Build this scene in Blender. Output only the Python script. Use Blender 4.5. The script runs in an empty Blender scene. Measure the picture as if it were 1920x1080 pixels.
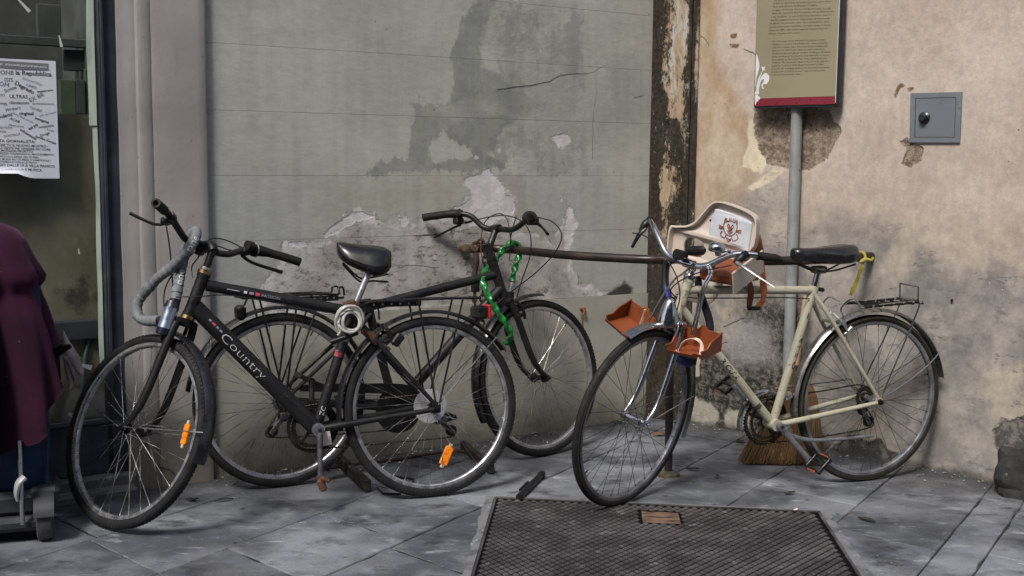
import bpy, math, random
import numpy as np
from math import sin, cos, pi, radians, atan2, sqrt
from mathutils import Matrix, Vector

random.seed(7)
rng = np.random.default_rng(11)
scene = bpy.context.scene
COL = scene.collection

# ------------------------------------------------------------------ camera, sky, sun, exposure
FPX, PITCH, CAM_H, ROLL = 2145.74, 0.111596, 1.28814, 0.00971970
FW = np.array([0, cos(PITCH), -sin(PITCH)])
UP0 = np.array([0, sin(PITCH), cos(PITCH)])
RT0 = np.array([1.0, 0, 0])
RT = RT0 * cos(ROLL) + UP0 * sin(ROLL)
UPV = -RT0 * sin(ROLL) + UP0 * cos(ROLL)
CAMP = np.array([0, 0, CAM_H])
cd = bpy.data.cameras.new('camera')
cam = bpy.data.objects.new('camera', cd)
COL.objects.link(cam)
cam.matrix_world = Matrix(((RT[0], UPV[0], -FW[0], 0), (RT[1], UPV[1], -FW[1], 0), (RT[2], UPV[2], -FW[2], CAM_H), (0, 0, 0, 1)))
cd.sensor_width = 36
cd.lens = FPX / 1920 * 36
cd.clip_start = 0.05
cd.clip_end = 300
scene.camera = cam

SUN_EL, SUN_AZ = radians(50), radians(206)     # azimuth clockwise from +Y (north)
world = bpy.data.worlds.new("World")
scene.world = world
world.use_nodes = True
wn = world.node_tree
bg = wn.nodes['Background']
sky = wn.nodes.new('ShaderNodeTexSky')
sky.sky_type = 'NISHITA'
sky.sun_disc = False
sky.sun_elevation = SUN_EL
sky.sun_rotation = SUN_AZ
sky.air_density = 1.0
sky.dust_density = 4.0
sky.ozone_density = 1.0
wn.links.new(sky.outputs[0], bg.inputs[0])
bg.inputs[1].default_value = 0.072
sd = bpy.data.lights.new('sun', 'SUN')
sd.energy = 1.5
sd.angle = radians(13)
sd.color = (1.0, 0.96, 0.90)
sun = bpy.data.objects.new('sun', sd)
COL.objects.link(sun)
_d = Vector((sin(SUN_AZ) * cos(SUN_EL), cos(SUN_AZ) * cos(SUN_EL), sin(SUN_EL)))
sun.rotation_euler = _d.to_track_quat('Z', 'Y').to_euler()
sun.location = _d * 30
vs = scene.view_settings
vs.view_transform = 'Standard'
vs.look = 'None'
vs.exposure = 1.16
vs.gamma = 1.0
vs.use_curve_mapping = False

# ------------------------------------------------------------------ helpers: places
def ray(x, y):
    return FW + (x - 960) / FPX * RT - (y - 540) / FPX * UPV
def ground(x, y, z=0.0):
    d = ray(x, y)
    return CAMP + d * ((z - CAM_H) / d[2])
def at_depth(x, y, Y):
    d = ray(x, y)
    return CAMP + d * (Y / d[1])
class Plane:
    """a vertical wall plane: local x along the wall, local y into the wall, local z up"""
    def __init__(s, a, yaw):
        s.a = np.array([a[0], a[1], 0.0]); s.u = np.array([cos(yaw), sin(yaw), 0]); s.n = np.array([-sin(yaw), cos(yaw), 0])
        s.M = Matrix(((s.u[0], s.n[0], 0, a[0]), (s.u[1], s.n[1], 0, a[1]), (0, 0, 1, 0), (0, 0, 0, 1)))
    def uz(s, x, y, depth=0.0):
        d = ray(x, y); t = ((s.a + s.n * depth - CAMP) @ s.n) / (d @ s.n)
        p = CAMP + d * t
        return np.array([(p - s.a) @ s.u, p[2]])
    def poly(s, pts, depth=0.0):
        return np.array([s.uz(x, y, depth) for x, y in pts])
    def w(s, u, d, z):
        p = s.a + s.u * u + s.n * d
        return np.array([p[0], p[1], z])
WL = Plane((-1.196, 4.498), radians(32.46))
WR = Plane((0.884, 5.600), radians(-43.15))
WC = Plane((0.671, 5.686), atan2(5.600 - 5.686, 0.884 - 0.671))

# ------------------------------------------------------------------ helpers: meshes
def catmull(pts, k=6, closed=False):
    P = [np.array(p, float) for p in pts]
    if len(P) < 3: return P
    n = len(P); out = []
    rngi = range(n) if closed else range(n - 1)
    for i in rngi:
        p1, p2 = P[i], P[(i + 1) % n]
        p0 = P[(i - 1) % n] if (closed or i > 0) else 2 * p1 - p2
        p3 = P[(i + 2) % n] if (closed or i < n - 2) else 2 * p2 - p1
        for j in range(k):
            t = j / k
            out.append(0.5 * (2 * p1 + (p2 - p0) * t + (2 * p0 - 5 * p1 + 4 * p2 - p3) * t * t + (3 * p1 - p0 - 3 * p2 + p3) * t ** 3))
    if not closed: out.append(P[-1])
    return out
class MB:
    def __init__(s, T=None):
        s.v = []; s.f = []; s.T = T
    def add(s, v, f):
        o = len(s.v)
        if s.T is not None: v = [s.T(np.array(p, float)) for p in v]
        s.v += [tuple(map(float, p)) for p in v]
        s.f += [tuple(i + o for i in q) for q in f]
        return s
    def tube(s, pts, r, n=10, closed=False, cap=True, flat=1.0, up=None):
        P = [np.array(p, float) for p in pts]; m = len(P)
        R = [r] * m if np.isscalar(r) else (list(r) if len(r) == m else list(np.interp(np.linspace(0, 1, m), np.linspace(0, 1, len(r)), r)))
        T = []
        for i in range(m):
            a = P[(i - 1) % m] if closed or i > 0 else P[i]
            b = P[(i + 1) % m] if closed or i < m - 1 else P[i]
            t = b - a; l = np.linalg.norm(t); T.append(t / l if l > 1e-12 else np.array([0, 0, 1.0]))
        x = np.array(up, float) if up is not None else (np.array([0, 0, 1.0]) if abs(T[0][2]) < 0.9 else np.array([1.0, 0, 0]))
        v = []
        for i in range(m):
            x = x - T[i] * (x @ T[i]); x /= np.linalg.norm(x) + 1e-12
            y = np.cross(T[i], x)
            for j in range(n):
                a = 2 * pi * j / n
                v.append(P[i] + R[i] * (cos(a) * x * flat + sin(a) * y))
        f = []
        for i in range(m if closed else m - 1):
            for j in range(n):
                a, b = i * n + j, i * n + (j + 1) % n; c = (i + 1) % m
                f.append((a, b, c * n + (j + 1) % n, c * n + j))
        if cap and not closed:
            f.append(tuple(range(n - 1, -1, -1))); f.append(tuple((m - 1) * n + j for j in range(n)))
        return s.add(v, f)
    def cyl(s, a, b, r, n=14, r2=None):
        return s.tube([a, b], [r, r if r2 is None else r2], n)
    def box(s, c, d, R=None, bev=0.0):
        c = np.array(c, float); h = np.array(d, float) / 2
        if bev > 0:
            b = min(bev, h.min() * 0.9); v = []; f = []
            for sx in (-1, 1):
                for sy in (-1, 1):
                    for sz in (-1, 1):
                        q = np.array([sx, sy, sz])
                        for ax in range(3):
                            p = q * h
                            for k in range(3):
                                if k != ax: p[k] -= q[k] * b
                            v.append(p)
            I = lambda sx, sy, sz, ax: ((sx > 0) * 4 + (sy > 0) * 2 + (sz > 0)) * 3 + ax
            for ax in range(3):
                o = [k for k in range(3) if k != ax]
                for sg in (-1, 1):
                    q = []
                    for (a, b2) in ((-1, -1), (1, -1), (1, 1), (-1, 1)):
                        e = [0, 0, 0]; e[ax] = sg; e[o[0]] = a; e[o[1]] = b2; q.append(I(*e, ax))
                    f.append(tuple(q if (sg > 0) != (ax == 1) else q[::-1]))
                for a in (-1, 1):
                    for b2 in (-1, 1):
                        e0 = [0, 0, 0]; e0[o[0]] = a; e0[o[1]] = b2; e1 = list(e0); e0[ax] = -1; e1[ax] = 1
                        f.append((I(*e0, o[0]), I(*e1, o[0]), I(*e1, o[1]), I(*e0, o[1])))
            for sx in (-1, 1):
                for sy in (-1, 1):
                    for sz in (-1, 1): f.append((I(sx, sy, sz, 0), I(sx, sy, sz, 1), I(sx, sy, sz, 2)))
        else:
            v = [np.array([sx, sy, sz]) * h for sx in (-1, 1) for sy in (-1, 1) for sz in (-1, 1)]
            f = [(0, 1, 3, 2), (4, 6, 7, 5), (0, 4, 5, 1), (2, 3, 7, 6), (0, 2, 6, 4), (1, 5, 7, 3)]
        if R is not None: v = [R @ p for p in v]
        return s.add([p + c for p in v], f)
    def rev(s, prof, n=72, a0=0.0, a1=2 * pi, c=(0, 0, 0), closedprof=True):
        """revolve (radius, y) about the Y axis through c; angle measured from +X towards +Z"""
        full = abs(a1 - a0 - 2 * pi) < 1e-6; m = len(prof); k = n if full else n + 1
        v = []; f = []
        for i in range(k):
            a = a0 + (a1 - a0) * i / n
            for r, y in prof: v.append((c[0] + r * cos(a), c[1] + y, c[2] + r * sin(a)))
        for i in range(n):
            i2 = (i + 1) % k
            for j in range(m if closedprof else m - 1):
                j2 = (j + 1) % m
                f.append((i * m + j, i * m + j2, i2 * m + j2, i2 * m + j))
        if not full and closedprof:
            f.append(tuple(range(m))); f.append(tuple((k - 1) * m + j for j in range(m - 1, -1, -1)))
        return s.add(v, f)
    def loft(s, rings, cap=True):
        m = len(rings[0]); v = [p for r in rings for p in r]; f = []
        for i in range(len(rings) - 1):
            for j in range(m): f.append((i * m + j, i * m + (j + 1) % m, (i + 1) * m + (j + 1) % m, (i + 1) * m + j))
        if cap: f.append(tuple(range(m - 1, -1, -1))); f.append(tuple((len(rings) - 1) * m + j for j in range(m)))
        return s.add(v, f)
    def prism(s, poly, fn, d0, d1):
        """extrude a 2D polygon; fn(a, b, d) -> point"""
        m = len(poly)
        v = [fn(a, b, d0) for a, b in poly] + [fn(a, b, d1) for a, b in poly]
        f = [tuple(range(m)), tuple(range(2 * m - 1, m - 1, -1))] + [(j, j + m, (j + 1) % m + m, (j + 1) % m) for j in range(m)]
        return s.add(v, f)
    def grid(s, fn, us, vs_):
        nu, nv = len(us), len(vs_)
        v = [fn(a, b) for a in us for b in vs_]
        f = [(i * nv + j, (i + 1) * nv + j, (i + 1) * nv + j + 1, i * nv + j + 1) for i in range(nu - 1) for j in range(nv - 1)]
        return s.add(v, f)
    def mesh(s, name, mat, smooth=35):
        me = bpy.data.meshes.new(name)
        me.from_pydata(s.v, [], s.f); me.validate()
        import bmesh
        bm = bmesh.new(); bm.from_mesh(me); bmesh.ops.recalc_face_normals(bm, faces=bm.faces); bm.to_mesh(me); bm.free()
        if smooth:
            me.polygons.foreach_set('use_smooth', [True] * len(me.polygons))
            me.set_sharp_from_angle(angle=radians(smooth))
        if mat is not None: me.materials.append(mat)
        me.update()
        return me
    def build(s, name, mat, parent=None, smooth=35, kind=None, label=None):
        o = bpy.data.objects.new(name, s.mesh(name, mat, smooth)); COL.objects.link(o)
        if parent is not None: o.parent = parent
        if kind: o['kind'] = kind
        if label: o['label'] = label
        return o
def mesh_obj(name, me, parent=None, M=None):
    o = bpy.data.objects.new(name, me); COL.objects.link(o)
    if parent is not None: o.parent = parent
    if M is not None: o.matrix_basis = M
    return o
def thing(name, label, cat, M=None, group=None, loc=None):
    o = bpy.data.objects.new(name, None); COL.objects.link(o); o.empty_display_size = 0.05
    o['label'] = label; o['category'] = cat
    if group: o['group'] = group
    if loc is not None: o.location = [float(c) for c in loc]
    if M is not None: o.matrix_world = M
    return o
def tag(o, label, cat, group=None):
    o['label'] = label; o['category'] = cat
    if group: o['group'] = group
    return o
def sub(name, parent, M=None):
    o = bpy.data.objects.new(name, None); COL.objects.link(o); o.parent = parent; o.empty_display_size = 0.02
    if M is not None: o.matrix_basis = M
    return o
_tc = {}
def text2d(s, size=1.0, bold=0.0, shear=0.0, space=1.0, align='LEFT'):
    key = (s, size, bold, shear, space, align)
    if key in _tc: return _tc[key]
    cu = bpy.data.curves.new('lettering', 'FONT')
    cu.body = s; cu.size = size; cu.offset = bold; cu.shear = shear; cu.space_character = space; cu.align_x = align; cu.resolution_u = 2
    ob = bpy.data.objects.new('lettering', cu); COL.objects.link(ob)
    dg = bpy.context.evaluated_depsgraph_get()
    me = bpy.data.meshes.new_from_object(ob.evaluated_get(dg))
    v = [(p.co.x, p.co.y) for p in me.vertices]; f = [tuple(p.vertices) for p in me.polygons]
    bpy.data.objects.remove(ob); bpy.data.curves.remove(cu); bpy.data.meshes.remove(me)
    _tc[key] = (v, f)
    return v, f

# ------------------------------------------------------------------ helpers: node materials
class NT:
    def __init__(s, name):
        s.m = bpy.data.materials.new(name); s.m.use_nodes = True
        s.t = s.m.node_tree; s.b = s.t.nodes['Principled BSDF']
        s._co = None
    def n(s, t): return s.t.nodes.new(t)
    def link(s, a, b): s.t.links.new(a, b)
    def put(s, sock, val):
        if hasattr(val, 'is_output'): s.link(val, sock)
        elif isinstance(val, (tuple, list)) and len(val) == 3 and sock.type == 'RGBA': sock.default_value = (*val, 1)
        else: sock.default_value = val
    def co(s, sc=(1, 1, 1), kind='Object', off=(0, 0, 0)):
        tc = s.n('ShaderNodeTexCoord'); mp = s.n('ShaderNodeMapping')
        s.link(tc.outputs[kind], mp.inputs[0]); mp.inputs['Scale'].default_value = sc; mp.inputs['Location'].default_value = off
        return mp.outputs[0]
    def noise(s, scale, detail=4, rough=0.6, sc=(1, 1, 1), dist=0.0, kind='Object', off=(0, 0, 0)):
        nd = s.n('ShaderNodeTexNoise'); s.link(s.co(sc, kind, off), nd.inputs['Vector'])
        nd.inputs['Scale'].default_value = scale; nd.inputs['Detail'].default_value = detail; nd.inputs['Roughness'].default_value = rough; nd.inputs['Distortion'].default_value = dist
        return nd.outputs[0]
    def vor(s, scale, feat='F1', sc=(1, 1, 1), rand=1.0, out=0):
        nd = s.n('ShaderNodeTexVoronoi'); nd.feature = feat; s.link(s.co(sc), nd.inputs['Vector']); nd.inputs['Scale'].default_value = scale
        nd.inputs['Randomness'].default_value = rand
        return nd.outputs[out]
    def attr(s, name):
        nd = s.n('ShaderNodeAttribute'); nd.attribute_name = name
        return nd.outputs['Fac']
    def math(s, op, a, b=0.0, c=0.0, clamp=False):
        nd = s.n('ShaderNodeMath'); nd.operation = op; nd.use_clamp = clamp
        s.put(nd.inputs[0], a); s.put(nd.inputs[1], b); s.put(nd.inputs[2], c)
        return nd.outputs[0]
    def ss(s, x, lo, hi, to0=0.0, to1=1.0):
        nd = s.n('ShaderNodeMapRange'); nd.interpolation_type = 'SMOOTHSTEP'
        s.put(nd.inputs[0], x); nd.inputs[1].default_value = lo; nd.inputs[2].default_value = hi; nd.inputs[3].default_value = to0; nd.inputs[4].default_value = to1
        return nd.outputs[0]
    def mix(s, f, a, b, mode='MIX'):
        nd = s.n('ShaderNodeMix'); nd.data_type = 'RGBA'; nd.blend_type = mode
        s.put(nd.inputs[0], f); s.put(nd.inputs[6], a); s.put(nd.inputs[7], b)
        return nd.outputs[2]
    def mul(s, col, f):
        """scale a colour by a value"""
        return s.mix(1.0, col, s.gray(f), 'MULTIPLY')
    def gray(s, v):
        nd = s.n('ShaderNodeCombineColor'); [s.link(v, nd.inputs[i]) for i in range(3)]
        return nd.outputs[0]
    def bump(s, h, dist=0.002, strength=1.0, nrm=None):
        nd = s.n('ShaderNodeBump'); nd.inputs['Distance'].default_value = dist; nd.inputs['Strength'].default_value = strength
        s.put(nd.inputs['Height'], h)
        if nrm is not None: s.link(nrm, nd.inputs['Normal'])
        return nd.outputs[0]
    def out(s, col, rough=0.8, metal=0.0, nrm=None, spec=0.5):
        s.put(s.b.inputs['Base Color'], col); s.put(s.b.inputs['Roughness'], rough); s.put(s.b.inputs['Metallic'], metal)
        s.b.inputs['Specular IOR Level'].default_value = spec
        if nrm is not None: s.link(nrm, s.b.inputs['Normal'])
        return s.m
MATS = {}
def mat(name, col, rough=0.6, metal=0.0, col2=None, ns=30, lo=0.45, hi=0.65, bump=0.0, bs=200, spec=0.5, rvar=0.15, sc=(1, 1, 1), col3=None, ns3=120, lo3=0.6, hi3=0.7):
    """a worn surface: base colour, a second tone in patches, a third in small specks, fine relief"""
    if name in MATS: return MATS[name]
    t = NT(name)
    c = col
    if col2 is not None: c = t.mix(t.ss(t.noise(ns, 5, 0.65, sc), lo, hi), col, col2)
    if col3 is not None: c = t.mix(t.ss(t.noise(ns3, 4, 0.6, sc), lo3, hi3), c, col3)
    r = t.ss(t.noise(ns * 1.7, 3, 0.6, sc), 0.3, 0.7, max(0.03, rough - rvar), min(1, rough + rvar))
    nrm = t.bump(t.noise(bs, 3, 0.6, sc), 0.001, bump) if bump else None
    MATS[name] = t.out(c, r, metal, nrm, spec)
    return MATS[name]
def polysdf(P, poly):
    """signed distance to a polygon, positive inside"""
    poly = np.asarray(poly, float); n = len(poly)
    d = np.full(len(P), 1e9); ins = np.zeros(len(P), bool)
    for i in range(n):
        a, b = poly[i], poly[(i + 1) % n]; e = b - a; w = P - a
        t = np.clip((w @ e) / (e @ e + 1e-12), 0, 1)
        q = w - t[:, None] * e; d = np.minimum(d, np.sqrt((q * q).sum(1)))
        c = (a[1] > P[:, 1]) != (b[1] > P[:, 1])
        xi = a[0] + (P[:, 1] - a[1]) / ((b[1] - a[1]) if abs(b[1] - a[1]) > 1e-12 else 1e-12) * (b[0] - a[0])
        ins ^= c & (P[:, 0] < xi)
    return np.where(ins, d, -d)
def set_attr(me, name, arr):
    a = me.attributes.new(name, 'FLOAT', 'POINT'); a.data.foreach_set('value', np.asarray(arr, np.float32))
def wall_grid(name, plane, u0, u1, z0, z1, step, mat_, attrs, parent=None, depth=None, thick=0.05):
    """a wall sheet with real thickness: gridded front, plain sides"""
    nu = max(2, int(round((u1 - u0) / step)) + 1); nz = max(2, int(round((z1 - z0) / step)) + 1)
    us = np.linspace(u0, u1, nu); zs = np.linspace(z0, z1, nz)
    U, Z = np.meshgrid(us, zs, indexing='ij'); P = np.c_[U.ravel(), Z.ravel()]
    D = np.zeros(len(P)) if depth is None else depth(P)
    v = np.c_[P[:, 0], D, P[:, 1]]
    i, j = np.meshgrid(np.arange(nu - 1), np.arange(nz - 1), indexing='ij'); i = i.ravel(); j = j.ravel()
    f = np.c_[i * nz + j, (i + 1) * nz + j, (i + 1) * nz + j + 1, i * nz + j + 1].tolist()
    n0 = len(v)
    border = [k * nz for k in range(nu)] + [(nu - 1) * nz + k for k in range(1, nz)] + [k * nz + nz - 1 for k in range(nu - 2, -1, -1)] + [k for k in range(nz - 2, 0, -1)]
    bv = v[border].copy(); bv[:, 1] = thick
    m = len(border)
    for k in range(m): f.append([border[k], n0 + k, n0 + (k + 1) % m, border[(k + 1) % m]])
    V = np.vstack([v, bv])
    me = bpy.data.meshes.new(name); me.from_pydata(V.tolist(), [], f)
    me.polygons.foreach_set('use_smooth', [True] * len(me.polygons)); me.set_sharp_from_angle(angle=radians(50))
    me.materials.append(mat_)
    PV = np.vstack([P, P[border]])
    for k, fn in attrs.items(): set_attr(me, k, fn(PV))
    o = bpy.data.objects.new(name, me); COL.objects.link(o)
    if parent is not None: o.parent = parent
    else: o.matrix_world = plane.M
    return o

# ------------------------------------------------------------------ ground
def stone_mat():
    t = NT('pavement_stone')
    def wco(sc=(1, 1, 1), kind='Object', off=(0, 0, 0)):
        g_ = t.n('ShaderNodeNewGeometry'); mp = t.n('ShaderNodeMapping'); t.link(g_.outputs['Position'], mp.inputs[0]); mp.inputs['Scale'].default_value = sc; mp.inputs['Location'].default_value = off
        return mp.outputs[0]
    t.co = wco
    oi = t.n('ShaderNodeObjectInfo')
    rnd = oi.outputs['Random']
    big = t.noise(2.2, 5, 0.6, kind='Object')
    c = t.mix(t.ss(big, 0.36, 0.62), (0.056, 0.063, 0.075), (0.178, 0.192, 0.214))
    c = t.mix(t.ss(t.noise(7, 6, 0.7, (1.0, 2.4, 1)), 0.55, 0.72), c, (0.27, 0.285, 0.31))
    c = t.mix(t.math('MULTIPLY', t.ss(t.noise(3.6, 6, 0.72, (1.0, 1.6, 1), off=(3, 1, 0)), 0.50, 0.70), 0.9), c, (0.018, 0.020, 0.025))
    c = t.mix(t.math('MULTIPLY', t.ss(t.noise(1.6, 4, 0.7, off=(8, 5, 0)), 0.55, 0.7), 0.45), c, (0.078, 0.068, 0.058))
    gum = t.vor(5.5)
    c = t.mix(t.math('MULTIPLY', t.ss(t.math('ADD', gum, t.math('MULTIPLY', t.noise(40, 3), 0.12)), 0.125, 0.105), 0.75), c, (0.022, 0.024, 0.03))
    spk = t.vor(42)
    c = t.mix(t.math('MULTIPLY', t.ss(spk, 0.10, 0.06), t.ss(t.noise(3, 3, off=(1, 7, 2)), 0.5, 0.6)), c, (0.42, 0.42, 0.42))
    # trodden grime gathered along the foot of the walls
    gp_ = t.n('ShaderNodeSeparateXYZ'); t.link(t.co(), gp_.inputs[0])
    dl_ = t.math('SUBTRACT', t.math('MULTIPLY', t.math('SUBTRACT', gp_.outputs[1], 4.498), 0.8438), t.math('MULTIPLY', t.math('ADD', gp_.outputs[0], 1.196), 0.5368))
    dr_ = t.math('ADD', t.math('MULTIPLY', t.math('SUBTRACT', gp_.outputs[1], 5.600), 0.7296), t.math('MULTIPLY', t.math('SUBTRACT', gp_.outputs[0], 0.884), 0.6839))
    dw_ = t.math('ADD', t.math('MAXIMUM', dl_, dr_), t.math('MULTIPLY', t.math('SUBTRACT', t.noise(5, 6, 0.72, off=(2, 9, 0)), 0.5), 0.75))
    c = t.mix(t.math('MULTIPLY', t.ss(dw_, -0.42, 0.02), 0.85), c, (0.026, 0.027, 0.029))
    crumb = t.math('MULTIPLY', t.ss(t.vor(95), 0.20, 0.14), t.math('MULTIPLY', t.ss(t.noise(5, 4, 0.7, off=(7, 3, 1)), 0.50, 0.62), t.ss(dw_, -0.75, -0.2)))
    c = t.mix(t.math('MULTIPLY', crumb, 0.8), c, (0.36, 0.35, 0.33))
    c = t.mul(c, t.ss(rnd, 0, 1, 0.74, 1.22))
    c = t.mul(c, t.ss(t.noise(160, 3, 0.7), 0.3, 0.7, 0.85, 1.12))
    h = t.math('ADD', t.noise(9, 6, 0.65), t.math('MULTIPLY', t.noise(130, 3, 0.6), 0.16))
    r = t.ss(t.noise(5, 5, 0.6, off=(2, 2, 2)), 0.35, 0.65, 0.5, 0.82)
    return t.out(c, r, 0, t.bump(h, 0.006, 0.8), 0.45)
STONE = stone_mat()
JOINT = mat('joint_fill', (0.010, 0.010, 0.011), 0.95, col2=(0.06, 0.06, 0.062), ns=2.2, lo=0.50, hi=0.6, bump=0.6)
base = MB().box((0, 0, -0.0545), (80, 80, 0.10)).build('ground', JOINT, smooth=0, kind='structure')
pav = sub('pavement', None); pav['kind'] = 'structure'
base.name = 'ground'
def clip(poly, a, b):
    """keep the part of a polygon left of the line a -> b"""
    out = []; n = len(poly); e = (b[0] - a[0], b[1] - a[1])
    s = lambda p: e[0] * (p[1] - a[1]) - e[1] * (p[0] - a[0])
    for i in range(n):
        p, q = poly[i], poly[(i + 1) % n]; sp, sq = s(p), s(q)
        if sp >= 0: out.append(p)
        if sp * sq < 0:
            t = sp / (sp - sq); out.append((p[0] + (q[0] - p[0]) * t, p[1] + (q[1] - p[1]) * t))
    return out
A1 = radians(57.2); D1 = np.array([cos(A1), sin(A1)]); N1 = np.array([sin(A1), -cos(A1)])
A2 = radians(-42.5); D2 = np.array([cos(A2), sin(A2)])
rows = [-4.90, -4.48, -4.06, -3.64, -3.215, -2.776, -2.337, -1.94, -1.585, -1.178, -0.805, -0.66, -0.30, 0.12, 0.54, 0.96]
first = {4: [(-0.885, 3.752), (-0.676, 4.053)], 5: [(-0.353, 3.757), (-0.087, 4.142)], 6: [(-0.21, 3.492)], 9: [(1.439, 3.692)]}
P_HOLE = [(-0.060, 4.262), (1.148, 4.123), (1.055, 2.80), (-0.153, 2.94)]
def inside_hole(p):
    return all((b[0] - a[0]) * (p[1] - a[1]) - (b[1] - a[1]) * (p[0] - a[0]) < -0.01 for a, b in zip(P_HOLE, P_HOLE[1:] + P_HOLE[:1]))
n_slab = 0
for ri in range(len(rows) - 1):
    c0, c1 = rows[ri], rows[ri + 1]
    tcut = []
    if ri in first:
        for p in first[ri]: tcut.append(np.array(p) @ D1)
    # cross joints: position measured along D1 where the joint meets the right-hand row edge
    step = [0.40, 0.47, 0.36, 0.44, 0.367, 0.47, 0.52, 0.45, 0.6, 0.55, 0.7, 0.5, 0.4, 0.5, 0.45][ri]
    if not tcut: tcut = [2.7 + rng.uniform(0, 0.4)]
    tcut = sorted(tcut)
    while tcut[0] > 0.6: tcut.insert(0, tcut[0] - step * rng.uniform(0.9, 1.15))
    while tcut[-1] < 6.5: tcut.append(tcut[-1] + step * rng.uniform(0.9, 1.15))
    for ta, tb in zip(tcut[:-1], tcut[1:]):
        def pt(t, c):   # a point on the row line c, shifted along the slanted joint
            k = (c1 - c) / abs(D2 @ N1)
            return tuple(D1 * t + N1 * c1 - D2 * k + 0 * D1)
        g = 0.0027
        quad = [pt(ta + g, c1 - g), pt(tb - g, c1 - g), pt(tb - g, c0 + g), pt(ta + g, c0 + g)]
        # stay in front of the walls
        area = sum(a[0] * b[1] - b[0] * a[1] for a, b in zip(quad, quad[1:] + quad[:1]))
        if area < 0: quad = quad[::-1]
        lw0 = WL.w(-1.6, -0.003, 0); lw1 = WL.w(2.4, -0.003, 0); rw0 = WR.w(-0.3, -0.003, 0); rw1 = WR.w(2.8, -0.003, 0); cw0 = WC.w(-0.5, -0.003, 0); cw1 = WC.w(0.7, -0.003, 0)
        for a, b in ((lw0, lw1), (rw0, rw1), (cw0, cw1)):
            if len(quad) > 2: quad = clip(quad, (b[0], b[1]), (a[0], a[1]))
        if len(quad) < 3: continue
        ctr = np.mean(quad, 0)
        if ctr[1] < 2.35 or ctr[1] > 6 or abs(ctr[0]) > 0.62 * ctr[1] + 0.2: continue
        if all(inside_hole(p) for p in quad): continue
        area = sum(a[0] * b[1] - b[0] * a[1] for a, b in zip(quad, quad[1:] + quad[:1])) / 2
        if abs(area) < 0.002: continue
        q2 = []
        for p_, r_ in zip(quad, quad[1:] + quad[:1]):
            p_ = np.array(p_); r_ = np.array(r_); L_ = np.linalg.norm(r_ - p_); k_ = max(1, min(9, int(L_ / 0.05)))
            nn_ = np.array([-(r_ - p_)[1], (r_ - p_)[0]]) / max(L_, 1e-6)
            for t_ in range(k_):
                s_ = 0 if t_ == 0 else rng.normal(0, 0.0011) + (rng.uniform(0.002, 0.006) if rng.uniform() < 0.10 else 0)
                q2.append(tuple(p_ + (r_ - p_) * t_ / k_ + nn_ * s_))
        quad = q2
        dz = rng.uniform(-0.0016, 0.0016); bev = 0.0025; tl_ = rng.normal(0, 0.0025, 2)
        cc = np.array([ctr[0], ctr[1]])
        top = []; mid = []; bot = []
        for p in quad:
            p = np.array(p); w = cc - p; w = w / np.linalg.norm(w)
            tilt = float(np.clip((p - cc) @ tl_, -0.0012, 0.0012))
            top.append((*(p + w * bev - cc), dz + tilt)); mid.append((*(p - cc), dz - 0.0035 + tilt)); bot.append((*(p - cc), -0.011))
        mb = MB().loft([bot, mid, top])
        o = mb.build('slab', STONE, pav, smooth=0); o.location = (cc[0], cc[1], 0); n_slab += 1

# steel access cover let into the pavement, with a mortar surround
cov = thing('access_cover', 'dark steel access cover with diamond tread set in the pavement', 'cover')
e0 = np.array(P_HOLE[0]); ex = np.array(P_HOLE[1]) - e0; WCOV = np.linalg.norm(ex); ex = ex / WCOV; ey = np.array(P_HOLE[3]) - e0; ey /= np.linalg.norm(ey); LCOV = 1.30
STEEL = NT('tread_steel')
_c = STEEL.mix(STEEL.ss(STEEL.noise(5, 5, 0.65), 0.4, 0.65), (0.045, 0.041, 0.044), (0.100, 0.092, 0.096))
_c = STEEL.mix(STEEL.ss(STEEL.noise(16, 4, 0.6), 0.58, 0.72), _c, (0.17, 0.162, 0.166))
STEEL = STEEL.out(_c, STEEL.ss(STEEL.noise(8, 4), 0.3, 0.7, 0.42, 0.62), 0.2, STEEL.bump(STEEL.noise(150, 3), 0.001, 0.5))
STEELD = mat('groove_black', (0.003, 0.003, 0.003), 0.95, col2=(0.006, 0.006, 0.006), ns=20, spec=0.1)  # near-black colour of the plate between the studs
MORTAR = mat('mortar', (0.15, 0.155, 0.165), 0.95, col2=(0.075, 0.076, 0.08), ns=9, col3=(0.26, 0.26, 0.255), ns3=35, bump=1.0, bs=60)
def cfn(a, b, d):
    p = e0 + ex * a + ey * b
    return (p[0], p[1], d)
mb = MB()
for (a0, b0, a1, b1) in ((-0.030, -0.012, WCOV + 0.030, -0.001), (-0.030, -0.001, -0.001, LCOV), (WCOV + 0.001, -0.001, WCOV + 0.034, LCOV)):
    n = 40; La = a1 - a0; Lb = b1 - b0; pl = []
    long_a = La > Lb
    L = La if long_a else Lb
    e1 = []; e2 = []
    for i in range(n + 1):
        q = i / n; j1 = rng.normal(0, 0.004)
        if long_a: e1.append((a0 + q * La, b0 + j1)); e2.append((a0 + q * La, b1))
        else:
            outer = a0 if a0 < 0 else a1; inner = a1 if a0 < 0 else a0
            e1.append((outer + j1, b0 + q * Lb)); e2.append((inner, b0 + q * Lb))
    mb.prism(e1 + e2[::-1], cfn, -0.012, 0.0056)
mb.build('surround', MORTAR, cov, smooth=0)
mb = MB()
mb.prism([(0.0, 0), (WCOV, 0), (WCOV, LCOV), (0, LCOV)], cfn, -0.012, 0.0034)
mb.build('plate', STEELD, cov, smooth=0)
mb = MB()
for (a0, b0, a1, b1) in ((0.001, 0.001, WCOV - 0.001, 0.010), (0.001, 0.011, 0.010, LCOV), (WCOV - 0.010, 0.011, WCOV - 0.001, LCOV)):
    mb.prism([(a0, b0), (a1, b0), (a1, b1), (a0, b1)], cfn, -0.01, 0.0070)
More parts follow.
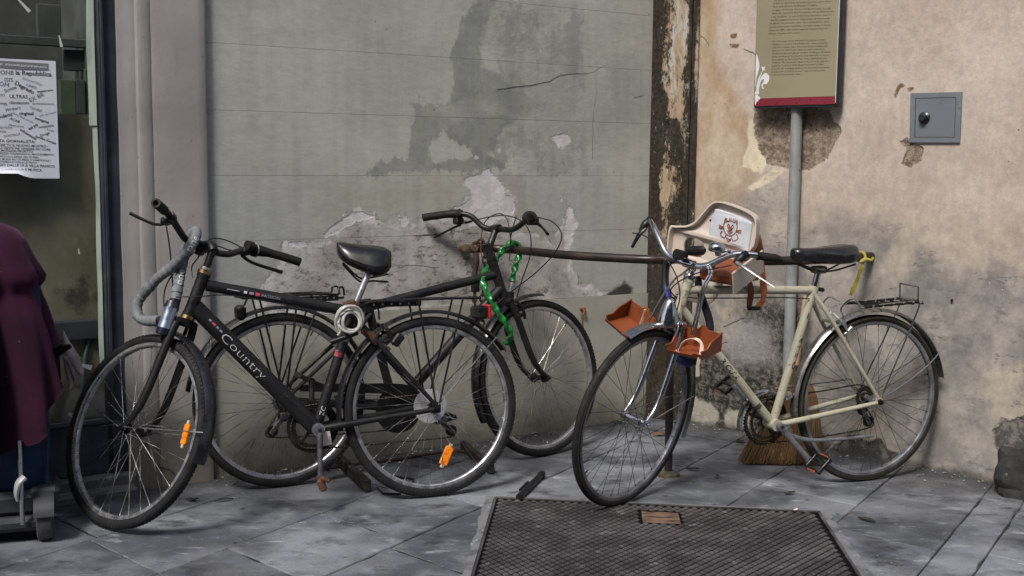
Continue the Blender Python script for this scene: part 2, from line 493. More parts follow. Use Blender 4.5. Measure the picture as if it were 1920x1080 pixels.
mb.build('frame', STEEL, cov, smooth=0)
H0 = np.array([0.483, 4.128]); ha = (H0 - e0) @ ex; hb = (H0 - e0) @ ey
pitch = 0.0224; mb = MB(); h = pitch / sqrt(2)
for i in range(0, int(WCOV / pitch) * 2 + 2):
    for j in range(0, int(0.95 / pitch) * 2 + 2):
        if (i + j) % 2: continue
        a = 0.012 + i * pitch * 0.72 / 1.0 * 0.98; b = 0.012 + j * pitch * 0.72 * 1.3
        if a < 0.022 or a > WCOV - 0.022 or b < 0.022: continue
        if ha - 0.012 < a < ha + 0.145 and hb - 0.01 < b < hb + 0.145: continue
        r0 = pitch * 0.545; r1 = r0 * 0.86; z = 0.0062 + rng.normal(0, 0.00025)
        v = [cfn(a + r0, b, 0.0032), cfn(a, b + r0 * 1.3, 0.0032), cfn(a - r0, b, 0.0032), cfn(a, b - r0 * 1.3, 0.0032),
             cfn(a + r1, b, z), cfn(a, b + r1 * 1.3, z), cfn(a - r1, b, z), cfn(a, b - r1 * 1.3, z)]
        mb.add(v, [(4, 5, 6, 7), (0, 1, 5, 4), (1, 2, 6, 5), (2, 3, 7, 6), (3, 0, 4, 7)])
mb.build('tread_studs', STEEL, cov, smooth=0, kind='stuff')
RUSTY = mat('bare_rust', (0.17, 0.10, 0.062), 0.9, col2=(0.035, 0.024, 0.02), ns=14, lo=0.42, hi=0.6, col3=(0.25, 0.17, 0.115), ns3=22, bump=0.8, sc=(1, 3, 1))
mb = MB(); mb.prism([(ha, hb), (ha + 0.135, hb), (ha + 0.135, hb + 0.128), (ha, hb + 0.128)], cfn, 0.0036, 0.0046)
mb.build('lifting_recess', RUSTY, cov, smooth=0)
mb = MB()
for q in ((ha - 0.006, hb - 0.006, ha + 0.141, hb), (ha - 0.006, hb + 0.0001, ha, hb + 0.128), (ha + 0.135, hb + 0.0001, ha + 0.141, hb + 0.128)):
    mb.prism([(q[0], q[1]), (q[2], q[1]), (q[2], q[3]), (q[0], q[3])], cfn, 0.0, 0.0066)
mb.build('recess_rim', STEELD, cov, smooth=0)

# ------------------------------------------------------------------ left wall: smooth grey green plaster in courses
def pw(pts): return WL.poly(pts)
PEEL = pw([(535, 452), (568, 454), (579, 460), (611, 440), (625, 422), (657, 401), (673, 395), (678, 402), (703, 401), (713, 415), (752, 406), (767, 414), (788, 416), (809, 408), (841, 394), (876, 376), (883, 358), (866, 341), (880, 330), (905, 320), (917, 317), (933, 334), (947, 358), (968, 383), (970, 400), (972, 436), (1040, 448), (1057, 422), (1064, 372), (1071, 387), (1080, 418), (1071, 457), (1071, 500), (1085, 528), (1121, 542), (1150, 551), (1150, 590), (475, 590), (505, 520)])
WHITE = pw([(880, 331), (905, 321), (917, 318), (933, 334), (966, 383), (962, 405), (925, 418), (895, 428), (850, 405), (843, 395), (876, 378), (884, 358), (868, 341)])
WHITE2 = [pw([(1058, 425), (1064, 374), (1071, 387), (1082, 420), (1073, 455), (1060, 450)]), pw([(608, 442), (628, 420), (657, 400), (690, 402), (705, 402), (700, 412), (670, 412), (640, 432), (615, 446)]), pw([(750, 408), (764, 405), (764, 425), (752, 422)]), pw([(540, 456), (566, 452), (578, 460), (560, 466), (545, 466)]), pw([(1035, 258), (1052, 250), (1070, 262), (1056, 282), (1045, 276)])]
DAMP = pw([(853, 75), (866, 40), (900, -10), (1090, -30), (1100, 330), (985, 330), (958, 312), (900, 322), (800, 320), (684, 330), (690, 318), (715, 304), (745, 297), (768, 298), (766, 270), (770, 240), (778, 205), (768, 196), (790, 196), (782, 175), (790, 178), (792, 198), (845, 192), (852, 150), (846, 110)])
DFADE = pw([(600, -60), (960, -60), (905, 60), (905, 125), (945, 145), (970, 175), (977, 215), (945, 250), (912, 290), (955, 315), (960, 360), (600, 360)])
DHOLE = pw([(806, 272), (830, 250), (850, 262), (888, 288), (880, 296), (845, 300), (812, 306)])
DAMP2 = [pw([(880, 0), (1060, -30), (1060, 40), (1010, 90), (960, 130), (905, 120), (885, 60)]), pw([(1120, 90), (1200, 85), (1200, 240), (1120, 235)]), pw([(940, 60), (1100, 30), (1110, 330), (960, 330), (930, 250)])]
MOULD = pw([(1095, 566), (1130, 556), (1152, 541), (1172, 528), (1186, 540), (1184, 556), (1150, 566)])
BLUE = [pw([(380, 325), (560, 325), (660, 400), (560, 460), (520, 640), (380, 640)]), pw([(985, 330), (1115, 320), (1135, 440), (1090, 470), (1010, 420)])]
OLIVE = pw([(560, 328), (880, 325), (860, 392), (740, 402), (640, 410), (560, 460), (600, 400)])
MID = pw([(930, 325), (985, 325), (990, 400), (1060, 440), (1060, 460), (970, 440), (968, 385)])
def amax(polys): return lambda P: np.max([polysdf(P, q) for q in polys], 0)
ATT_L = {'peel': lambda P: polysdf(P, PEEL), 'white': lambda P: np.maximum(polysdf(P, WHITE), np.max([polysdf(P, q) for q in WHITE2], 0)),
         'damp': lambda P: np.minimum(polysdf(P, DAMP), -polysdf(P, DHOLE)), 'dfade': lambda P: polysdf(P, DFADE), 'dampb': amax(DAMP2), 'mould': lambda P: polysdf(P, MOULD),
         'blue': amax(BLUE), 'olive': lambda P: polysdf(P, OLIVE), 'mid': lambda P: polysdf(P, MID)}
def left_mat(name, plinth):
    t = NT(name)
    def mask(a, amp, soft, ns, sc=(1, 1, 1), off=(0, 0, 0), bias=0.0):
        v = t.math('ADD', t.attr(a), t.math('MULTIPLY', t.math('SUBTRACT', t.noise(ns, 6, 0.68, sc, off=off), 0.5 - bias), amp))
        return t.ss(v, -soft, soft)
    if plinth:
        c = t.mix(t.ss(t.noise(2.2, 5, 0.6), 0.35, 0.7), (0.27, 0.265, 0.232), (0.36, 0.355, 0.315))
        c = t.mix(t.ss(t.noise(6, 6, 0.7, off=(4, 0, 0)), 0.52, 0.78), c, (0.165, 0.160, 0.132))
        z = t.n('ShaderNodeSeparateXYZ'); t.link(t.co(), z.inputs[0])
        low = t.ss(t.math('ADD', z.outputs[2], t.math('MULTIPLY', t.noise(9, 5, 0.7), 0.22)), 0.30, 0.08)
        c = t.mix(t.math('MULTIPLY', low, 0.8), c, (0.105, 0.10, 0.075))
        c = t.mix(t.math('MULTIPLY', t.ss(t.noise(28, 4, 0.7), 0.6, 0.7), 0.5), c, (0.32, 0.31, 0.28))
        h = t.math('ADD', t.noise(7, 5), t.math('MULTIPLY', t.noise(90, 4, 0.7), 0.22))
        return t.out(c, 0.9, 0, t.bump(h, 0.006, 0.8), 0.25)
    c = t.mix(t.ss(t.noise(1.3, 4, 0.6, (0.7, 1, 1.6)), 0.36, 0.66), (0.325, 0.335, 0.308), (0.410, 0.413, 0.378))
    c = t.mix(t.math('MULTIPLY', t.ss(t.noise(2.6, 5, 0.65, (0.4, 1, 1.5), off=(5, 0, 1)), 0.5, 0.75), 0.5), c, (0.375, 0.365, 0.315))
    c = t.mix(t.math('MULTIPLY', mask('blue', 0.30, 0.16, 3.0), 0.55), c, (0.305, 0.325, 0.335))
    c = t.mix(t.math('MULTIPLY', mask('olive', 0.20, 0.09, 4.0), 0.6), c, (0.30, 0.292, 0.24))
    db = mask('dampb', 0.40, 0.05, 4.5, (1, 1, 0.7), (2, 0, 3), -0.09)
    c = t.mix(t.math('MULTIPLY', db, 0.5), c, (0.25, 0.262, 0.246))
    dm = t.math('MULTIPLY', mask('damp', 0.14, 0.008, 13, (1.5, 1, 0.8), bias=0.0), t.math('ADD', t.math('MULTIPLY', mask('dfade', 0.16, 0.012, 6.0, off=(3, 0, 7)), 0.8), t.math('MULTIPLY', t.ss(t.noise(4.2, 6, 0.72, (1, 1, 0.75), off=(9, 0, 4)), 0.49, 0.56), 0.62), clamp=True))
    c = t.mix(t.math('MULTIPLY', dm, t.ss(t.noise(3.2, 4, off=(1, 1, 1)), 0.25, 0.6, 0.62, 0.95)), c, (0.195, 0.210, 0.197))
    md = mask('mid', 0.10, 0.012, 9)
    c = t.mix(t.math('MULTIPLY', md, 0.7), c, (0.305, 0.295, 0.27))
    c = t.mix(t.math('MULTIPLY', t.ss(t.noise(3.4, 6, 0.7, (0.8, 1, 1.2), off=(12, 0, 8)), 0.50, 0.70), 0.4), c, (0.45, 0.455, 0.43))
    # rough exposed undercoat
    pe = mask('peel', 0.17, 0.016, 12, off=(7, 0, 0))
    pn = t.noise(16, 7, 0.72)
    pc = t.mix(t.ss(t.noise(3.4, 5, 0.6, off=(0, 0, 9)), 0.38, 0.64), (0.275, 0.262, 0.248), (0.445, 0.435, 0.428))
    pc = t.mix(t.math('MULTIPLY', t.ss(t.noise(22, 7, 0.78, (0.8, 1, 1.3)), 0.50, 0.62), t.ss(t.noise(2.6, 3, off=(5, 0, 2)), 0.34, 0.54)), pc, (0.092, 0.082, 0.068))
    pc = t.mix(t.math('MULTIPLY', t.ss(t.noise(40, 5, 0.7, off=(3, 0, 3)), 0.6, 0.72), 0.6), pc, (0.57, 0.56, 0.56))
    pc = t.mix(t.math('MULTIPLY', t.ss(t.math('ADD', t.attr('peel'), t.math('MULTIPLY', t.noise(7, 5, 0.7, off=(4, 0, 4)), 0.16)), 0.20, 0.06), 0.55), pc, (0.50, 0.49, 0.485))
    c = t.mix(pe, c, pc)
    rimv = t.math('ADD', t.attr('peel'), t.math('MULTIPLY', t.math('SUBTRACT', t.noise(12, 6, 0.68, off=(7, 0, 0)), 0.5), 0.17))
    rimm = t.math('MULTIPLY', t.math('MULTIPLY', t.ss(rimv, -0.006, 0.004), t.ss(rimv, 0.045, 0.015)), t.ss(t.noise(15, 6, 0.72, off=(2, 0, 8)), 0.46, 0.54))
    c = t.mix(t.math('MULTIPLY', rimm, 0.85), c, (0.60, 0.59, 0.59))
    c = t.mix(t.math('MULTIPLY', t.math('MULTIPLY', t.ss(rimv, -0.012, -0.004), t.ss(rimv, 0.004, -0.002)), t.ss(t.noise(9, 4, off=(5, 0, 5)), 0.48, 0.66)), c, (0.16, 0.15, 0.13))
    wh = mask('white', 0.085, 0.005, 19, off=(1, 0, 5))
    c = t.mix(t.math('MULTIPLY', wh, 0.92), c, t.mix(t.ss(t.noise(8, 5), 0.35, 0.65), (0.50, 0.49, 0.51), (0.63, 0.62, 0.635)))
    # flake chips near the peeled zone
    chip = t.math('MULTIPLY', t.ss(t.math('ADD', t.vor(11), t.math('MULTIPLY', t.noise(50, 3), 0.14)), 0.20, 0.175), t.ss(t.math('ADD', t.attr('peel'), t.math('MULTIPLY', t.noise(4, 3), 0.12)), -0.11, 0.0))
    c = t.mix(t.math('MULTIPLY', chip, 0.9), c, (0.52, 0.51, 0.51))
    mo = mask('mould', 0.06, 0.012, 26)
    c = t.mix(t.math('MULTIPLY', mo, 0.95), c, (0.022, 0.023, 0.022))
    # a rim of lifted edge, brushed streaks, drips
    c = t.mul(c, t.ss(t.noise(30, 7, 0.78, (0.6, 1, 1.5)), 0.28, 0.72, 0.89, 1.09))
    c = t.mul(c, t.ss(t.noise(9, 4, 0.6, (2.2, 1, 0.12), off=(9, 0, 0)), 0.3, 0.7, 0.94, 1.05))
    dots = t.math('MULTIPLY', t.ss(t.vor(17), 0.075, 0.055), t.ss(t.noise(2.4, 2, off=(6, 6, 6)), 0.55, 0.62))
    c = t.mix(t.math('MULTIPLY', dots, 0.8), c, (0.09, 0.085, 0.07))
    h = t.math('ADD', t.math('MULTIPLY', t.noise(5, 4), 0.35), t.math('MULTIPLY', t.noise(60, 5, 0.7, (0.8, 1, 1.3)), 0.14))
    h = t.math('ADD', h, t.math('MULTIPLY', pe, t.math('SUBTRACT', t.math('MULTIPLY', pn, 0.42), 0.28)))
    h = t.math('SUBTRACT', h, t.math('MULTIPLY', wh, 0.25))
    h = t.math('ADD', h, t.math('MULTIPLY', mask('dampb', 0.5, 0.12, 3.0), t.math('MULTIPLY', t.noise(20, 6, 0.7), 0.35)))
    r = t.ss(pe, 0, 1, 0.72, 0.93)
    return t.out(c, r, 0, t.bump(h, 0.008, 1.0), 0.3)
PLAST = left_mat('grey_green_plaster', False)
PLINTH = left_mat('plinth_plaster', True)
lw = thing('plaster_wall', 'grey green plastered wall with flaking patches behind the black bicycles', 'wall', WL.M)
UEND = 2.250
bounds = [0.955, 1.2155, 1.471, 1.729, 1.99, 2.25, 2.51]
def dep_l(P):
    pe = polysdf(P, PEEL)
    return 0.0015 * np.clip(pe / 0.04 + 0.5, 0, 1) + 0.0012 * np.sin(P[:, 0] * 5.1 + 1) * np.sin(P[:, 1] * 4.3)
zz = [0.634] + bounds
for a, b in zip(zz[:-1], zz[1:]):
    if a > 2.2: continue
    wall_grid('plaster_course', WL, -0.004, UEND, a + 0.0005, b - 0.0005, 0.0125, PLAST, ATT_L, lw, dep_l, 0.03)
wall_grid('plinth_course', WL, -0.004, UEND, -0.01, 0.6325, 0.02, PLINTH, {}, lw, lambda P: -0.006 + 0.002 * np.sin(P[:, 0] * 7) * np.sin(P[:, 1] * 6), 0.03)
MB().box((1.12, 0.13, 1.6), (2.30, 0.20, 3.2)).build('masonry_core', JOINT, lw, smooth=0)
CRK = mat('crack_dark', (0.05, 0.049, 0.045), 0.95)
def crack(plane, pts, w, parent, jit=0.004, d=-0.0012):
    P = catmull([np.array([*plane.uz(*p), 0]) for p in pts], 5)
    v = []; f = []; n = len(P)
    for i, p in enumerate(P):
        ww = w * (0.25 + 0.75 * sin(pi * min(1, (i + 0.6) / n))) * rng.uniform(0.5, 1.3)
        x = p[0] + rng.normal(0, jit * 0.4); z = p[1] + rng.normal(0, jit * 0.5)
        v += [(x, d, z - ww / 2), (x, d, z + ww / 2), (x, 0.004, z - ww / 2), (x, 0.004, z + ww / 2)]
    for i in range(n - 1):
        a = i * 4
        f += [(a, a + 4, a + 5, a + 1), (a, a + 2, a + 6, a + 4), (a + 1, a + 5, a + 7, a + 3)]
    return MB().add(v, f).build('crack', CRK, parent, smooth=0)
crack(WL, [(930, 168), (985, 160), (1020, 155), (1050, 142), (1075, 138), (1105, 137), (1125, 128), (1140, 120)], 0.0026, lw)
crack(WL, [(1120, 130), (1118, 180), (1112, 220), (1110, 300)], 0.0012, lw)
crack(WL, [(866, 420), (880, 408), (893, 396), (902, 380)], 0.004, lw, d=0.0005)
crack(WL, [(720, 300 + 200), (780, 498), (830, 503), (860, 498)], 0.003, lw, d=0.0015)
crack(WL, [(775, 442), (810, 440), (850, 441)], 0.006, lw, d=0.0015)
crack(WL, [(840, 560), (880, 548), (905, 535), (915, 520)], 0.004, lw, d=0.0015)
crack(WL, [(1185, 178), (1195, 182), (1207, 178)], 0.0025, lw)

# ------------------------------------------------------------------ dirty corner pilaster
def corner_mat():
    t = NT('sooty_ochre_stucco')
    u = t.attr('edge'); 
    c = t.mix(t.ss(t.noise(3, 5, 0.6, (1, 1, 0.5)), 0.35, 0.65), (0.34, 0.235, 0.135), (0.34, 0.28, 0.205))
    st = t.noise(17, 7, 0.75, (1.3, 1, 0.22))
    c = t.mix(t.ss(st, 0.47, 0.57), c, (0.40, 0.38, 0.35))
    c = t.mix(t.math('MULTIPLY', t.ss(t.noise(12, 6, 0.7, (1.4, 1, 0.35), off=(3, 0, 0)), 0.5, 0.66), 0.9), c, (0.15, 0.108, 0.062))
    gr = t.noise(30, 8, 0.8, (1.3, 1, 0.6), off=(2, 0, 1))
    lo = t.noise(7, 5, 0.7, (1, 1, 0.4), off=(6, 0, 2))
    sm = t.math('ADD', t.math('ADD', t.math('MULTIPLY', t.attr('soot'), 0.42), t.math('MULTIPLY', gr, 0.85)), t.math('MULTIPLY', lo, 0.75))
    c = t.mix(t.math('MULTIPLY', t.ss(sm, 0.785, 0.91), 0.95), c, t.mix(t.ss(t.noise(60, 3), 0.4, 0.6), (0.006, 0.0055, 0.0045), (0.026, 0.020, 0.0145)))
    c = t.mix(t.math('MULTIPLY', t.ss(t.noise(50, 6, 0.75, (1, 1, 0.5), off=(9, 0, 9)), 0.61, 0.68), 0.55), c, (0.55, 0.54, 0.52))
    h = t.math('ADD', t.math('MULTIPLY', st, 0.6), t.math('MULTIPLY', gr, 0.5))
    return t.out(c, 0.92, 0, t.bump(h, 0.007, 1.0), 0.2)
CORN = corner_mat()
cp = thing('corner_pilaster', 'soot stained ochre pilaster filling the corner between the two walls', 'pilaster', WC.M)
WCL = float(np.hypot(0.884 - 0.671, 5.600 - 5.686))
def soot_main(P):
    x = P[:, 0] / WCL; z = P[:, 1]
    left = 1.0 * np.exp(-(np.maximum(0, x - 0.10) / 0.16) ** 2) * (0.86 + 0.22 * np.sin(z * 5.0 + 1.2))
    right = 0.75 * np.exp(-((x - 0.92) / 0.14) ** 2)
    mid = 0.55 * np.exp(-((x - 0.58) / 0.10) ** 2 - ((z - 1.38) / 0.10) ** 2) + 0.55 * np.exp(-((x - 0.5) / 0.3) ** 2 - ((z - 1.03) / 0.08) ** 2)
    low = 0.75 * np.clip((0.90 - z) / 0.35, 0, 1)
    white = 0.35 * np.exp(-((x - 0.55) / 0.15) ** 2) * (z > 1.5) + 0.5 * np.exp(-((x - 0.35) / 0.12) ** 2 - ((z - 1.12) / 0.16) ** 2)
    return 0.10 + 0.68 * left + right + mid + low - white
wall_grid('face', WC, -0.012, WCL * 0.86, -0.01, 2.5, 0.012, CORN, {'soot': soot_main, 'edge': lambda P: P[:, 0]}, cp, lambda P: 0.003 * np.sin(P[:, 1] * 9) * np.sin(P[:, 0] * 31) + 0.002, 0.12)
wall_grid('edge_strip', WC, WCL * 0.89, WCL + 0.006, -0.01, 2.5, 0.012, CORN, {'soot': lambda P: 0.75 + 0.25 * np.sin(P[:, 1] * 6.0) - 0.45 * ((P[:, 0] / WCL) > 0.97), 'edge': lambda P: P[:, 0]}, cp, lambda P: -0.012 + 0.003 * np.sin(P[:, 1] * 13), 0.12)
MB().box((WCL / 2, 0.16, 1.2), (WCL + 0.1, 0.14, 2.6)).build('recess_back', CRK, cp, smooth=0)

# ------------------------------------------------------------------ right wall: peach render going grey towards the ground
def pr(pts): return WR.poly(pts)
R_OCHRE = pr([(1290, -20), (1350, -20), (1345, 90), (1405, 240), (1425, 330), (1400, 420), (1330, 400), (1290, 460)])
R_RUBBLE = pr([(1416, 205), (1500, 200), (1552, 205), (1565, 228), (1574, 246), (1562, 275), (1545, 300), (1515, 320), (1470, 316), (1440, 305), (1425, 285), (1416, 250)])
R_CREAM = [pr([(1404, 222), (1424, 232), (1428, 262), (1446, 300), (1428, 325), (1392, 312), (1402, 270)]), pr([(1402, 352), (1425, 335), (1452, 315), (1466, 322), (1445, 342), (1410, 356)])]
R_GREY = [pr([(1384, 372), (1405, 352), (1436, 345), (1452, 358), (1466, 380), (1455, 392), (1460, 410), (1435, 432), (1385, 420)]), pr([(1286, 480), (1330, 420), (1420, 440), (1560, 430), (1640, 420), (1700, 445), (1780, 500), (1940, 520), (1940, 940), (1286, 820)]), pr([(1636, 430), (1655, 424), (1660, 450), (1640, 455)])]
R_BEIGE = [pr([(1690, 410), (1820, 400), (1930, 430), (1930, 500), (1800, 510), (1720, 480), (1690, 540), (1640, 520)]), pr([(1840, 690), (1930, 660), (1930, 800), (1870, 830), (1850, 780)]), pr([(1330, 560), (1400, 560), (1420, 610), (1350, 650)]), pr([(1590, 790), (1660, 770), (1680, 840), (1620, 830)])]
R_MOULD = [pr([(1280, 690), (1330, 655), (1400, 670), (1440, 700), (1485, 640), (1500, 660), (1480, 760), (1430, 770), (1400, 815), (1280, 792)]), pr([(1395, 600), (1480, 575), (1490, 700), (1420, 690), (1400, 640)])]
R_SMOOTH = pr([(1345, 640), (1385, 590), (1440, 620), (1455, 680), (1380, 690)])
R_DARKLOW = [pr([(1570, 838), (1590, 815), (1625, 828), (1650, 822), (1665, 845), (1700, 858), (1690, 878), (1560, 850)]), pr([(1868, 850), (1862, 810), (1880, 785), (1900, 790), (1930, 775), (1930, 900), (1890, 890)])]
R_PALELOW = [pr([(1288, 742), (1330, 752), (1350, 775), (1340, 800), (1288, 790)]), pr([(1360, 770), (1405, 770), (1405, 806), (1360, 800)])]
R_CHIP = pr([(1684, 264), (1700, 262), (1712, 272), (1732, 276), (1727, 300), (1708, 314), (1694, 304), (1700, 282)])
R_RUST = [pr([(1676, 180), (1682, 162), (1692, 154), (1697, 162), (1686, 168), (1680, 188)]), pr([(1699, 168), (1706, 163), (1718, 164), (1706, 172)]), pr([(1367, 64), (1382, 62), (1382, 72), (1370, 72)]), pr([(1366, 82), (1386, 82), (1386, 90), (1370, 90)])]
R_HOLE = pr([(1781, 561), (1788, 560), (1789, 570), (1783, 572)])
ATT_R = {'ochre': lambda P: polysdf(P, R_OCHRE), 'rubble': lambda P: np.maximum(polysdf(P, R_RUBBLE), polysdf(P, R_CHIP)), 'cream': amax(R_CREAM), 'grey': amax(R_GREY), 'beige': amax(R_BEIGE),
         'mould': amax(R_MOULD), 'smooth': lambda P: polysdf(P, R_SMOOTH), 'darklow': amax(R_DARKLOW), 'palelow': amax(R_PALELOW), 'rust': amax(R_RUST), 'hole': lambda P: polysdf(P, R_HOLE), 'uu': lambda P: P[:, 0]}
def right_mat():
    t = NT('peach_render')
    def mask(a, amp, soft, ns, sc=(1, 1, 1), off=(0, 0, 0), bias=0.0):
        v = t.math('ADD', t.attr(a), t.math('MULTIPLY', t.math('SUBTRACT', t.noise(ns, 6, 0.68, sc, off=off), 0.5 - bias), amp))
        return t.ss(v, -soft, soft)
    c = t.mix(t.ss(t.noise(1.6, 4, 0.6), 0.35, 0.68), (0.410, 0.340, 0.288), (0.485, 0.422, 0.368))
    c = t.mix(t.math('MULTIPLY', t.ss(t.noise(4.5, 6, 0.7, (1, 1, 0.6), off=(4, 0, 0)), 0.5, 0.72), 0.35), c, (0.42, 0.385, 0.345))
    c = t.mix(t.math('MULTIPLY', mask('ochre', 0.16, 0.045, 5, (1, 1, 0.5)), 0.85), c, t.mix(t.ss(t.noise(5, 5, 0.65, (1, 1, 0.4), off=(2, 0, 2)), 0.4, 0.62), (0.33, 0.225, 0.130), (0.43, 0.35, 0.27)))
    g = mask('grey', 0.42, 0.09, 3.6, off=(0, 0, 2), bias=0.06)
    gc = t.mix(t.ss(t.noise(4.5, 6, 0.68, off=(1, 0, 6)), 0.38, 0.62), (0.185, 0.175, 0.168), (0.325, 0.300, 0.278))
    gc = t.mix(t.math('MULTIPLY', t.ss(t.noise(9, 7, 0.75, (0.8, 1, 1.5), off=(5, 0, 5)), 0.52, 0.66), 0.8), gc, (0.130, 0.123, 0.120))
    c = t.mix(t.math('MULTIPLY', g, 0.92), c, gc)
    be = mask('beige', 0.30, 0.03, 6, off=(8, 0, 2), bias=-0.06)
    c = t.mix(t.math('MULTIPLY', be, 0.75), c, t.mix(t.ss(t.noise(12, 5), 0.4, 0.6), (0.37, 0.325, 0.265), (0.43, 0.37, 0.30)))
    flk = t.math('MULTIPLY', t.ss(t.noise(8, 7, 0.72, (0.7, 1, 1.4), off=(11, 0, 4)), 0.60, 0.635), g)
    c = t.mix(t.math('MULTIPLY', flk, 0.6), c, (0.27, 0.262, 0.268))
    c = t.mix(t.math('MULTIPLY', mask('cream', 0.05, 0.006, 16), 0.85), c, (0.60, 0.535, 0.40))
    rb = mask('rubble', 0.085, 0.005, 11)
    rc = t.mix(t.ss(t.noise(30, 7, 0.75), 0.40, 0.60), (0.155, 0.120, 0.092), (0.315, 0.255, 0.200))
    rc = t.mix(t.math('MULTIPLY', t.ss(t.vor(34), 0.22, 0.14), 0.8), rc, (0.06, 0.045, 0.035))
    c = t.mix(rb, c, rc)
    mo = mask('mould', 0.30, 0.10, 5.5, off=(3, 0, 1), bias=0.24)
    mc = t.mix(t.ss(t.noise(34, 7, 0.75), 0.44, 0.60), (0.018, 0.018, 0.015), (0.125, 0.120, 0.105))
    c = t.mix(t.math('MULTIPLY', mo, t.ss(t.noise(14, 6, 0.7, off=(4, 0, 4)), 0.28, 0.48, 0.5, 0.98)), c, mc)
    c = t.mix(t.math('MULTIPLY', mask('smooth', 0.12, 0.06, 5), 0.7), c, (0.30, 0.285, 0.285))
    dl = mask('darklow', 0.07, 0.008, 15)
    c = t.mix(t.math('MULTIPLY', dl, 0.9), c, t.mix(t.ss(t.noise(22, 6, 0.7), 0.45, 0.6), (0.045, 0.044, 0.042), (0.17, 0.16, 0.15)))
    pl = mask('palelow', 0.08, 0.010, 14)
    c = t.mix(t.math('MULTIPLY', pl, 0.8), c, (0.40, 0.385, 0.33))
    ru = mask('rust', 0.016, 0.003, 60)
    c = t.mix(t.math('MULTIPLY', ru, 0.9), c, (0.13, 0.07, 0.03))
    c = t.mix(mask('hole', 0.006, 0.002, 50), c, (0.01, 0.01, 0.01))
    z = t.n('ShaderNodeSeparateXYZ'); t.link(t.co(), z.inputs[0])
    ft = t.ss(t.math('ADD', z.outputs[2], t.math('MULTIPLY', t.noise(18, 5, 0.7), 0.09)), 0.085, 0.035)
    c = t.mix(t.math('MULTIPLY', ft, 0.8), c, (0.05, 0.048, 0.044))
    dots = t.math('MULTIPLY', t.ss(t.vor(15), 0.07, 0.05), t.ss(t.noise(2.2, 2, off=(6, 6, 6)), 0.52, 0.6))
    c = t.mix(t.math('MULTIPLY', dots, 0.8), c, (0.10, 0.075, 0.055))
    wsp = t.math('MULTIPLY', t.ss(t.vor(22), 0.06, 0.04), t.ss(t.noise(1.9, 2, off=(1, 6, 9)), 0.48, 0.56))
    c = t.mix(t.math('MULTIPLY', wsp, 0.7), c, (0.60, 0.58, 0.55))
    c = t.mul(c, t.ss(t.noise(30, 6, 0.75, (1, 1, 0.7)), 0.28, 0.72, 0.85, 1.12))
    c = t.mul(c, t.ss(t.noise(5, 6, 0.7, off=(15, 0, 3)), 0.3, 0.7, 0.90, 1.08))
    h = t.math('ADD', t.math('MULTIPLY', t.noise(6, 5), 0.4), t.math('MULTIPLY', t.noise(55, 4, 0.65), 0.13))
    h = t.math('ADD', h, t.math('MULTIPLY', rb, t.math('SUBTRACT', t.math('MULTIPLY', t.noise(24, 6, 0.75), 1.2), 1.6)))
    h = t.math('ADD', h, t.math('MULTIPLY', mo, t.math('MULTIPLY', t.noise(30, 6, 0.7), 0.7)))
    h = t.math('SUBTRACT', h, t.math('MULTIPLY', flk, 0.25)); h = t.math('SUBTRACT', h, t.math('MULTIPLY', dl, 0.7))
    return t.out(c, 0.92, 0, t.bump(h, 0.010, 1.0), 0.2)
REND = right_mat()
def dep_r(P):
    return 0.006 * np.clip(polysdf(P, R_RUBBLE) / 0.02 + 0.3, 0, 1) + 0.004 * np.clip(polysdf(P, R_DARKLOW[0]) / 0.02, 0, 1) + 0.0015 * np.sin(P[:, 0] * 5) * np.sin(P[:, 1] * 4.1)
rw = wall_grid('rendered_wall', WR, 0.004, 2.75, -0.01, 2.5, 0.0125, REND, ATT_R, None, dep_r, 0.25)
tag(rw, 'peach rendered wall turning grey and mouldy towards the ground behind the cream bicycle', 'wall')
crack(WR, [(1283, 470), (1330, 640), (1340, 648), (1365, 640)], 0.002, rw)
crack(WR, [(1300, 55), (1318, 70), (1325, 78), (1330, 85)], 0.0025, rw)
crack(WR, [(1355, 612), (1372, 606), (1388, 598), (1395, 596)], 0.003, rw)
crack(WR, [(1395, 92), (1410, 98), (1425, 104)], 0.002, rw)

# ------------------------------------------------------------------ moulded stone door jamb
JAMB = NT('jamb_stone')
_c = JAMB.mix(JAMB.ss(JAMB.noise(2.0, 5, 0.6, (1, 1, 0.5)), 0.35, 0.65), (0.225, 0.216, 0.213), (0.285, 0.272, 0.267))
_c = JAMB.mix(JAMB.math('MULTIPLY', JAMB.ss(JAMB.noise(6, 6, 0.7, (1.5, 1, 0.35), off=(3, 0, 0)), 0.52, 0.72), 0.6), _c, (0.20, 0.186, 0.168))
_z = JAMB.n('ShaderNodeSeparateXYZ'); JAMB.link(JAMB.co(), _z.inputs[0])
_low = JAMB.ss(JAMB.math('ADD', _z.outputs[2], JAMB.math('MULTIPLY', JAMB.noise(5, 5, 0.7), 0.5)), 0.75, 0.30)
_c = JAMB.mix(JAMB.math('MULTIPLY', _low, 0.75), _c, (0.155, 0.140, 0.112))
_c = JAMB.mix(JAMB.math('MULTIPLY', JAMB.ss(JAMB.noise(20, 6, 0.75, (1.4, 1, 0.6), off=(1, 0, 3)), 0.60, 0.70), JAMB.ss(_z.outputs[2], 1.2, 0.6)), _c, (0.12, 0.11, 0.095))
_c = JAMB.mix(JAMB.math('MULTIPLY', JAMB.ss(JAMB.vor(13), 0.06, 0.045), 0.6), _c, (0.13, 0.12, 0.11))
JAMB = JAMB.out(_c, 0.8, 0, JAMB.bump(JAMB.math('ADD', JAMB.noise(9, 5), JAMB.math('MULTIPLY', JAMB.noise(70, 4, 0.6), 0.2)), 0.004, 0.8), 0.3)
jb = thing('door_jamb', 'grey moulded stone door jamb between the shop window and the plaster wall', 'jamb', WL.M)
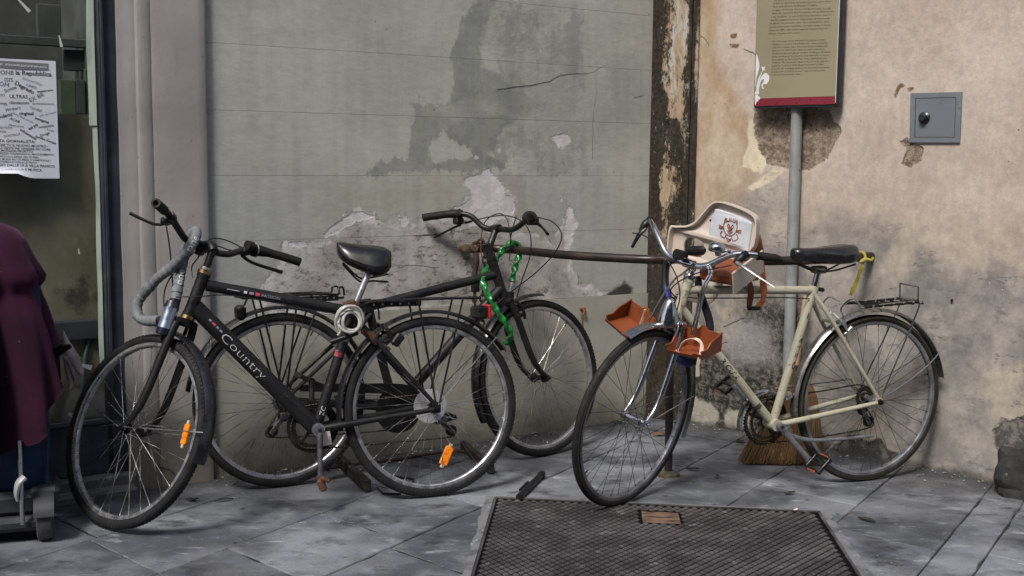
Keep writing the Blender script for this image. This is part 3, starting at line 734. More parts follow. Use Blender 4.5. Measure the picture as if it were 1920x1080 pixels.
prof = [(-0.006, 0.10), (-0.006, -0.026), (-0.013, -0.0295), (-0.042, -0.0295), (-0.056, -0.0262), (-0.200, -0.0258), (-0.213, -0.020)]
for i in range(9):
    a = pi * i / 8
    prof.append((-0.238 + 0.026 * cos(a), -0.019 - 0.007 * sin(a)))
prof += [(-0.270, -0.014), (-0.290, -0.012), (-0.300, -0.007), (-0.331, -0.003), (-0.331, 0.10)]
nz = 46; zs = np.linspace(-0.012, 2.45, nz)
rings = []
for z in zs:
    wob = 0.0014 * sin(z * 11) + 0.0012 * sin(z * 23 + 1)
    rings.append([(u + wob * 0.6, d + wob, z) for u, d in prof])
MB().loft(rings).build('shaft', JAMB, jb, smooth=28)
crack(WL, [(268, 826), (278, 836), (292, 838), (290, 855), (300, 880)], 0.003, jb, d=-0.0275)
crack(WL, [(291, 872), (305, 874), (318, 880), (328, 893)], 0.003, jb, d=-0.0275)

# ------------------------------------------------------------------ shop window
NAVY = mat('navy_frame_paint', (0.020, 0.024, 0.036), 0.45, col2=(0.036, 0.042, 0.055), ns=5, bump=0.15, spec=0.4)
sw = thing('shop_window', 'dark shop window in a navy metal frame at the left edge', 'window', WL.M)
D0 = 0.015
fu0, fu1 = WL.uz(194, 420, D0)[0], -0.328
MB().box(((fu0 + fu1) / 2, D0 + 0.04, 1.24), (fu1 - fu0, 0.08, 2.40), bev=0.004).build('frame', NAVY, sw, smooth=0)
MB().box((fu0 + 0.012, D0 - 0.008, 1.24), (0.010, 0.016, 2.40), bev=0.002).build('glazing_bead', NAVY, sw, smooth=0)
zb0, zb1 = 0.075, WL.uz(215, 792, D0)[1]
MB().box((fu0 - 0.72, D0 + 0.042, (zb0 + zb1) / 2), (1.44, 0.076, zb1 - zb0), bev=0.004).build('bottom_rail', NAVY, sw, smooth=0)
MB().box((fu0 - 0.72, D0 + 0.002, zb1 + 0.006), (1.43, 0.02, 0.012), bev=0.002).build('glazing_bead', NAVY, sw, smooth=0)
g = NT('window_glass')
tr = g.n('ShaderNodeBsdfTransparent'); gl = g.n('ShaderNodeBsdfGlossy'); ms = g.n('ShaderNodeMixShader'); fr = g.n('ShaderNodeLayerWeight'); fr.inputs[0].default_value = 0.5
gl.inputs['Roughness'].default_value = 0.03; tr.inputs[0].default_value = (0.96, 0.98, 0.97, 1)
g.link(g.math('ADD', g.math('ADD', 0.045, g.math('MULTIPLY', g.math('POWER', fr.outputs['Facing'], 5.0), 0.9)), g.math('MULTIPLY', g.ss(g.noise(3, 6, 0.7), 0.45, 0.75), 0.03)), ms.inputs[0]); g.link(tr.outputs[0], ms.inputs[1]); g.link(gl.outputs[0], ms.inputs[2])
g.link(ms.outputs[0], g.t.nodes['Material Output'].inputs[0])
DG = 0.045
MB().box((fu0 - 0.70, DG, (zb1 + 2.44) / 2), (1.40, 0.006, 2.44 - zb1)).build('pane', g.m, sw, smooth=0)
TAPE = mat('pale_green_tape', (0.42, 0.50, 0.43), 0.7, col2=(0.30, 0.37, 0.33), ns=9, sc=(3, 1, 0.6))
def strip(pts_l, pts_r, d, name, m, parent, th=0.0012):
    a = catmull([np.array([*WL.uz(*p, d), 0]) for p in pts_l], 4); b = catmull([np.array([*WL.uz(*p, d), 0]) for p in pts_r], 4)
    n = min(len(a), len(b)); v = []; f = []
    for i in range(n):
        w = 0.0012 * sin(i * 1.3)
        v += [(a[i][0], d + w, a[i][1]), (b[i][0], d + w * 0.5, b[i][1]), (a[i][0], d + th + 0.003, a[i][1]), (b[i][0], d + th + 0.003, b[i][1])]
    for i in range(n - 1):
        q = i * 4; f += [(q, q + 4, q + 5, q + 1), (q + 2, q + 3, q + 7, q + 6), (q, q + 2, q + 6, q + 4), (q + 1, q + 5, q + 7, q + 3)]
    return MB().add(v, f).build(name, m, parent, smooth=30)
def tape(name, du0, du1, z0, z1, d):
    zs_ = np.linspace(z0, z1, 26); L_ = []
    for z in zs_:
        w = 0.0018 * sin(z * 7) + 0.0012 * sin(z * 17 + 1)
        L_.append([(fu0 + du0 + w, d, z), (fu0 + du1 + w * 0.4, d - 0.001, z), (fu0 + du1 + w * 0.4, d + 0.003, z), (fu0 + du0 + w, d + 0.003, z)])
    return MB().loft(L_).build(name, TAPE, sw, smooth=30)
tape('tape_strip', -0.034, -0.008, 1.40, 2.43, DG - 0.0095)
tape('tape_strip', -0.022, -0.006, 0.475, 1.47, DG - 0.0055)
# what shows behind the glass
BOARD = NT('stained_backing')
_c = BOARD.mix(BOARD.ss(BOARD.noise(3, 6, 0.65, (1, 1, 0.6)), 0.35, 0.65), (0.13, 0.115, 0.078), (0.23, 0.205, 0.145))
_c = BOARD.mix(BOARD.ss(BOARD.noise(5, 6, 0.7, off=(3, 0, 3)), 0.56, 0.68), _c, (0.05, 0.042, 0.03))
_c = BOARD.mix(BOARD.math('MULTIPLY', BOARD.ss(BOARD.noise(22, 5, 0.7, (2, 1, 0.5)), 0.58, 0.7), 0.5), _c, (0.20, 0.19, 0.15))
BOARD = BOARD.out(_c, 0.9)
DARK = mat('shop_dark', (0.045, 0.049, 0.048), 0.9, col2=(0.075, 0.08, 0.078), ns=3)
zt = WL.uz(140, 215, 0.16)[1]
MB().box((fu0 - 0.7, 0.12, (zb1 + zt) / 2), (1.42, 0.02, zt - zb1)).build('backing_board', BOARD, sw, smooth=0)
LEDGE = mat('blue_grey_ledge', (0.025, 0.032, 0.040), 0.7, col2=(0.04, 0.05, 0.058), ns=5)
z0_, z1_ = WL.uz(150, 632, 0.16)[1], WL.uz(150, 596, 0.16)[1]
MB().box((fu0 - 0.7, 0.095, (z0_ + z1_) / 2), (1.42, 0.028, z1_ - z0_), bev=0.004).build('ledge', LEDGE, sw, smooth=0)
MB().box((fu0 - 0.6, 0.775, 1.35), (1.62, 0.02, 2.2)).build('room_back', DARK, sw, smooth=0)
MB().box((fu0 + 0.03, 0.45, 1.35), (0.02, 0.62, 2.2)).build('room_side', DARK, sw, smooth=0)
GREENB = mat('dim_green_board', (0.06, 0.08, 0.045), 0.8, col2=(0.09, 0.115, 0.07), ns=6)
SHELF = mat('dim_grey_shelf', (0.055, 0.06, 0.06), 0.8, col2=(0.035, 0.04, 0.04), ns=5)
for (px0, py0, px1, py1, d, m, nm) in ((112, 150, 140, 216, 0.30, GREENB, 'folder'), (142, 150, 158, 214, 0.30, SHELF, 'folder'), (160, 130, 176, 214, 0.31, GREENB, 'folder'), (120, 96, 178, 132, 0.36, DARK, 'box'), (-40, 76, 180, 79, 0.33, SHELF, 'shelf'), (70, 10, 112, 74, 0.40, SHELF, 'box')):
    a = WL.uz(px0, py1, d); b = WL.uz(px1, py0, d)
    MB().box(((a[0] + b[0]) / 2, d, (a[1] + b[1]) / 2), (abs(b[0] - a[0]), 0.03, abs(b[1] - a[1])), bev=0.003).build(nm, m, sw, smooth=0)
CHAIRM = mat('pale_blue_tube', (0.12, 0.17, 0.20), 0.5)  # bluish outline of a reflected chair, modelled as a solid tube
MB().tube(catmull([WL_p for WL_p in [(*WL.uz(x, y, 0.10), 0) for x, y in ((152, 760), (158, 690), (166, 640), (178, 614), (192, 604))]], 5) and
          catmull([(WL.uz(x, y, 0.10)[0], 0.10, WL.uz(x, y, 0.10)[1]) for x, y in ((150, 790), (157, 690), (166, 640), (178, 614), (196, 602))], 5), 0.006, 8).build('chair_reflection', CHAIRM, sw)
TAPEW = mat('white_tape', (0.5, 0.52, 0.5), 0.7)
for (x0, y0, x1, y1, w) in ((30, -6, 56, 22, 6), (111, 66, 116, 88, 5), (150, 684, 172, 690, 10), (128, 776, 146, 782, 12), (147, 466, 149, 476, 3)):
    a = WL.uz(x0, y0, DG - 0.006); b = WL.uz(x1, y1, DG - 0.006); e = b - a; q = np.array([-e[1], e[0]]) / np.linalg.norm(e) * w / 2 / 500
    MB().prism([a + q * 0.4, a - q * 0.4, b - q, b + q], lambda u, z, d: (u, d, z), DG - 0.0045, DG - 0.0032).build('tape_scrap', TAPEW, sw, smooth=0)
SILL = mat('sill_stone', (0.13, 0.13, 0.125), 0.9, col2=(0.07, 0.07, 0.068), ns=5, col3=(0.24, 0.235, 0.22), ns3=18, bump=1.0, bs=40)
MB().box((fu0 - 0.66, 0.045, 0.034), (1.50, 0.13, 0.080), bev=0.01).build('sill', SILL, sw, smooth=0)
MB().box((fu0 - 0.66, -0.035, 0.012), (1.48, 0.09, 0.040), bev=0.01).build('step', SILL, sw, smooth=0)

# poster pasted on the pane
PAPER = mat('poster_paper', (0.60, 0.62, 0.70), 0.75, col2=(0.54, 0.56, 0.64), ns=6, bump=0.15, bs=30)
INK = mat('poster_ink', (0.035, 0.037, 0.050), 0.8)
INKG = mat('poster_ink_grey', (0.16, 0.165, 0.19), 0.8)
po = thing('poster', 'white newspaper style poster of scattered words stuck on the shop window', 'poster', WL.M)
PD = DG - 0.0065
c00 = WL.uz(111.5, 334.5, PD); c01 = WL.uz(111, 115, PD)
pw_ = 0.345
def pfn(a, b):
    u = c00[0] - pw_ + a * pw_; z = c00[1] + 0.006 * (a - 1) * 0 + b * (c01[1] - c00[1])
    lift = 0.0
    q = max(0.0, (0.10 - b) / 0.10) * max(0.0, min(1, (0.78 - a) / 0.2))
    lift = q * q * 0.03
    return (u, PD - 0.0015 - 0.0006 * sin(a * 9 + b * 5) - lift, z + q * q * 0.018)
us = np.linspace(0, 1, 22); vv = np.linspace(0, 1, 30)
mb = MB(); mb.grid(lambda a, b: pfn(a, b), us, vv); mb.grid(lambda a, b: (pfn(a, b)[0], pfn(a, b)[1] + 0.0006, pfn(a, b)[2]), us, vv)
mb.build('sheet', PAPER, po, smooth=60)
def on_poster(x, y):
    u, z = WL.uz(x, y, PD); return np.array([u, z])
def poster_text(s, p0, p1, bold=0.0, shear=0.0, m=None, align_end=False, h=None):
    """a word set from point p0 to p1 on the sheet"""
    v, f = text2d(s, 1.0, bold, shear)
    v = np.array(v); x0, x1 = v[:, 0].min(), v[:, 0].max()
    a, b = on_poster(*p0), on_poster(*p1); e = b - a; L = np.linalg.norm(e); e = e / L; q = np.array([-e[1], e[0]])
    sc = L / (x1 - x0); sy = sc if h is None else h / 0.7
    out = []
    for x, y in v:
        r = a + e * (x - x0) * sc + q * y * sy
        aa = (r[0] - c00[0] + pw_) / pw_; bb = (r[1] - c00[1]) / (c01[1] - c00[1])
        p = pfn(min(max(aa, 0), 1), min(max(bb, 0), 1))
        out.append((p[0], p[1] - 0.0006, p[2]))
    return out, f
mbk = MB(); mbg = MB()
def PT(s, x0, y0, x1, y1, bold=0.0, shear=0.0, grey=False, h=None):
    v, f = poster_text(s, (x0 / 4.154, 90 + y0 / 4.154), (x1 / 4.154, 90 + y1 / 4.154), bold, shear, h=h)
    (mbg if grey else mbk).add(v, f)
a0, a1 = on_poster(-60, 90 + 103 / 4.154), on_poster(376 / 4.154, 90 + 122 / 4.154)
band = MB()
q = [on_poster(-65, 90 + 82 / 4.154), on_poster(376 / 4.154, 90 + 122 / 4.154), on_poster(376 / 4.154, 90 + 174 / 4.154), on_poster(-65, 90 + 140 / 4.154)]
band.prism(q, lambda u, z, d: (u, d, z), PD - 0.0022, PD - 0.0030).build('title_band', INKG, po, smooth=0)
mw = MB()
for (s, p0, p1) in (('CORRIERE FIORENTINO', (-58, 90 + 116 / 4.154), (364 / 4.154, 90 + 158 / 4.154)),):
    v, f = poster_text(s, p0, p1, 0.025, 0.15, h=0.0062); mw.add([(x, PD - 0.0036, z) for x, y, z in v], f)
mw.build('title_lettering', PAPER, po, smooth=0)
PT('LA NAZIONE', -190, 196, 106, 210, 0.02, grey=True); PT('la Repubblica', 122, 208, 402, 222, 0.022)
PT('ISIS', 36, 262, 100, 264); PT('GIOCATTOLI', 172, 244, 326, 298, grey=True); PT('CINESI', 202, 296, 280, 320); PT('Degrado', 112, 282, 258, 362, 0.02)
PT('ROM', -40, 288, 66, 308, 0.0); PT('Scritte', 38, 348, 130, 316, 0.012); PT('zanzara tigre', 290, 348, 414, 334, 0.03); PT('WRITERS', -90, 374, 38, 378, grey=True)
PT('ULTRAS', 74, 390, 216, 394, 0.01); PT('EX BR', 238, 424, 348, 374); PT('Movida', -50, 432, 56, 448); PT('clandestini', 72, 436, 224, 440, 0.008); PT('punkabbestia', 254, 440, 424, 446, grey=True)
PT('Writers', 44, 498, 162, 474, 0, 0.2); PT('Vandali', 224, 468, 322, 500, grey=True); PT('cinghiali', 148, 520, 262, 524, 0.02); PT('piu sai senti', 312, 536, 438, 506, grey=True)
PT('ambulanti', -60, 560, 96, 528, 0.02); PT('Piano della strada', 92, 510, 254, 588, 0, 0.2, grey=True); PT('ACAB', 72, 556, 150, 586, 0.01); PT('immigrati', 268, 552, 378, 590, 0.02)
PT('Minimarket', 64, 606, 186, 622, 0, 0.2, grey=True); PT('kei pty', 228, 640, 298, 600, 0.03); PT('senzatetto', 302, 626, 420, 610, 0.01); PT('Lost', 364, 640, 418, 656, grey=True)
PT('elettricini', -50, 632, 94, 628, grey=True); PT('GODZILLA', 32, 698, 160, 676); PT('schiamazzi', 152, 642, 276, 718, 0.014); PT('Droga', 316, 694, 388, 668, 0.01); PT('bombe d\'acqua', 274, 694, 434, 752, 0.015); PT('isola', -10, 656, 46, 660, grey=True)
PT('DIVENTA GIORNALISTA:', -110, 730, 272, 742, 0.012); PT('ANCHE TU IL NUOVO MOSTRO !', -60, 762, 374, 776, 0.012)
PT('GIRARE TRA LA GENTE PER VENDERE PIU\' COPIE', -160, 780, 392, 800, 0.01); PT('FARE MAGGIOR PROFITTO', -60, 804, 256, 816, 0.01); PT('LA SICUREZZA FUNZIONALE AL MANTENIMENTO', -80, 824, 416, 840, 0.01)
PT('DELL\'ORDINE E ALLA DIFESA DEL POTERE', -110, 846, 300, 860, 0.01); PT('PARLARE NEL MODO PIU\' STUPIDO E VOMITEVOLE !', -130, 868, 392, 884, 0.01); PT('INSULTINE, FORBICI E COLLA LE TROVI', -120, 888, 284, 902, 0.01)
PT('4 MAGGIO DALLE 19 A VILLA PANICO', -110, 918, 426, 932, 0.012); PT('ORTO BELLAFICA E MUSICA', -60, 944, 326, 962, 0.012)
mbk.build('lettering', INK, po, smooth=0, kind='stuff'); mbg.build('grey_lettering', INKG, po, smooth=0, kind='stuff')

# ------------------------------------------------------------------ information sign on its pole
SIGNC = mat('sign_olive_tan', (0.255, 0.230, 0.152), 0.4, col2=(0.235, 0.212, 0.138), ns=3, spec=0.45)
SIGNE = mat('sign_dark_edge', (0.018, 0.020, 0.030), 0.45)
SIGNR = mat('sign_dark_red', (0.17, 0.012, 0.025), 0.4)
SIGNW = mat('sign_white', (0.62, 0.63, 0.66), 0.5)
SIGNT = mat('sign_text', (0.095, 0.085, 0.05), 0.6)
GALV = mat('galvanised_pole', (0.28, 0.30, 0.305), 0.55, metal=0.25, col2=(0.22, 0.235, 0.24), ns=7, col3=(0.10, 0.10, 0.095), ns3=50, lo3=0.64, hi3=0.7, bump=0.3)
si = thing('information_sign', 'olive tan tourist information panel on a grey pole against the peach wall', 'sign', WR.M)
SD = -0.085
b0 = WR.uz(1411, 203, SD); b1 = WR.uz(1563, 196, SD)
su0, su1 = b0[0], b1[0]; sz0 = (b0[1] + b1[1]) / 2; SW = su1 - su0; SH = 1.05
def sface(u, z, d):
    x = (u - su0) / SW * 2 - 1
    return (u, SD + d + 0.012 * (x * x), z)
mb = MB(); n = 18; r = 0.014
sec = []
for i in range(n + 1):
    u = su0 + SW * i / n; sec.append(u)
def plate(z0, z1, d, th, name, m, u0=su0, u1=su1):
    us = np.linspace(u0, u1, 15)
    rings = [[sface(u, z, dd) for z, dd in ((z0, d), (z1, d), (z1, d + th), (z0, d + th))] for u in us]
    return MB().loft(rings).build(name, m, si, smooth=30)
plate(sz0 + 0.040, sz0 + SH, 0.0, 0.004, 'face_panel', SIGNC)
plate(sz0 + 0.006, sz0 + 0.0395, -0.0008, 0.004, 'red_band', SIGNR)
# dark rounded tray behind the face
rings = []
for z, k in ((sz0 - 0.004, 0.010), (sz0 + 0.002, 0.003), (sz0 + 0.012, 0.0), (sz0 + SH, 0.0)):
    rings.append([(su0 - 0.006 + k, SD + 0.020, z), (su0 - 0.003 + k, SD + 0.0145, z), (su0 + SW * 0.25, SD + 0.0065, z), (su0 + SW * 0.5, SD + 0.0045, z), (su0 + SW * 0.75, SD + 0.0065, z), (su1 + 0.003 - k, SD + 0.0145, z), (su1 + 0.012 - k, SD + 0.022, z), (su1 + 0.012 - k, SD + 0.052, z), (su1 - 0.01, SD + 0.062, z), (su0 + 0.01, SD + 0.062, z), (su0 - 0.006 + k, SD + 0.052, z)])
MB().loft(rings).build('tray', SIGNE, si, smooth=40)
MB().loft([[(su1 - 0.0005, SD + 0.0125, z), (su1 + 0.002, SD + 0.0115, z), (su1 + 0.003, SD + 0.016, z), (su1, SD + 0.018, z)] for z in (sz0 + 0.012, sz0 + SH)]).build('trim_strip', SIGNW, si, smooth=0)
mt = MB()
def sign_line(s, px, py, px1, py1, size, shear=0.0):
    a = WR.uz(px, py, SD); b = WR.uz(px1, py1, SD)
    v, f = text2d(s, 1.0, 0.006, shear); v = np.array(v); w = v[:, 0].max() - v[:, 0].min()
    L = b[0] - a[0]; sc = size / 0.72 * 1.0
    kx = L / w
    mt.add([sface(a[0] + (x - v[:, 0].min()) * kx, a[1] + (b[1] - a[1]) * ((x - v[:, 0].min()) / w) + y * sc, -0.0012) for x, y in v], f)
it = ['stile gotico, risale al sec. Restauri e decori', "parrocchie. La facciata neogotica, in stile, risale", "al XIX sec. All'interno conserva numerose opere d'arte", 'fra le quali affreschi del Maestro di Figline,', 'di seguaci di Niccolo Gerini e Nardo di Cione, di Luigi', 'Ademollo, e tavole di Bicci di Lorenzo, Alesso Baldovinetti', 'e del "Graffione". La quattrocentesca Cappella a sinistra', "dell'altar maggiore conserva il Tabernacolo del Sacramento", 'di Mino da Fiesole, con un reliquiario che', 'ricorda un miracolo eucaristico che ebbe luogo in questa', 'chiesa nel 1230, nella stessa cappella Cosimo Rosselli', "affresco l'evento miracoloso."]
x1s = [1560, 1537, 1557, 1532, 1556, 1561, 1556, 1555, 1553, 1557, 1550, 1501]
for i, s in enumerate(it):
    y = -7 + i * 6.35; xl = 1452 - i * 1.15 - 0
    sl = 0.036
    sign_line(s, xl, y + 1.5, x1s[i], y + 1.5 - (x1s[i] - xl) * sl, 0.0066)
en = ['The 15th century church dedicated to St Ambrose of Milan', 'belonged to a convent of Benedictine nuns. It has undergone', 'restoration at various dates. The present facade, in gothic style,', 'dates from the 19th century. Inside are many works of art,', 'including frescoes by the Master of Figline, by followers of Niccolo', 'Gerini and Nardo di Cione, and by Luigi Ademollo, as well as', 'panel paintings by Bicci di Lorenzo, Alesso Baldovinetti and', '"Graffione". The 15th century chapel to the left of the high altar', 'houses the "Tabernacle of the Blessed Sacrament" by Mino', 'da Fiesole, with a reliquary depicting the Eucharistic miracle that', 'took place here in 1230. In the same chapel is a fresco of the', 'miracle by Cosimo Rosselli (1486).']
x2s = [1547, 1550, 1551, 1545, 1556, 1553, 1549, 1553, 1544, 1555, 1546, 1501]
for i, s in enumerate(en):
    y = 78.5 + i * 5.72; xl = 1448 - i * 0.26
    sign_line(s, xl, y, x2s[i], y - (x2s[i] - xl) * 0.031, 0.0058, 0.22)
mt.build('lettering', SIGNT, si, smooth=0, kind='stuff')
# the white lily half cut by the left edge of the panel
ml = MB()
def lily(pts, k=5):
    P = catmull([np.array([*WR.uz(x, y, SD), 0]) for x, y in pts], k, True)
    ml.prism([(max(p[0], su0 + 0.001), p[1]) for p in P], lambda u, z, d: sface(u, z, d), -0.0012, -0.0004)
cx = lambda x, y: (1400 + x * 0.2037, y * 0.2037)
lily([cx(78, 505), cx(100, 555), cx(108, 610), cx(95, 670), cx(80, 720), cx(72, 800), cx(70, 700)])
lily([cx(78, 830), cx(92, 740), cx(120, 680), cx(138, 648), cx(130, 612), cx(150, 618), cx(166, 608), cx(158, 630), cx(164, 650), cx(146, 648), cx(126, 690), cx(104, 750), cx(90, 830)])
lily([cx(92, 838), cx(104, 760), cx(128, 705), cx(165, 672), cx(200, 695), cx(203, 735), cx(180, 772), cx(150, 776), cx(140, 790), cx(150, 812), cx(140, 816), cx(128, 782), cx(150, 752), cx(150, 728), cx(125, 745), cx(108, 800), cx(104, 838)])
lily([cx(68, 842), cx(104, 840), cx(102, 866), cx(68, 868)], 2)
lily([cx(66, 880), cx(84, 872), cx(116, 900), cx(104, 920), cx(92, 905), cx(98, 930), cx(84, 935), cx(66, 965)])
ml.build('lily_emblem', SIGNW, si, smooth=0)
pu = WR.uz(1487, 400, -0.04)[0]
PB = WR.uz(1474, 815, -0.035); PTOP = WR.uz(1494, 215, -0.035)
def pole_pt(z):
    t = (z - PB[1]) / (PTOP[1] - PB[1])
    return (PB[0] + (PTOP[0] - PB[0]) * t, -0.034, z)
MB().tube([pole_pt(z) for z in np.linspace(-0.005, sz0 + 0.6, 24)], 0.0262, 18).build('pole', GALV, si, smooth=60)

# ------------------------------------------------------------------ meter cabinet door on the right wall
BOXP = mat('cabinet_blue_grey', (0.135, 0.155, 0.175), 0.55, metal=0.1, col2=(0.165, 0.18, 0.195), ns=8, col3=(0.095, 0.075, 0.06), ns3=14, lo3=0.60, hi3=0.70, bump=0.35)
BLK = mat('black_knob', (0.012, 0.012, 0.013), 0.35)
GAP = mat('dark_gap', (0.015, 0.014, 0.014), 0.9)
mc = thing('meter_cabinet', 'square blue grey metal meter cabinet with a round black knob in the wall', 'cabinet', WR.M)
q = [WR.uz(1707, 267, 0), WR.uz(1801, 267.5, 0), WR.uz(1805, 172.5, 0), WR.uz(1709, 175, 0)]
ctr = np.mean(q, 0)
inn = [p + (ctr - p) * 0.20 for p in q]
def ring_frame(outer, inner, d0, d1, name, m, parent):
    mb = MB()
    for i in range(4):
        a, b = outer[i], outer[(i + 1) % 4]; c, d = inner[(i + 1) % 4], inner[i]
        mb.prism([a, b, c, d], lambda u, z, dd: (u, dd, z), d0, d1)
    return mb.build(name, m, parent, smooth=0)
ring_frame(q, inn, -0.010, 0.03, 'frame', BOXP, mc)
MB().prism([p + (ctr - p) * 0.16 for p in q], lambda u, z, d: (u, d, z), 0.001, 0.02).build('gap', GAP, mc, smooth=0)
dr = MB().prism([p + (ctr - p) * 0.225 for p in q], lambda u, z, d: (u, d, z), -0.0085, 0.0005).build('door', BOXP, mc, smooth=0)
kc = WR.uz(1735, 221, 0)
mb = MB(lambda p: np.array([kc[0] + p[0], -0.0085 - p[1], kc[1] + p[2]]))
mb.rev([(0.0, 0), (0.024, 0), (0.024, 0.006), (0.017, 0.010), (0.016, 0.022), (0.012, 0.026), (0.0, 0.026)], 28)
mb.build('knob', BLK, dr, smooth=40)

# ------------------------------------------------------------------ the house on the other side of the street (seen in the glass and the chrome)
HS = mat('ochre_house_plaster', (0.30, 0.24, 0.17), 0.9, col2=(0.24, 0.19, 0.14), ns=0.8)
HW = mat('house_shutter', (0.05, 0.065, 0.05), 0.6)
HT = mat('house_stone_trim', (0.24, 0.235, 0.22), 0.85)
oh = thing('opposite_house', 'tall ochre house across the street, reflected in the shop window', 'building', loc=(2.0, -8.0, 0))
MB().box((0, -2.0, 5.5), (26, 4.0, 11.0)).build('wall', HS, oh, smooth=0)
MB().box((0, 0.12, 0.45), (26, 0.24, 0.9)).build('plinth', HT, oh, smooth=0)
MB().box((0, 0.25, 10.9), (26.6, 1.2, 0.25)).build('eaves', HT, oh, smooth=0)
wm = MB().box((0, 0, 0), (1.15, 0.10, 1.9)).mesh('shutter', HW, 0); tm = MB().box((0, 0, 0), (1.5, 0.08, 0.16)).mesh('sill', HT, 0)
for r_, z in enumerate((2.3, 5.4, 8.4)):
    for i in range(8):
        w_ = mesh_obj('window', wm, oh, Matrix.Translation((-11.2 + i * 3.2, 0.02, z)))
        mesh_obj('sill', tm, w_, Matrix.Translation((0, 0.06, -1.04)))

# ------------------------------------------------------------------ bicycles
RUB = mat('tyre_rubber', (0.0085, 0.009, 0.010), 0.75, spec=0.3, col2=(0.020, 0.020, 0.021), ns=14, lo=0.42, hi=0.7, bump=0.3, bs=300)
RUBO = mat('old_tyre_rubber', (0.010, 0.0098, 0.0092), 0.7, spec=0.3, col2=(0.028, 0.025, 0.020), ns=12, lo=0.45, hi=0.7)
GUMW = mat('tyre_gum_line', (0.040, 0.032, 0.018), 0.8)
ALU = mat('brushed_aluminium', (0.50, 0.51, 0.54), 0.36, metal=0.85, col2=(0.36, 0.36, 0.38), ns=25, bump=0.1)
ALUD = mat('dull_aluminium', (0.26, 0.27, 0.30), 0.45, metal=0.7, col2=(0.16, 0.165, 0.18), ns=18)
SPK = mat('bright_spoke', (0.62, 0.62, 0.62), 0.30, metal=0.9, col2=(0.16, 0.155, 0.15), ns=7, lo=0.42, hi=0.58)
SPKD = mat('dark_spoke', (0.040, 0.040, 0.042), 0.5, metal=0.5)
CHR = mat('old_chrome', (0.50, 0.51, 0.54), 0.15, metal=1.0, col2=(0.42, 0.41, 0.40), ns=22, lo=0.52, col3=(0.16, 0.10, 0.06), ns3=45, lo3=0.68, hi3=0.75, rvar=0.08)
INOX = mat('dull_steel_guard', (0.30, 0.295, 0.29), 0.28, metal=0.9, col2=(0.14, 0.135, 0.13), ns=10, rvar=0.1)
BLKP = mat('black_frame_paint', (0.0065, 0.007, 0.008), 0.5, col2=(0.0135, 0.014, 0.015), ns=9, lo=0.4, hi=0.7, col3=(0.10, 0.098, 0.094), ns3=95, lo3=0.675, hi3=0.73, spec=0.32)
BLKM = mat('black_metal', (0.0065, 0.0065, 0.007), 0.42, metal=0.1, col2=(0.017, 0.0165, 0.016), ns=20, spec=0.4)
BLKR = mat('black_rubber_grip', (0.0065, 0.0065, 0.007), 0.7, col2=(0.014, 0.014, 0.014), ns=40, spec=0.3)
BLKG = mat('black_guard', (0.007, 0.0075, 0.009), 0.3, col2=(0.018, 0.019, 0.023), ns=9, col3=(0.13, 0.13, 0.13), ns3=70, lo3=0.68, hi3=0.74, spec=0.5)
BRNB = mat('rusty_black_bar', (0.018, 0.014, 0.0135), 0.45, metal=0.3, col2=(0.045, 0.028, 0.022), ns=11)
CREAM = NT('cream_frame_paint')
_c = CREAM.mix(CREAM.ss(CREAM.noise(5, 5, 0.6), 0.4, 0.65), (0.36, 0.345, 0.262), (0.43, 0.415, 0.33))
_c = CREAM.mix(CREAM.math('MULTIPLY', CREAM.ss(CREAM.noise(24, 6, 0.72), 0.57, 0.66), 0.85), _c, (0.21, 0.17, 0.095))
_c = CREAM.mix(CREAM.ss(CREAM.noise(55, 5, 0.7, off=(3, 1, 2)), 0.645, 0.69), _c, (0.05, 0.032, 0.02))
CREAM = CREAM.out(_c, 0.42, 0, None, 0.45)
GOLD = mat('brass_headset', (0.30, 0.20, 0.09), 0.35, metal=0.8, col2=(0.10, 0.06, 0.03), ns=40)
LEATH = mat('saddle_vinyl', (0.0085, 0.0088, 0.010), 0.27, col2=(0.017, 0.017, 0.018), ns=8, bump=0.05, spec=0.55, rvar=0.08)
ORNG = mat('orange_reflector', (0.95, 0.27, 0.012), 0.22, col2=(0.80, 0.18, 0.008), ns=50, spec=0.6)
ORNGD = mat('amber_reflector', (0.62, 0.115, 0.01), 0.25, col2=(0.40, 0.06, 0.006), ns=40)
REDR = mat('red_reflector', (0.36, 0.010, 0.012), 0.25)
WPLA = mat('white_disc', (0.33, 0.33, 0.35), 0.6, col2=(0.22, 0.22, 0.235), ns=20, col3=(0.2, 0.19, 0.17), ns3=40)
CHAINM = mat('greasy_chain', (0.022, 0.018, 0.015), 0.5, metal=0.5, col2=(0.06, 0.04, 0.025), ns=60)
CABLE = mat('cable_black', (0.010, 0.010, 0.011), 0.4)
RUST = mat('rusted_steel', (0.085, 0.036, 0.018), 0.85, col2=(0.035, 0.020, 0.014), ns=30, bump=0.5, col3=(0.17, 0.075, 0.03), ns3=60)
DECW = mat('decal_white', (0.52, 0.53, 0.56), 0.5)
DECR = mat('decal_red', (0.50, 0.05, 0.09), 0.5)
DECG = mat('decal_grey', (0.22, 0.23, 0.27), 0.5)
DECK = mat('decal_black', (0.018, 0.017, 0.016), 0.5)

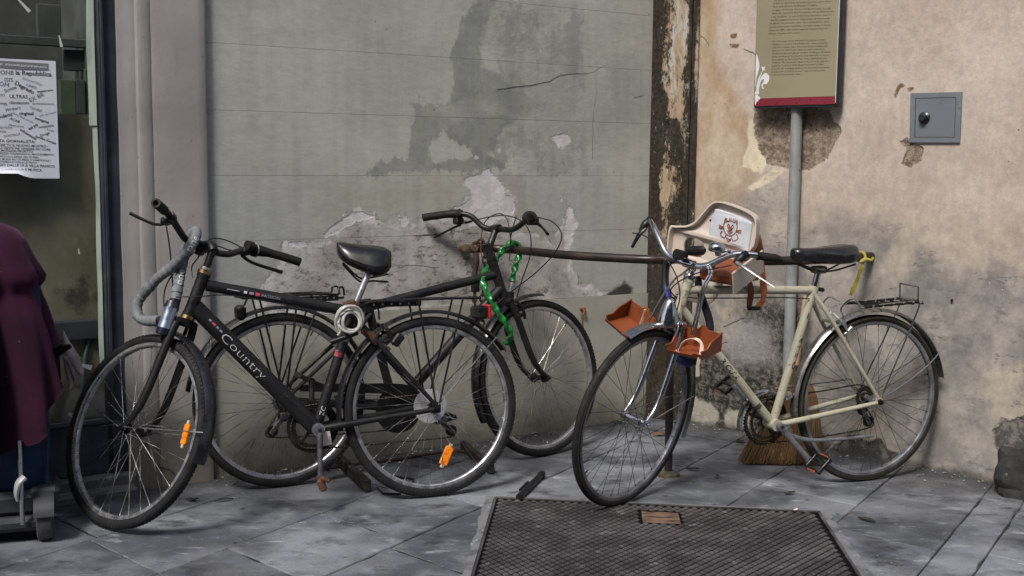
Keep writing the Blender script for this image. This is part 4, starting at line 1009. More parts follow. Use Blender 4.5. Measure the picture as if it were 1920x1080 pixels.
def rotm(ax, t):
    a = np.array(ax, float); a /= np.linalg.norm(a); K = np.array([[0, -a[2], a[1]], [a[2], 0, -a[0]], [-a[1], a[0], 0]])
    return np.eye(3) + sin(t) * K + (1 - cos(t)) * K @ K
_wc = {}
class Bike:
    def __init__(s, p, label):
        s.x, s.y, s.yaw, s.lean, s.steer, s.wb, s.ha, s.R, s.phb, s.pht, s.bbx, s.bbz, s.scx, s.scz = p
        Rm = rotm((0, 0, 1), s.yaw) @ rotm((1, 0, 0), -s.lean)
        s.Rm = Rm; s.o = np.array([s.x, s.y, 0.0])
        M = Matrix([list(Rm[i]) + [s.o[i]] for i in range(3)] + [[0, 0, 0, 1]])
        s.root = thing('bicycle', label, 'bicycle', M)
        s.a = np.array([-cos(s.ha), 0, sin(s.ha)]); s.perp = np.array([sin(s.ha), 0, cos(s.ha)])
        s.fa = np.array([s.wb, 0, s.R]); s.ap = s.fa - 0.05 * s.perp
        s.S = rotm(s.a, s.steer)
        s.hb = s.ap + s.a * s.phb; s.ht = s.ap + s.a * s.pht
        s.bb = np.array([s.bbx, 0, s.bbz]); s.sc = np.array([s.scx, 0, s.scz])
    def F(s, q): return s.S @ (np.asarray(q, float) - s.ap) + s.ap
    def W(s, q): return s.Rm @ np.asarray(q, float) + s.o
    def WF(s, q): return s.W(s.F(q))
    def add(s, mb, name, m, parent=None, **k): return mb.build(name, m, s.root if parent is None else parent, **k)

def wheel(bk, front, tr, rim_w, rim_h, rimmat, tyremat, spokemat, n_spoke=36, tread=False, gum=False, drive=0, hubmat=None, phase=0.0, valve=None, rimdark=None):
    R = bk.R; s_ = bk
    c = s_.F(s_.fa) if front else np.array([0, 0, R])
    S = s_.S if front else np.eye(3)
    M = Matrix([list(S[i]) + [c[i]] for i in range(3)] + [[0, 0, 0, 1]])
    w = sub('wheel', s_.root, M)
    key = (R, tr, rim_w, rim_h, rimmat.name, tyremat.name, tread, gum)
    if key not in _wc:
        rc = R - tr
        prof = [(rc + tr * cos(a) * (1.0 if cos(a) > -0.6 else 1.0), tr * sin(a)) for a in np.linspace(-2.45, 2.45, 15)]
        ty = MB().rev(prof, 96).mesh('tyre', tyremat, 40)
        ro = rc - tr * 0.62; ri = ro - rim_h
        hw = rim_w / 2
        rp = [(ro, hw), (ro - 0.001, hw + 0.0006), (ri + 0.005, hw), (ri + 0.001, hw * 0.72), (ri, hw * 0.3), (ri, -hw * 0.3), (ri + 0.001, -hw * 0.72), (ri + 0.005, -hw), (ro - 0.001, -hw - 0.0006), (ro, -hw), (ro - 0.006, -hw + 0.004), (ro - 0.006, hw - 0.004)]
        rm = MB().rev(rp, 96).mesh('rim', rimmat, 30)
        tm = None
        if tread:
            mb = MB(); nt = 130
            for i in range(nt):
                for sg, off in ((-1, 0), (1, 0.5)):
                    a = 2 * pi * (i + off) / nt; er = np.array([cos(a), 0, sin(a)]); et = np.array([-sin(a), 0, cos(a)]); ey = np.array([0, 1.0, 0])
                    nrm = er * 0.62 + ey * sg * 0.78; side = -er * 0.78 * sg + ey * 0.62
                    p = er * rc + nrm * tr
                    mb.box(p, (0.010, 0.008, 0.004), R=np.c_[et, side, nrm])
            tm = mb.mesh('tread_knobs', tyremat, 0)
        gm = MB().rev([(rc + tr * cos(a) * 1.004, sg * tr * sin(a) * 1.004) for sg in (1,) for a in np.linspace(1.1, 1.45, 4)] , 96, closedprof=False).mesh('sidewall_band', GUMW, 40) if gum else None
        _wc[key] = (ty, rm, tm, gm)
    ty, rm, tm, gm = _wc[key]
    mesh_obj('tyre', ty, w); mesh_obj('rim', rm, w)
    if tm:
        o = mesh_obj('tread', tm, w); o['kind'] = 'stuff'
    if gm:
        for sg in (1, -1): mesh_obj('sidewall_band', gm, w, Matrix.Scale(-1, 4, (0, 1, 0)) if sg < 0 else None)
    hubmat = hubmat or ALUD
    hk = ('hub', front, hubmat.name)
    if hk not in _wc:
        fl = 0.021 if front else 0.024; hw = 0.034 if front else 0.032
        pr = [(0.0045, -0.068), (0.0045, -0.052), (0.009, -0.052), (0.010, -0.040), (0.012, -hw - 0.004), (fl, -hw - 0.002), (fl, -hw + 0.001), (0.013, -hw + 0.005), (0.011, 0), (0.013, hw - 0.005), (fl, hw - 0.001), (fl, hw + 0.002), (0.012, hw + 0.004), (0.010, 0.040), (0.009, 0.052), (0.0045, 0.052), (0.0045, 0.068)]
        _wc[hk] = MB().rev(pr, 24, closedprof=False).mesh('hub', hubmat, 40)
    mesh_obj('hub', _wc[hk], w)
    # spokes: four kinds (side, direction) each shared and turned about the axle
    rr = R - tr * 1.62 - rim_h * 0.55
    fl = 0.021 if front else 0.024; hw = 0.034 if front else 0.032
    per = n_spoke // 4
    for sd in (1, -1):
        for tg in (1, -1):
            k = ('spoke', R, tr, rim_h, front, spokemat.name, sd, tg, n_spoke)
            if k not in _wc:
                th = tg * (2 * pi / n_spoke) * 5.2
                a = np.array([fl * cos(th), sd * hw, fl * sin(th)]); b = np.array([rr, sd * 0.002, 0])
                d = (b - a) / np.linalg.norm(b - a)
                mb = MB().tube([a, b - d * 0.014], 0.00098, 5).tube([b - d * 0.014, b + d * 0.006], 0.0021, 5)
                _wc[k] = mb.mesh('spoke', spokemat, 60)
            base = phase + (0 if sd > 0 else pi / per / 2 * 1.0) + (0 if tg > 0 else pi / per)
            for i in range(per):
                an = base + 2 * pi * i / per
                mesh_obj('spoke', _wc[k], w, Matrix.Rotation(-an, 4, 'Y'))
    if valve is not None:
        mb = MB().tube([(rr + 0.012, 0, 0), (rr - 0.028, 0, 0)], 0.0030, 8)
        mesh_obj('valve', mb.mesh('valve', BLKM), w, Matrix.Rotation(-valve, 4, 'Y'))
    return w
def reflector(w, rad, ang, along, L, Wd, m, caps=True):
    """a spoke reflector in the wheel plane, long side at angle 'along' (from +X to +Z)"""
    c = np.array([rad * cos(ang), 0.004, rad * sin(ang)]); e = np.array([cos(along), 0, sin(along)]); q = np.array([-sin(along), 0, cos(along)])
    R = np.c_[e, [0, 1, 0], q]
    o = MB().box(c, (L, 0.010, Wd), R=R, bev=0.003).build('reflector', m, w, smooth=0)
    mb = MB()
    for sg in (-1, 1): mb.box(c + e * sg * (L / 2 + 0.006), (0.013, 0.008, Wd * 0.42), R=R, bev=0.002)
    if caps: mb.build('reflector_clip', mat('clip_cream', (0.55, 0.43, 0.26), 0.5), w, smooth=0)
def guard(bk, front, rad, w, a0, a1, m, name='mudguard', n=48, thick=0.0016, dep=0.012):
    c = bk.fa if front else np.array([0, 0, bk.R])
    pr = []
    for t in np.linspace(-1, 1, 9): pr.append((rad - dep * (abs(t) ** 2.4), t * w / 2))
    pr2 = [(r - thick, y * 0.985) for r, y in pr][::-1]
    mb = MB(bk.F if front else None).rev(pr + pr2, n, a0, a1, c)
    return bk.add(mb, name, m, smooth=50)
def blade_pts(bk, sg, lowk=0.13, yt=0.040, yb=0.053):
    hb = bk.hb
    P0 = hb - bk.a * 0.035; P1 = hb - bk.a * 0.10; P2 = bk.ap + bk.a * lowk + bk.perp * 0.004; P3 = bk.ap + bk.a * lowk * 0.42 + bk.perp * 0.020; P4 = bk.fa
    y = [yt, yt + 0.006, yb - 0.002, yb, yb]
    return catmull([p + np.array([0, sg * yy, 0]) for p, yy in zip((P0, P1, P2, P3, P4), y)], 6)
def fork(bk, m, r0=0.0125, r1=0.0075, crown=0.020, cm=None, flat=1.0):
    mb = MB(bk.F)
    for sg in (1, -1):
        mb.tube(blade_pts(bk, sg), [r0, r0, r0 * 0.95, r0 * 0.75, r1], 12)
        mb.box(bk.fa + np.array([0, sg * 0.053, 0]), (0.022, 0.006, 0.026), bev=0.002)
    o = bk.add(mb, 'fork', m)
    mb = MB(bk.F); c0 = bk.hb - bk.a * 0.004; c1 = bk.hb - bk.a * 0.040
    mb.tube([c0, c1], crown, 16)
    mb.tube([bk.hb - bk.a * 0.030 + np.array([0, -0.045, 0]), bk.hb - bk.a * 0.026, bk.hb - bk.a * 0.030 + np.array([0, 0.045, 0])], [0.014, 0.018, 0.014], 12)
    mb.build('fork_crown', cm or m, o)
    for sg in (1, -1):
        mb = MB(bk.F)
        mb.tube([bk.fa + np.array([0, sg * 0.056, 0]), bk.fa + np.array([0, sg * 0.064, 0])], 0.010, 6)
        mb.tube([bk.fa + np.array([0, sg * 0.064, 0]), bk.fa + np.array([0, sg * 0.074, 0])], 0.0055, 8)
        mb.build('axle_nut', cm if cm is not None else BLKM, o)
    return o
def frame(bk, m, tt=0.0165, dt=0.0165, st=0.0165, ht=0.019, tt_f=None, tt_r=None, dt_f=None, cs=0.0105, ss=0.008, ss_top=None):
    a = bk.a
    mb = MB()
    mb.tube([bk.hb, bk.ht], ht, 20)
    mb.tube([bk.hb - a * 0.001, bk.hb + a * 0.012], ht * 1.12, 20); mb.tube([bk.ht - a * 0.012, bk.ht + a * 0.001], ht * 1.12, 20)
    tf = bk.hb + a * (bk.pht - bk.phb) * 0.72 if tt_f is None else np.array(tt_f); tr_ = bk.sc + np.array([0, 0, -0.01]) if tt_r is None else np.array(tt_r)
    df = bk.hb + a * 0.035 if dt_f is None else np.array(dt_f)
    mb.tube(catmull([tf, (tf + tr_) / 2 + np.array([0, 0, 0.001]), tr_], 4), tt, 20)
    mb.tube([df, bk.bb], dt, 22)
    mb.tube([bk.sc, bk.bb], st, 20)
    mb.tube([bk.bb + np.array([0, -0.036, 0]), bk.bb + np.array([0, 0.036, 0])], 0.023, 22)
    sdir = (bk.sc - bk.bb) / np.linalg.norm(bk.sc - bk.bb)
    mb.tube([bk.sc - sdir * 0.03, bk.sc], st * 1.14, 20)
    stp = bk.sc - sdir * 0.03 if ss_top is None else np.array(ss_top)
    ax = np.array([0, 0, bk.R])
    for sg in (1, -1):
        mb.tube(catmull([bk.bb + np.array([-0.015, sg * 0.022, 0.0]), bk.bb * 0.72 + ax * 0.28 + np.array([0, sg * 0.042, 0]), ax + np.array([0.012, sg * 0.064, -0.004])], 5), [cs * 1.1, cs, cs * 0.75], 12)
        mb.tube(catmull([stp + np.array([0, sg * 0.015, 0]), stp * 0.75 + ax * 0.25 + np.array([0, sg * 0.040, 0]), ax + np.array([0.004, sg * 0.064, 0.012])], 5), [ss, ss, ss * 0.8], 10)
        mb.box(ax + np.array([0.002, sg * 0.064, 0.0]), (0.034, 0.006, 0.034), bev=0.002)
    mb.tube([stp * 0.75 + ax * 0.25 + np.array([0, 0.04, 0]), stp * 0.75 + ax * 0.25 + np.array([0, -0.04, 0])], ss * 0.8, 8)
    o = bk.add(mb, 'frame', m)
    for sg in (1, -1):
        mb = MB()
        mb.tube([ax + np.array([0, sg * 0.067, 0]), ax + np.array([0, sg * 0.076, 0])], 0.0115, 6); mb.tube([ax + np.array([0, sg * 0.076, 0]), ax + np.array([0, sg * 0.085, 0])], 0.0058, 8)
        mb.build('axle_nut', BLKM, o)
    return o
def tube_text(bk, parent, s, a, b, r, size, m, side=1, bold=0.0, shear=0.0, name='lettering', space=1.0, vshift=0.0, up_sign=1):
    """letters lying on the side of a tube whose axis runs a -> b; side +1 is the bicycle's left"""
    v, f = text2d(s, 1.0, bold, shear, space); v = np.array(v)
    a = np.array(a, float); b = np.array(b, float); e = (b - a); L = np.linalg.norm(e); e /= L
    x0, x1 = v[:, 0].min(), v[:, 0].max(); sc = L / (x1 - x0); sz = size / 0.7 * 1.0
    lat = np.array([0, side, 0.0]); up = np.cross(lat, e) * up_sign
    if True:
        out = []
        for x, y in v:
            t = y * sz - size * 0.5 + vshift
            th = max(-1.35, min(1.35, t / r))
            out.append(a + e * (x - x0) * sc + up * (r * sin(th)) + lat * (r * cos(th) + 0.0007))
    return MB().add(out, f).build(name, m, parent, smooth=0)
def chain_loop(bk, pts, lat, r=0.0042, name='chain'):
    P = catmull([np.array([x, lat, z]) for x, z in pts], 10, True)
    # resample in half-inch links
    L = [0]
    for i in range(len(P)): L.append(L[-1] + np.linalg.norm(P[(i + 1) % len(P)] - P[i]))
    n = int(L[-1] / 0.0127) * 2; Q = []
    for i in range(n):
        t = i / n * L[-1]; k = min(len(P) - 1, int(np.searchsorted(L, t, 'right') - 1)); q = (t - L[k]) / max(1e-9, L[k + 1] - L[k])
        Q.append(P[k] * (1 - q) + P[(k + 1) % len(P)] * q)
    return bk.add(MB().tube(Q, [r if i % 2 else r * 0.62 for i in range(n)], 6, closed=True, up=(0, 1, 0)), name, CHAINM, smooth=0)
def ring_teeth(c, r, lat, n, th=0.003, inner=0.8, spider=5, hub=0.02):
    mb = MB()
    prof = []
    pts = []
    for i in range(n * 2):
        a = 2 * pi * i / (n * 2); rr = r if i % 2 else r - 0.007
        pts.append((rr, a))
    o = [np.array([c[0] + q * cos(a), lat, c[2] + q * sin(a)]) for q, a in pts]; inn = [np.array([c[0] + r * inner * cos(a), lat, c[2] + r * inner * sin(a)]) for q, a in pts]
    d = np.array([0, th, 0]); m = len(o)
    v = o + inn + [p + d for p in o] + [p + d for p in inn]; f = []
    for i in range(m):
        j = (i + 1) % m
        f += [(i, j, m + j, m + i), (2 * m + i, 3 * m + i, 3 * m + j, 2 * m + j), (i, 2 * m + i, 2 * m + j, j), (m + i, m + j, 3 * m + j, 3 * m + i)]
    mb.add(v, f)
    for k in range(spider):
        a = 2 * pi * k / spider + 0.4
        mb.tube([(c[0] + hub * 0.5 * cos(a), lat + th / 2, c[2] + hub * 0.5 * sin(a)), (c[0] + r * (inner + 0.03) * cos(a), lat + th / 2, c[2] + r * (inner + 0.03) * sin(a))], [0.008, 0.006], 6)
    mb.tube([(c[0], lat - 0.004, c[2]), (c[0], lat + th + 0.004, c[2])], hub, 18)
    return mb
def crank(bk, end, lat0, lat1, m, r=0.0095):
    bb = bk.bb
    e = np.array([end[0], lat1, end[1]]); s0 = bb + np.array([0, lat0, 0])
    mb = MB(); sg = 1 if lat1 > 0 else -1
    mb.tube([s0 - np.array([0, sg * 0.012, 0]), s0 + np.array([0, sg * 0.012, 0])], 0.0155, 16)
    mb.tube([s0, s0 * 0.5 + e * 0.5, e], [0.013, 0.0105, 0.0105], 12, flat=1.0)
    mb.tube([e - np.array([0, sg * 0.009, 0]), e + np.array([0, sg * 0.009, 0])], 0.0125, 14)
    o = bk.add(mb, 'crank_arm', m)
    MB().tube([s0 + np.array([0, sg * 0.0105, 0]), s0 + np.array([0, sg * 0.0135, 0])], 0.0072, 14).build('crank_bolt', BLKM, o)
    return o
def pedal(bk, c, sg, rot, m=None, refl=None, L=0.09, Wd=0.065):
    """pedal body outboard of the crank end c"""
    e = np.array([cos(rot), 0, sin(rot)]); q = np.array([-sin(rot), 0, cos(rot)]); y = np.array([0, 1.0, 0]); c = np.array(c, float)
    R = np.c_[e, y, q]
    mb = MB()
    mb.tube([c, c + y * sg * (L + 0.012)], 0.006, 10)
    for k in (-1, 1): mb.box(c + e * k * Wd / 2 + y * sg * (L / 2 + 0.012), (0.009, L, 0.020), R=R, bev=0.002)
    for k in (0.014, L + 0.008): mb.box(c + y * sg * k, (Wd, 0.008, 0.016), R=R, bev=0.002)
    o = bk.add(mb, 'pedal', m or BLKM, smooth=0)
    if refl is not None:
        for k in (-1, 1): MB().box(c + e * k * (Wd / 2 + 0.0055) + y * sg * (L / 2 + 0.012), (0.004, L * 0.55, 0.014), R=R, bev=0.001).build('reflector', refl, o, smooth=0)
        
    return o
def cable(bk, pts, r=0.0026, steer=True, m=None, name='cable', k=7):
    return bk.add(MB(bk.F if steer else None).tube(catmull(pts, k), r, 7), name, m or CABLE)
def saddle(bk, name, nose, tail, z_nose, z_tail, wid, hgt, m, roll=0.0, twist=0.0, nose_w=0.028, ey=0.62, ez=0.75, en=0.09, et=0.84):
    """lofted saddle between nose x and tail x (bicycle coordinates)"""
    n = 20; rings = []
    piv = np.array([(nose + tail) / 2, 0, (z_nose + z_tail) / 2])
    Rt = rotm((0, 0, 1), twist) @ rotm((1, 0, 0), roll)
    for i in range(n + 1):
        t = i / n
        x = nose + (tail - nose) * t
        s_ = 1 / (1 + math.exp(-(t - 0.52) * 9.0))
        hw = nose_w + (wid - nose_w) * s_
        endk = sqrt(max(0.02, 1 - max(0, (en - t) / en) ** 2)) * sqrt(max(0.04, 1 - max(0, (t - et) / (1 - et)) ** 2))
        hw *= endk
        zt = z_nose + (z_tail - z_nose) * t + 0.010 * sin(pi * t * 1.0) * -0.6 + 0.012 * s_
        hh = hgt * (0.70 + 0.30 * s_) * (0.45 + 0.55 * endk)
        ring = []
        for j in range(20):
            a = 2 * pi * j / 20; cx, cz = cos(a), sin(a)
            y = hw * (abs(cx) ** ey) * (1 if cx >= 0 else -1)
            zz = (abs(cz) ** ez) * (1 if cz >= 0 else -1)
            z = zt - hh * 0.5 + hh * 0.5 * zz - (0.020 * (abs(y) / wid) ** 2 if zz > 0 else 0) - (0.012 * (1 - endk))
            dip = 0.008 * math.exp(-(y / 0.02) ** 2) * s_ if zz > 0.3 else 0
            p = np.array([x, y, z - dip])
            ring.append(Rt @ (p - piv) + piv)
        rings.append(ring)
    o = bk.add(MB().loft(rings), name, m, smooth=70)
    mb = MB()
    for sg in (1, -1):
        P = [np.array([nose + (tail - nose) * 0.10, sg * 0.010, z_nose - hgt * 0.75]), np.array([nose + (tail - nose) * 0.4, sg * 0.022, (z_nose + z_tail) / 2 - hgt - 0.012]), np.array([nose + (tail - nose) * 0.65, sg * 0.024, (z_nose + z_tail) / 2 - hgt - 0.012]), np.array([nose + (tail - nose) * 0.93, sg * wid * 0.55, z_tail - hgt * 0.9])]
        mb.tube([Rt @ (p - piv) + piv for p in catmull(P, 6)], 0.0038, 8)
    mb.build('saddle_rail', BLKM, o)
    return o
def derailleur(bk, p0, p1, lat, m=ALUD):
    p0 = np.array([p0[0], lat, p0[1]]); p1 = np.array([p1[0], lat, p1[1]])
    mb = MB()
    ax = np.array([0.0, lat, bk.R])
    mb.tube([ax + np.array([0, 0.008, -0.01]), p0], [0.012, 0.010], 10)
    for q, r in ((p0, 0.022), (p1, 0.022)):
        mb.tube([q - np.array([0, 0.004, 0]), q + np.array([0, 0.004, 0])], r, 18)
    o = bk.add(mb, 'derailleur', BLKM, smooth=40)
    e = p1 - p0; e /= np.linalg.norm(e)
    mb = MB()
    for k in (-1, 1): mb.tube([p0 - e * 0.012 + np.array([0, k * 0.008, 0]), p1 + e * 0.012 + np.array([0, k * 0.008, 0])], [0.009, 0.009], 8, flat=0.3, up=(0, 1, 0))
    mb.box(p0 + np.array([0.0, -0.018 if lat < 0 else 0.018, 0.004]), (0.036, 0.020, 0.026), bev=0.004)
    mb.build('cage', mat('cage_metal', (0.14, 0.145, 0.16), 0.4, metal=0.7, col2=(0.05, 0.05, 0.055), ns=40), o)
    return o

# ================= the dark bicycle in front, leaning back on the other one
A = Bike((-0.290, 4.279, 3.528, -0.103, -0.980, 1.101, 1.188, 0.346, 0.438, 0.594, 0.450, 0.298, 0.292, 0.739), 'black city bicycle lettered Country with its front wheel turned, leaning in front of another bicycle')
fA = frame(A, BLKP, tt=0.0205, dt=0.030, st=0.0190, ht=0.0215, tt_f=(0.826, 0, 0.838), tt_r=(0.300, 0, 0.722), dt_f=(0.868, 0, 0.762), cs=0.0125, ss=0.0098)
wfA = wheel(A, True, 0.0185, 0.023, 0.018, ALU, RUB, SPK, tread=True, phase=0.12, valve=3.3, hubmat=BLKM)
wrA = wheel(A, False, 0.0190, 0.023, 0.018, ALU, RUB, SPK, tread=True, phase=0.05, valve=1.9, hubmat=BLKM)
reflector(wfA, 0.258, radians(190), radians(103), 0.070, 0.024, ORNG)
reflector(wrA, 0.200, radians(255), radians(116), 0.074, 0.034, ORNG)
MB().tube([(0, -0.022, 0), (0, -0.0195, 0)], 0.066, 40).build('spoke_disc', WPLA, wrA)
mb = MB()
for r, y in ((0.048, -0.028), (0.042, -0.033), (0.036, -0.038), (0.030, -0.043)):
    mb.add(*(lambda q: (q.v, q.f))(ring_teeth((0, 0, 0), r, y, 22, 0.002, 0.7, 0)))
mb.build('sprocket', CHAINM, wrA, smooth=0)
fkA = fork(A, BLKP, 0.0150, 0.0095, 0.0215)
for q, k in ((A.ht + A.a * 0.008, 0.0), (A.hb - A.a * 0.006, 1)):
    A.add(MB(A.F).tube([q - A.a * 0.007, q + A.a * 0.005], [0.0265, 0.0255], 22), 'headset_ring', GOLD)
A.add(MB(A.F).tube([A.ht + A.a * 0.015, A.ht + A.a * 0.026], 0.0205, 18), 'lock_nut', ALU)
guard(A, False, 0.372, 0.052, radians(-10), radians(147), BLKG)
guard(A, True, 0.372, 0.054, radians(112), radians(205), BLKG)
# stays of the front guard and the rear guard
mb = MB(A.F)
for sg in (1, -1): mb.tube(catmull([A.fa + np.array([0, sg * 0.058, 0]), A.fa + np.array([-0.19, sg * 0.050, -0.03]), A.fa + np.array([-0.362, sg * 0.028, -0.055])], 5), 0.0022, 6)
A.add(mb, 'guard_stay', SPK)
mb = MB()
for sg in (1, -1): mb.tube([np.array([-0.005, sg * 0.066, 0.36]), np.array([-0.262, sg * 0.030, 0.60])], 0.0022, 6)
A.add(mb, 'guard_stay', SPK)
# stem and bar
mb = MB(A.F)
q0 = A.ht + A.a * 0.010; q1 = np.array([0.800, 0, 0.968]); cl = np.array([0.862, 0, 0.990])
mb.tube([q0, q0 * 0.5 + q1 * 0.5, q1], 0.0135, 14); mb.tube(catmull([q1 - np.array([0.004, 0, 0.012]), q1 + np.array([0.012, 0, 0.012]), cl], 5), [0.0185, 0.020, 0.0185], 14)
mb.tube([cl + np.array([0, -0.025, 0]), cl + np.array([0, 0.025, 0])], 0.0195, 16); mb.box(cl + np.array([0.004, 0, -0.024]), (0.022, 0.030, 0.016), bev=0.003)
A.add(mb, 'stem', BLKM)
BARM = mat('worn_black_bar', (0.016, 0.0145, 0.0145), 0.42, metal=0.35, col2=(0.038, 0.026, 0.022), ns=14)
half = [(0.862, 0.0, 0.990), (0.860, 0.045, 0.986), (0.848, 0.090, 0.986), (0.828, 0.145, 1.003), (0.806, 0.200, 1.020), (0.780, 0.258, 1.021), (0.745, 0.322, 1.013)]
hrA = [(0.862, 0.0, 0.990), (0.852, -0.058, 0.985), (0.840, -0.112, 0.992), (0.834, -0.162, 1.018), (0.828, -0.212, 1.039), (0.812, -0.262, 1.047), (0.780, -0.325, 1.043)]
bar = [np.array(p) for p in hrA[:0:-1]] + [np.array(p) for p in half]
bA = A.add(MB(A.F).tube(catmull(bar, 7), 0.0122, 14), 'handlebar', BARM)
def along(pts, t0, t1, k=7):
    P = catmull(pts, k); i0 = int(t0 * (len(P) - 1)); i1 = int(t1 * (len(P) - 1))
    return P[i0:i1 + 1]
# near grip: short bare sleeve with an open end; far grip with twist shifter
gl = along([np.array(p) for p in half], 0.83, 1.0)
MB(A.F).tube(gl, [0.0165] * len(gl), 16).build('grip', BLKR, bA)
e = gl[-1] - gl[-2]; e /= np.linalg.norm(e)
MB(A.F).tube([gl[-1] - e * 0.001, gl[-1] + e * 0.003], [0.0170, 0.0165], 18).build('grip_end', BLKR, bA)
MB(A.F).tube([gl[-1] + e * 0.0025, gl[-1] + e * 0.0036], 0.0098, 16).build('bar_hole', mat('hole_dark', (0.002, 0.002, 0.002), 0.95, spec=0.0), bA)
gr = along([np.array(p) for p in hrA], 0.70, 1.0) + [np.array([0.742, -0.395, 1.033])]
MB(A.F).tube(gr, [0.0235, 0.0245, 0.0235, 0.021, 0.0205, 0.0195, 0.0165, 0.0160, 0.0160, 0.0160, 0.0165], 16).build('grip', BLKR, bA)
MB(A.F).tube([gr[2], gr[2] * 0.5 + gr[3] * 0.5], [0.0262, 0.0258], 20).build('shifter_ring', mat('ring_cream', (0.38, 0.36, 0.25), 0.5, col2=(0.05, 0.05, 0.05), ns=60), bA)
def lever(bk, parent, br, tip, sg, m=BLKM, r=(0.0075, 0.0065, 0.0065, 0.008), bend=(0, 0, -0.012), bracket=True):
    br = np.array(br, float); tip = np.array(tip, float)
    mid = br * 0.55 + tip * 0.45 + np.array(bend)
    o = MB(bk.F).tube(catmull([br, br * 0.8 + tip * 0.2 + np.array(bend) * 0.9, mid, tip], 5), list(r), 10, flat=0.75).build('brake_lever', m, parent)
    return o
levL = lever(A, bA, (0.828, 0.205, 0.998), (0.900, 0.297, 1.020), 1)
MB(A.F).box((0.816, 0.206, 1.006), (0.040, 0.034, 0.026), bev=0.006).tube([(0.812, 0.188, 1.018), (0.798, 0.220, 1.022)], 0.0185, 14).build('lever_bracket', BLKM, levL)
levR = lever(A, bA, (0.850, -0.195, 1.016), (0.800, -0.362, 0.992), -1, r=(0.008, 0.0075, 0.0075, 0.009), bend=(0.012, 0, -0.004))
MB(A.F).box((0.838, -0.190, 1.028), (0.042, 0.040, 0.026), bev=0.006).tube([(0.815, -0.180, 1.044), (0.812, -0.205, 1.047)], 0.0195, 14).tube([(0.85, -0.165, 1.02), (0.86, -0.140, 1.02)], 0.005, 8).build('lever_bracket', BLKM, levR)
cable(A, [(0.835, 0.190, 0.994), (0.875, 0.135, 0.960), (0.910, 0.085, 0.905), (0.935, 0.045, 0.83), (0.945, 0.028, 0.76), (0.935, 0.020, 0.705)])
cable(A, [(0.862, -0.142, 1.022), (0.890, -0.09, 1.030), (0.900, -0.035, 1.005), (0.925, 0.02, 0.93), (0.955, 0.05, 0.86), (0.97, 0.05, 0.80), (0.955, 0.045, 0.735), (0.93, 0.035, 0.70)])
cable(A, [(0.83, -0.195, 1.034), (0.87, -0.12, 1.058), (0.89, -0.06, 1.04), (0.87, 0.00, 0.95), (0.86, 0.035, 0.90), (0.845, 0.040, 0.855)])
cable(A, [(0.935, 0.03, 0.80), (0.85, 0.040, 0.800), (0.75, 0.030, 0.800), (0.60, 0.026, 0.770), (0.45, 0.026, 0.735), (0.30, 0.022, 0.705)], steer=False, r=0.0022)
# front brake arms and rear brake
def vbrake(bk, c, steer, wdt=0.042, drop=0.07, m=BLKM, d=(0, 0, 1), fwd=(1, 0, 0)):
    c = np.array(c, float); d = np.array(d, float); fw = np.array(fwd, float)
    mb = MB(bk.F if steer else None)
    for sg in (1, -1):
        y = np.array([0, sg, 0.0])
        mb.tube(catmull([c + y * wdt * 0.75 + d * 0.02, c + y * wdt + fw * 0.012 - d * drop * 0.3, c + y * wdt * 0.85 + fw * 0.012 - d * drop], 4), [0.006, 0.0075, 0.0065], 8)
        mb.box(c + y * wdt * 0.55 - d * drop * 0.72 + fw * 0.004, (0.042, 0.016, 0.014), R=np.c_[np.cross(np.array([0, 1.0, 0]), d), [0, 1, 0], d], bev=0.003)
    mb.tube([c + np.array([0, -wdt, 0]) + d * 0.018, c + np.array([0, wdt, 0]) + d * 0.018], 0.0026, 6)
    return bk.add(mb, 'brake', m)
fb = A.hb - A.a * 0.045 + A.perp * 0.026
vbrake(A, fb, True, 0.045, 0.075, d=A.a, fwd=A.perp)
rbA = np.array([0.190, 0, 0.655]); rd = np.array([-sin(radians(62)), 0, cos(radians(62))]); rdir = np.array([0.52, 0, 0.85])
vbrake(A, rbA, False, 0.046, 0.07, d=np.array([0.35, 0, 0.94]), fwd=np.array([-0.94, 0, 0.35]))
A.add(MB().box((0.142, 0.052, 0.612), (0.05, 0.022, 0.034), R=rotm((0, 1, 0), 0.9), bev=0.006), 'brake_block', BLKM, smooth=0)
# saddle and post
pd = np.array([0.226, 0, 0.880]); A.add(MB().tube([A.sc - (pd - A.sc) * 0.2, pd], 0.0128, 18), 'seat_post', ALU)
A.add(MB().tube([np.array([0.300, -0.020, 0.728]), np.array([0.300, 0.026, 0.728])], 0.008, 10).tube([np.array([0.296, 0.024, 0.742]), np.array([0.268, 0.028, 0.690])], 0.006, 8), 'seat_clamp', ALU)
saddle(A, 'saddle', 0.348, 0.146, 0.992, 0.948, 0.088, 0.122, LEATH, roll=-0.30, twist=-0.25, nose_w=0.066, ey=0.95, ez=1.0, en=0.40, et=0.60)
A.add(MB().box((0.232, 0, 0.880), (0.05, 0.05, 0.022), bev=0.005), 'saddle_clamp', BLKM, smooth=0)
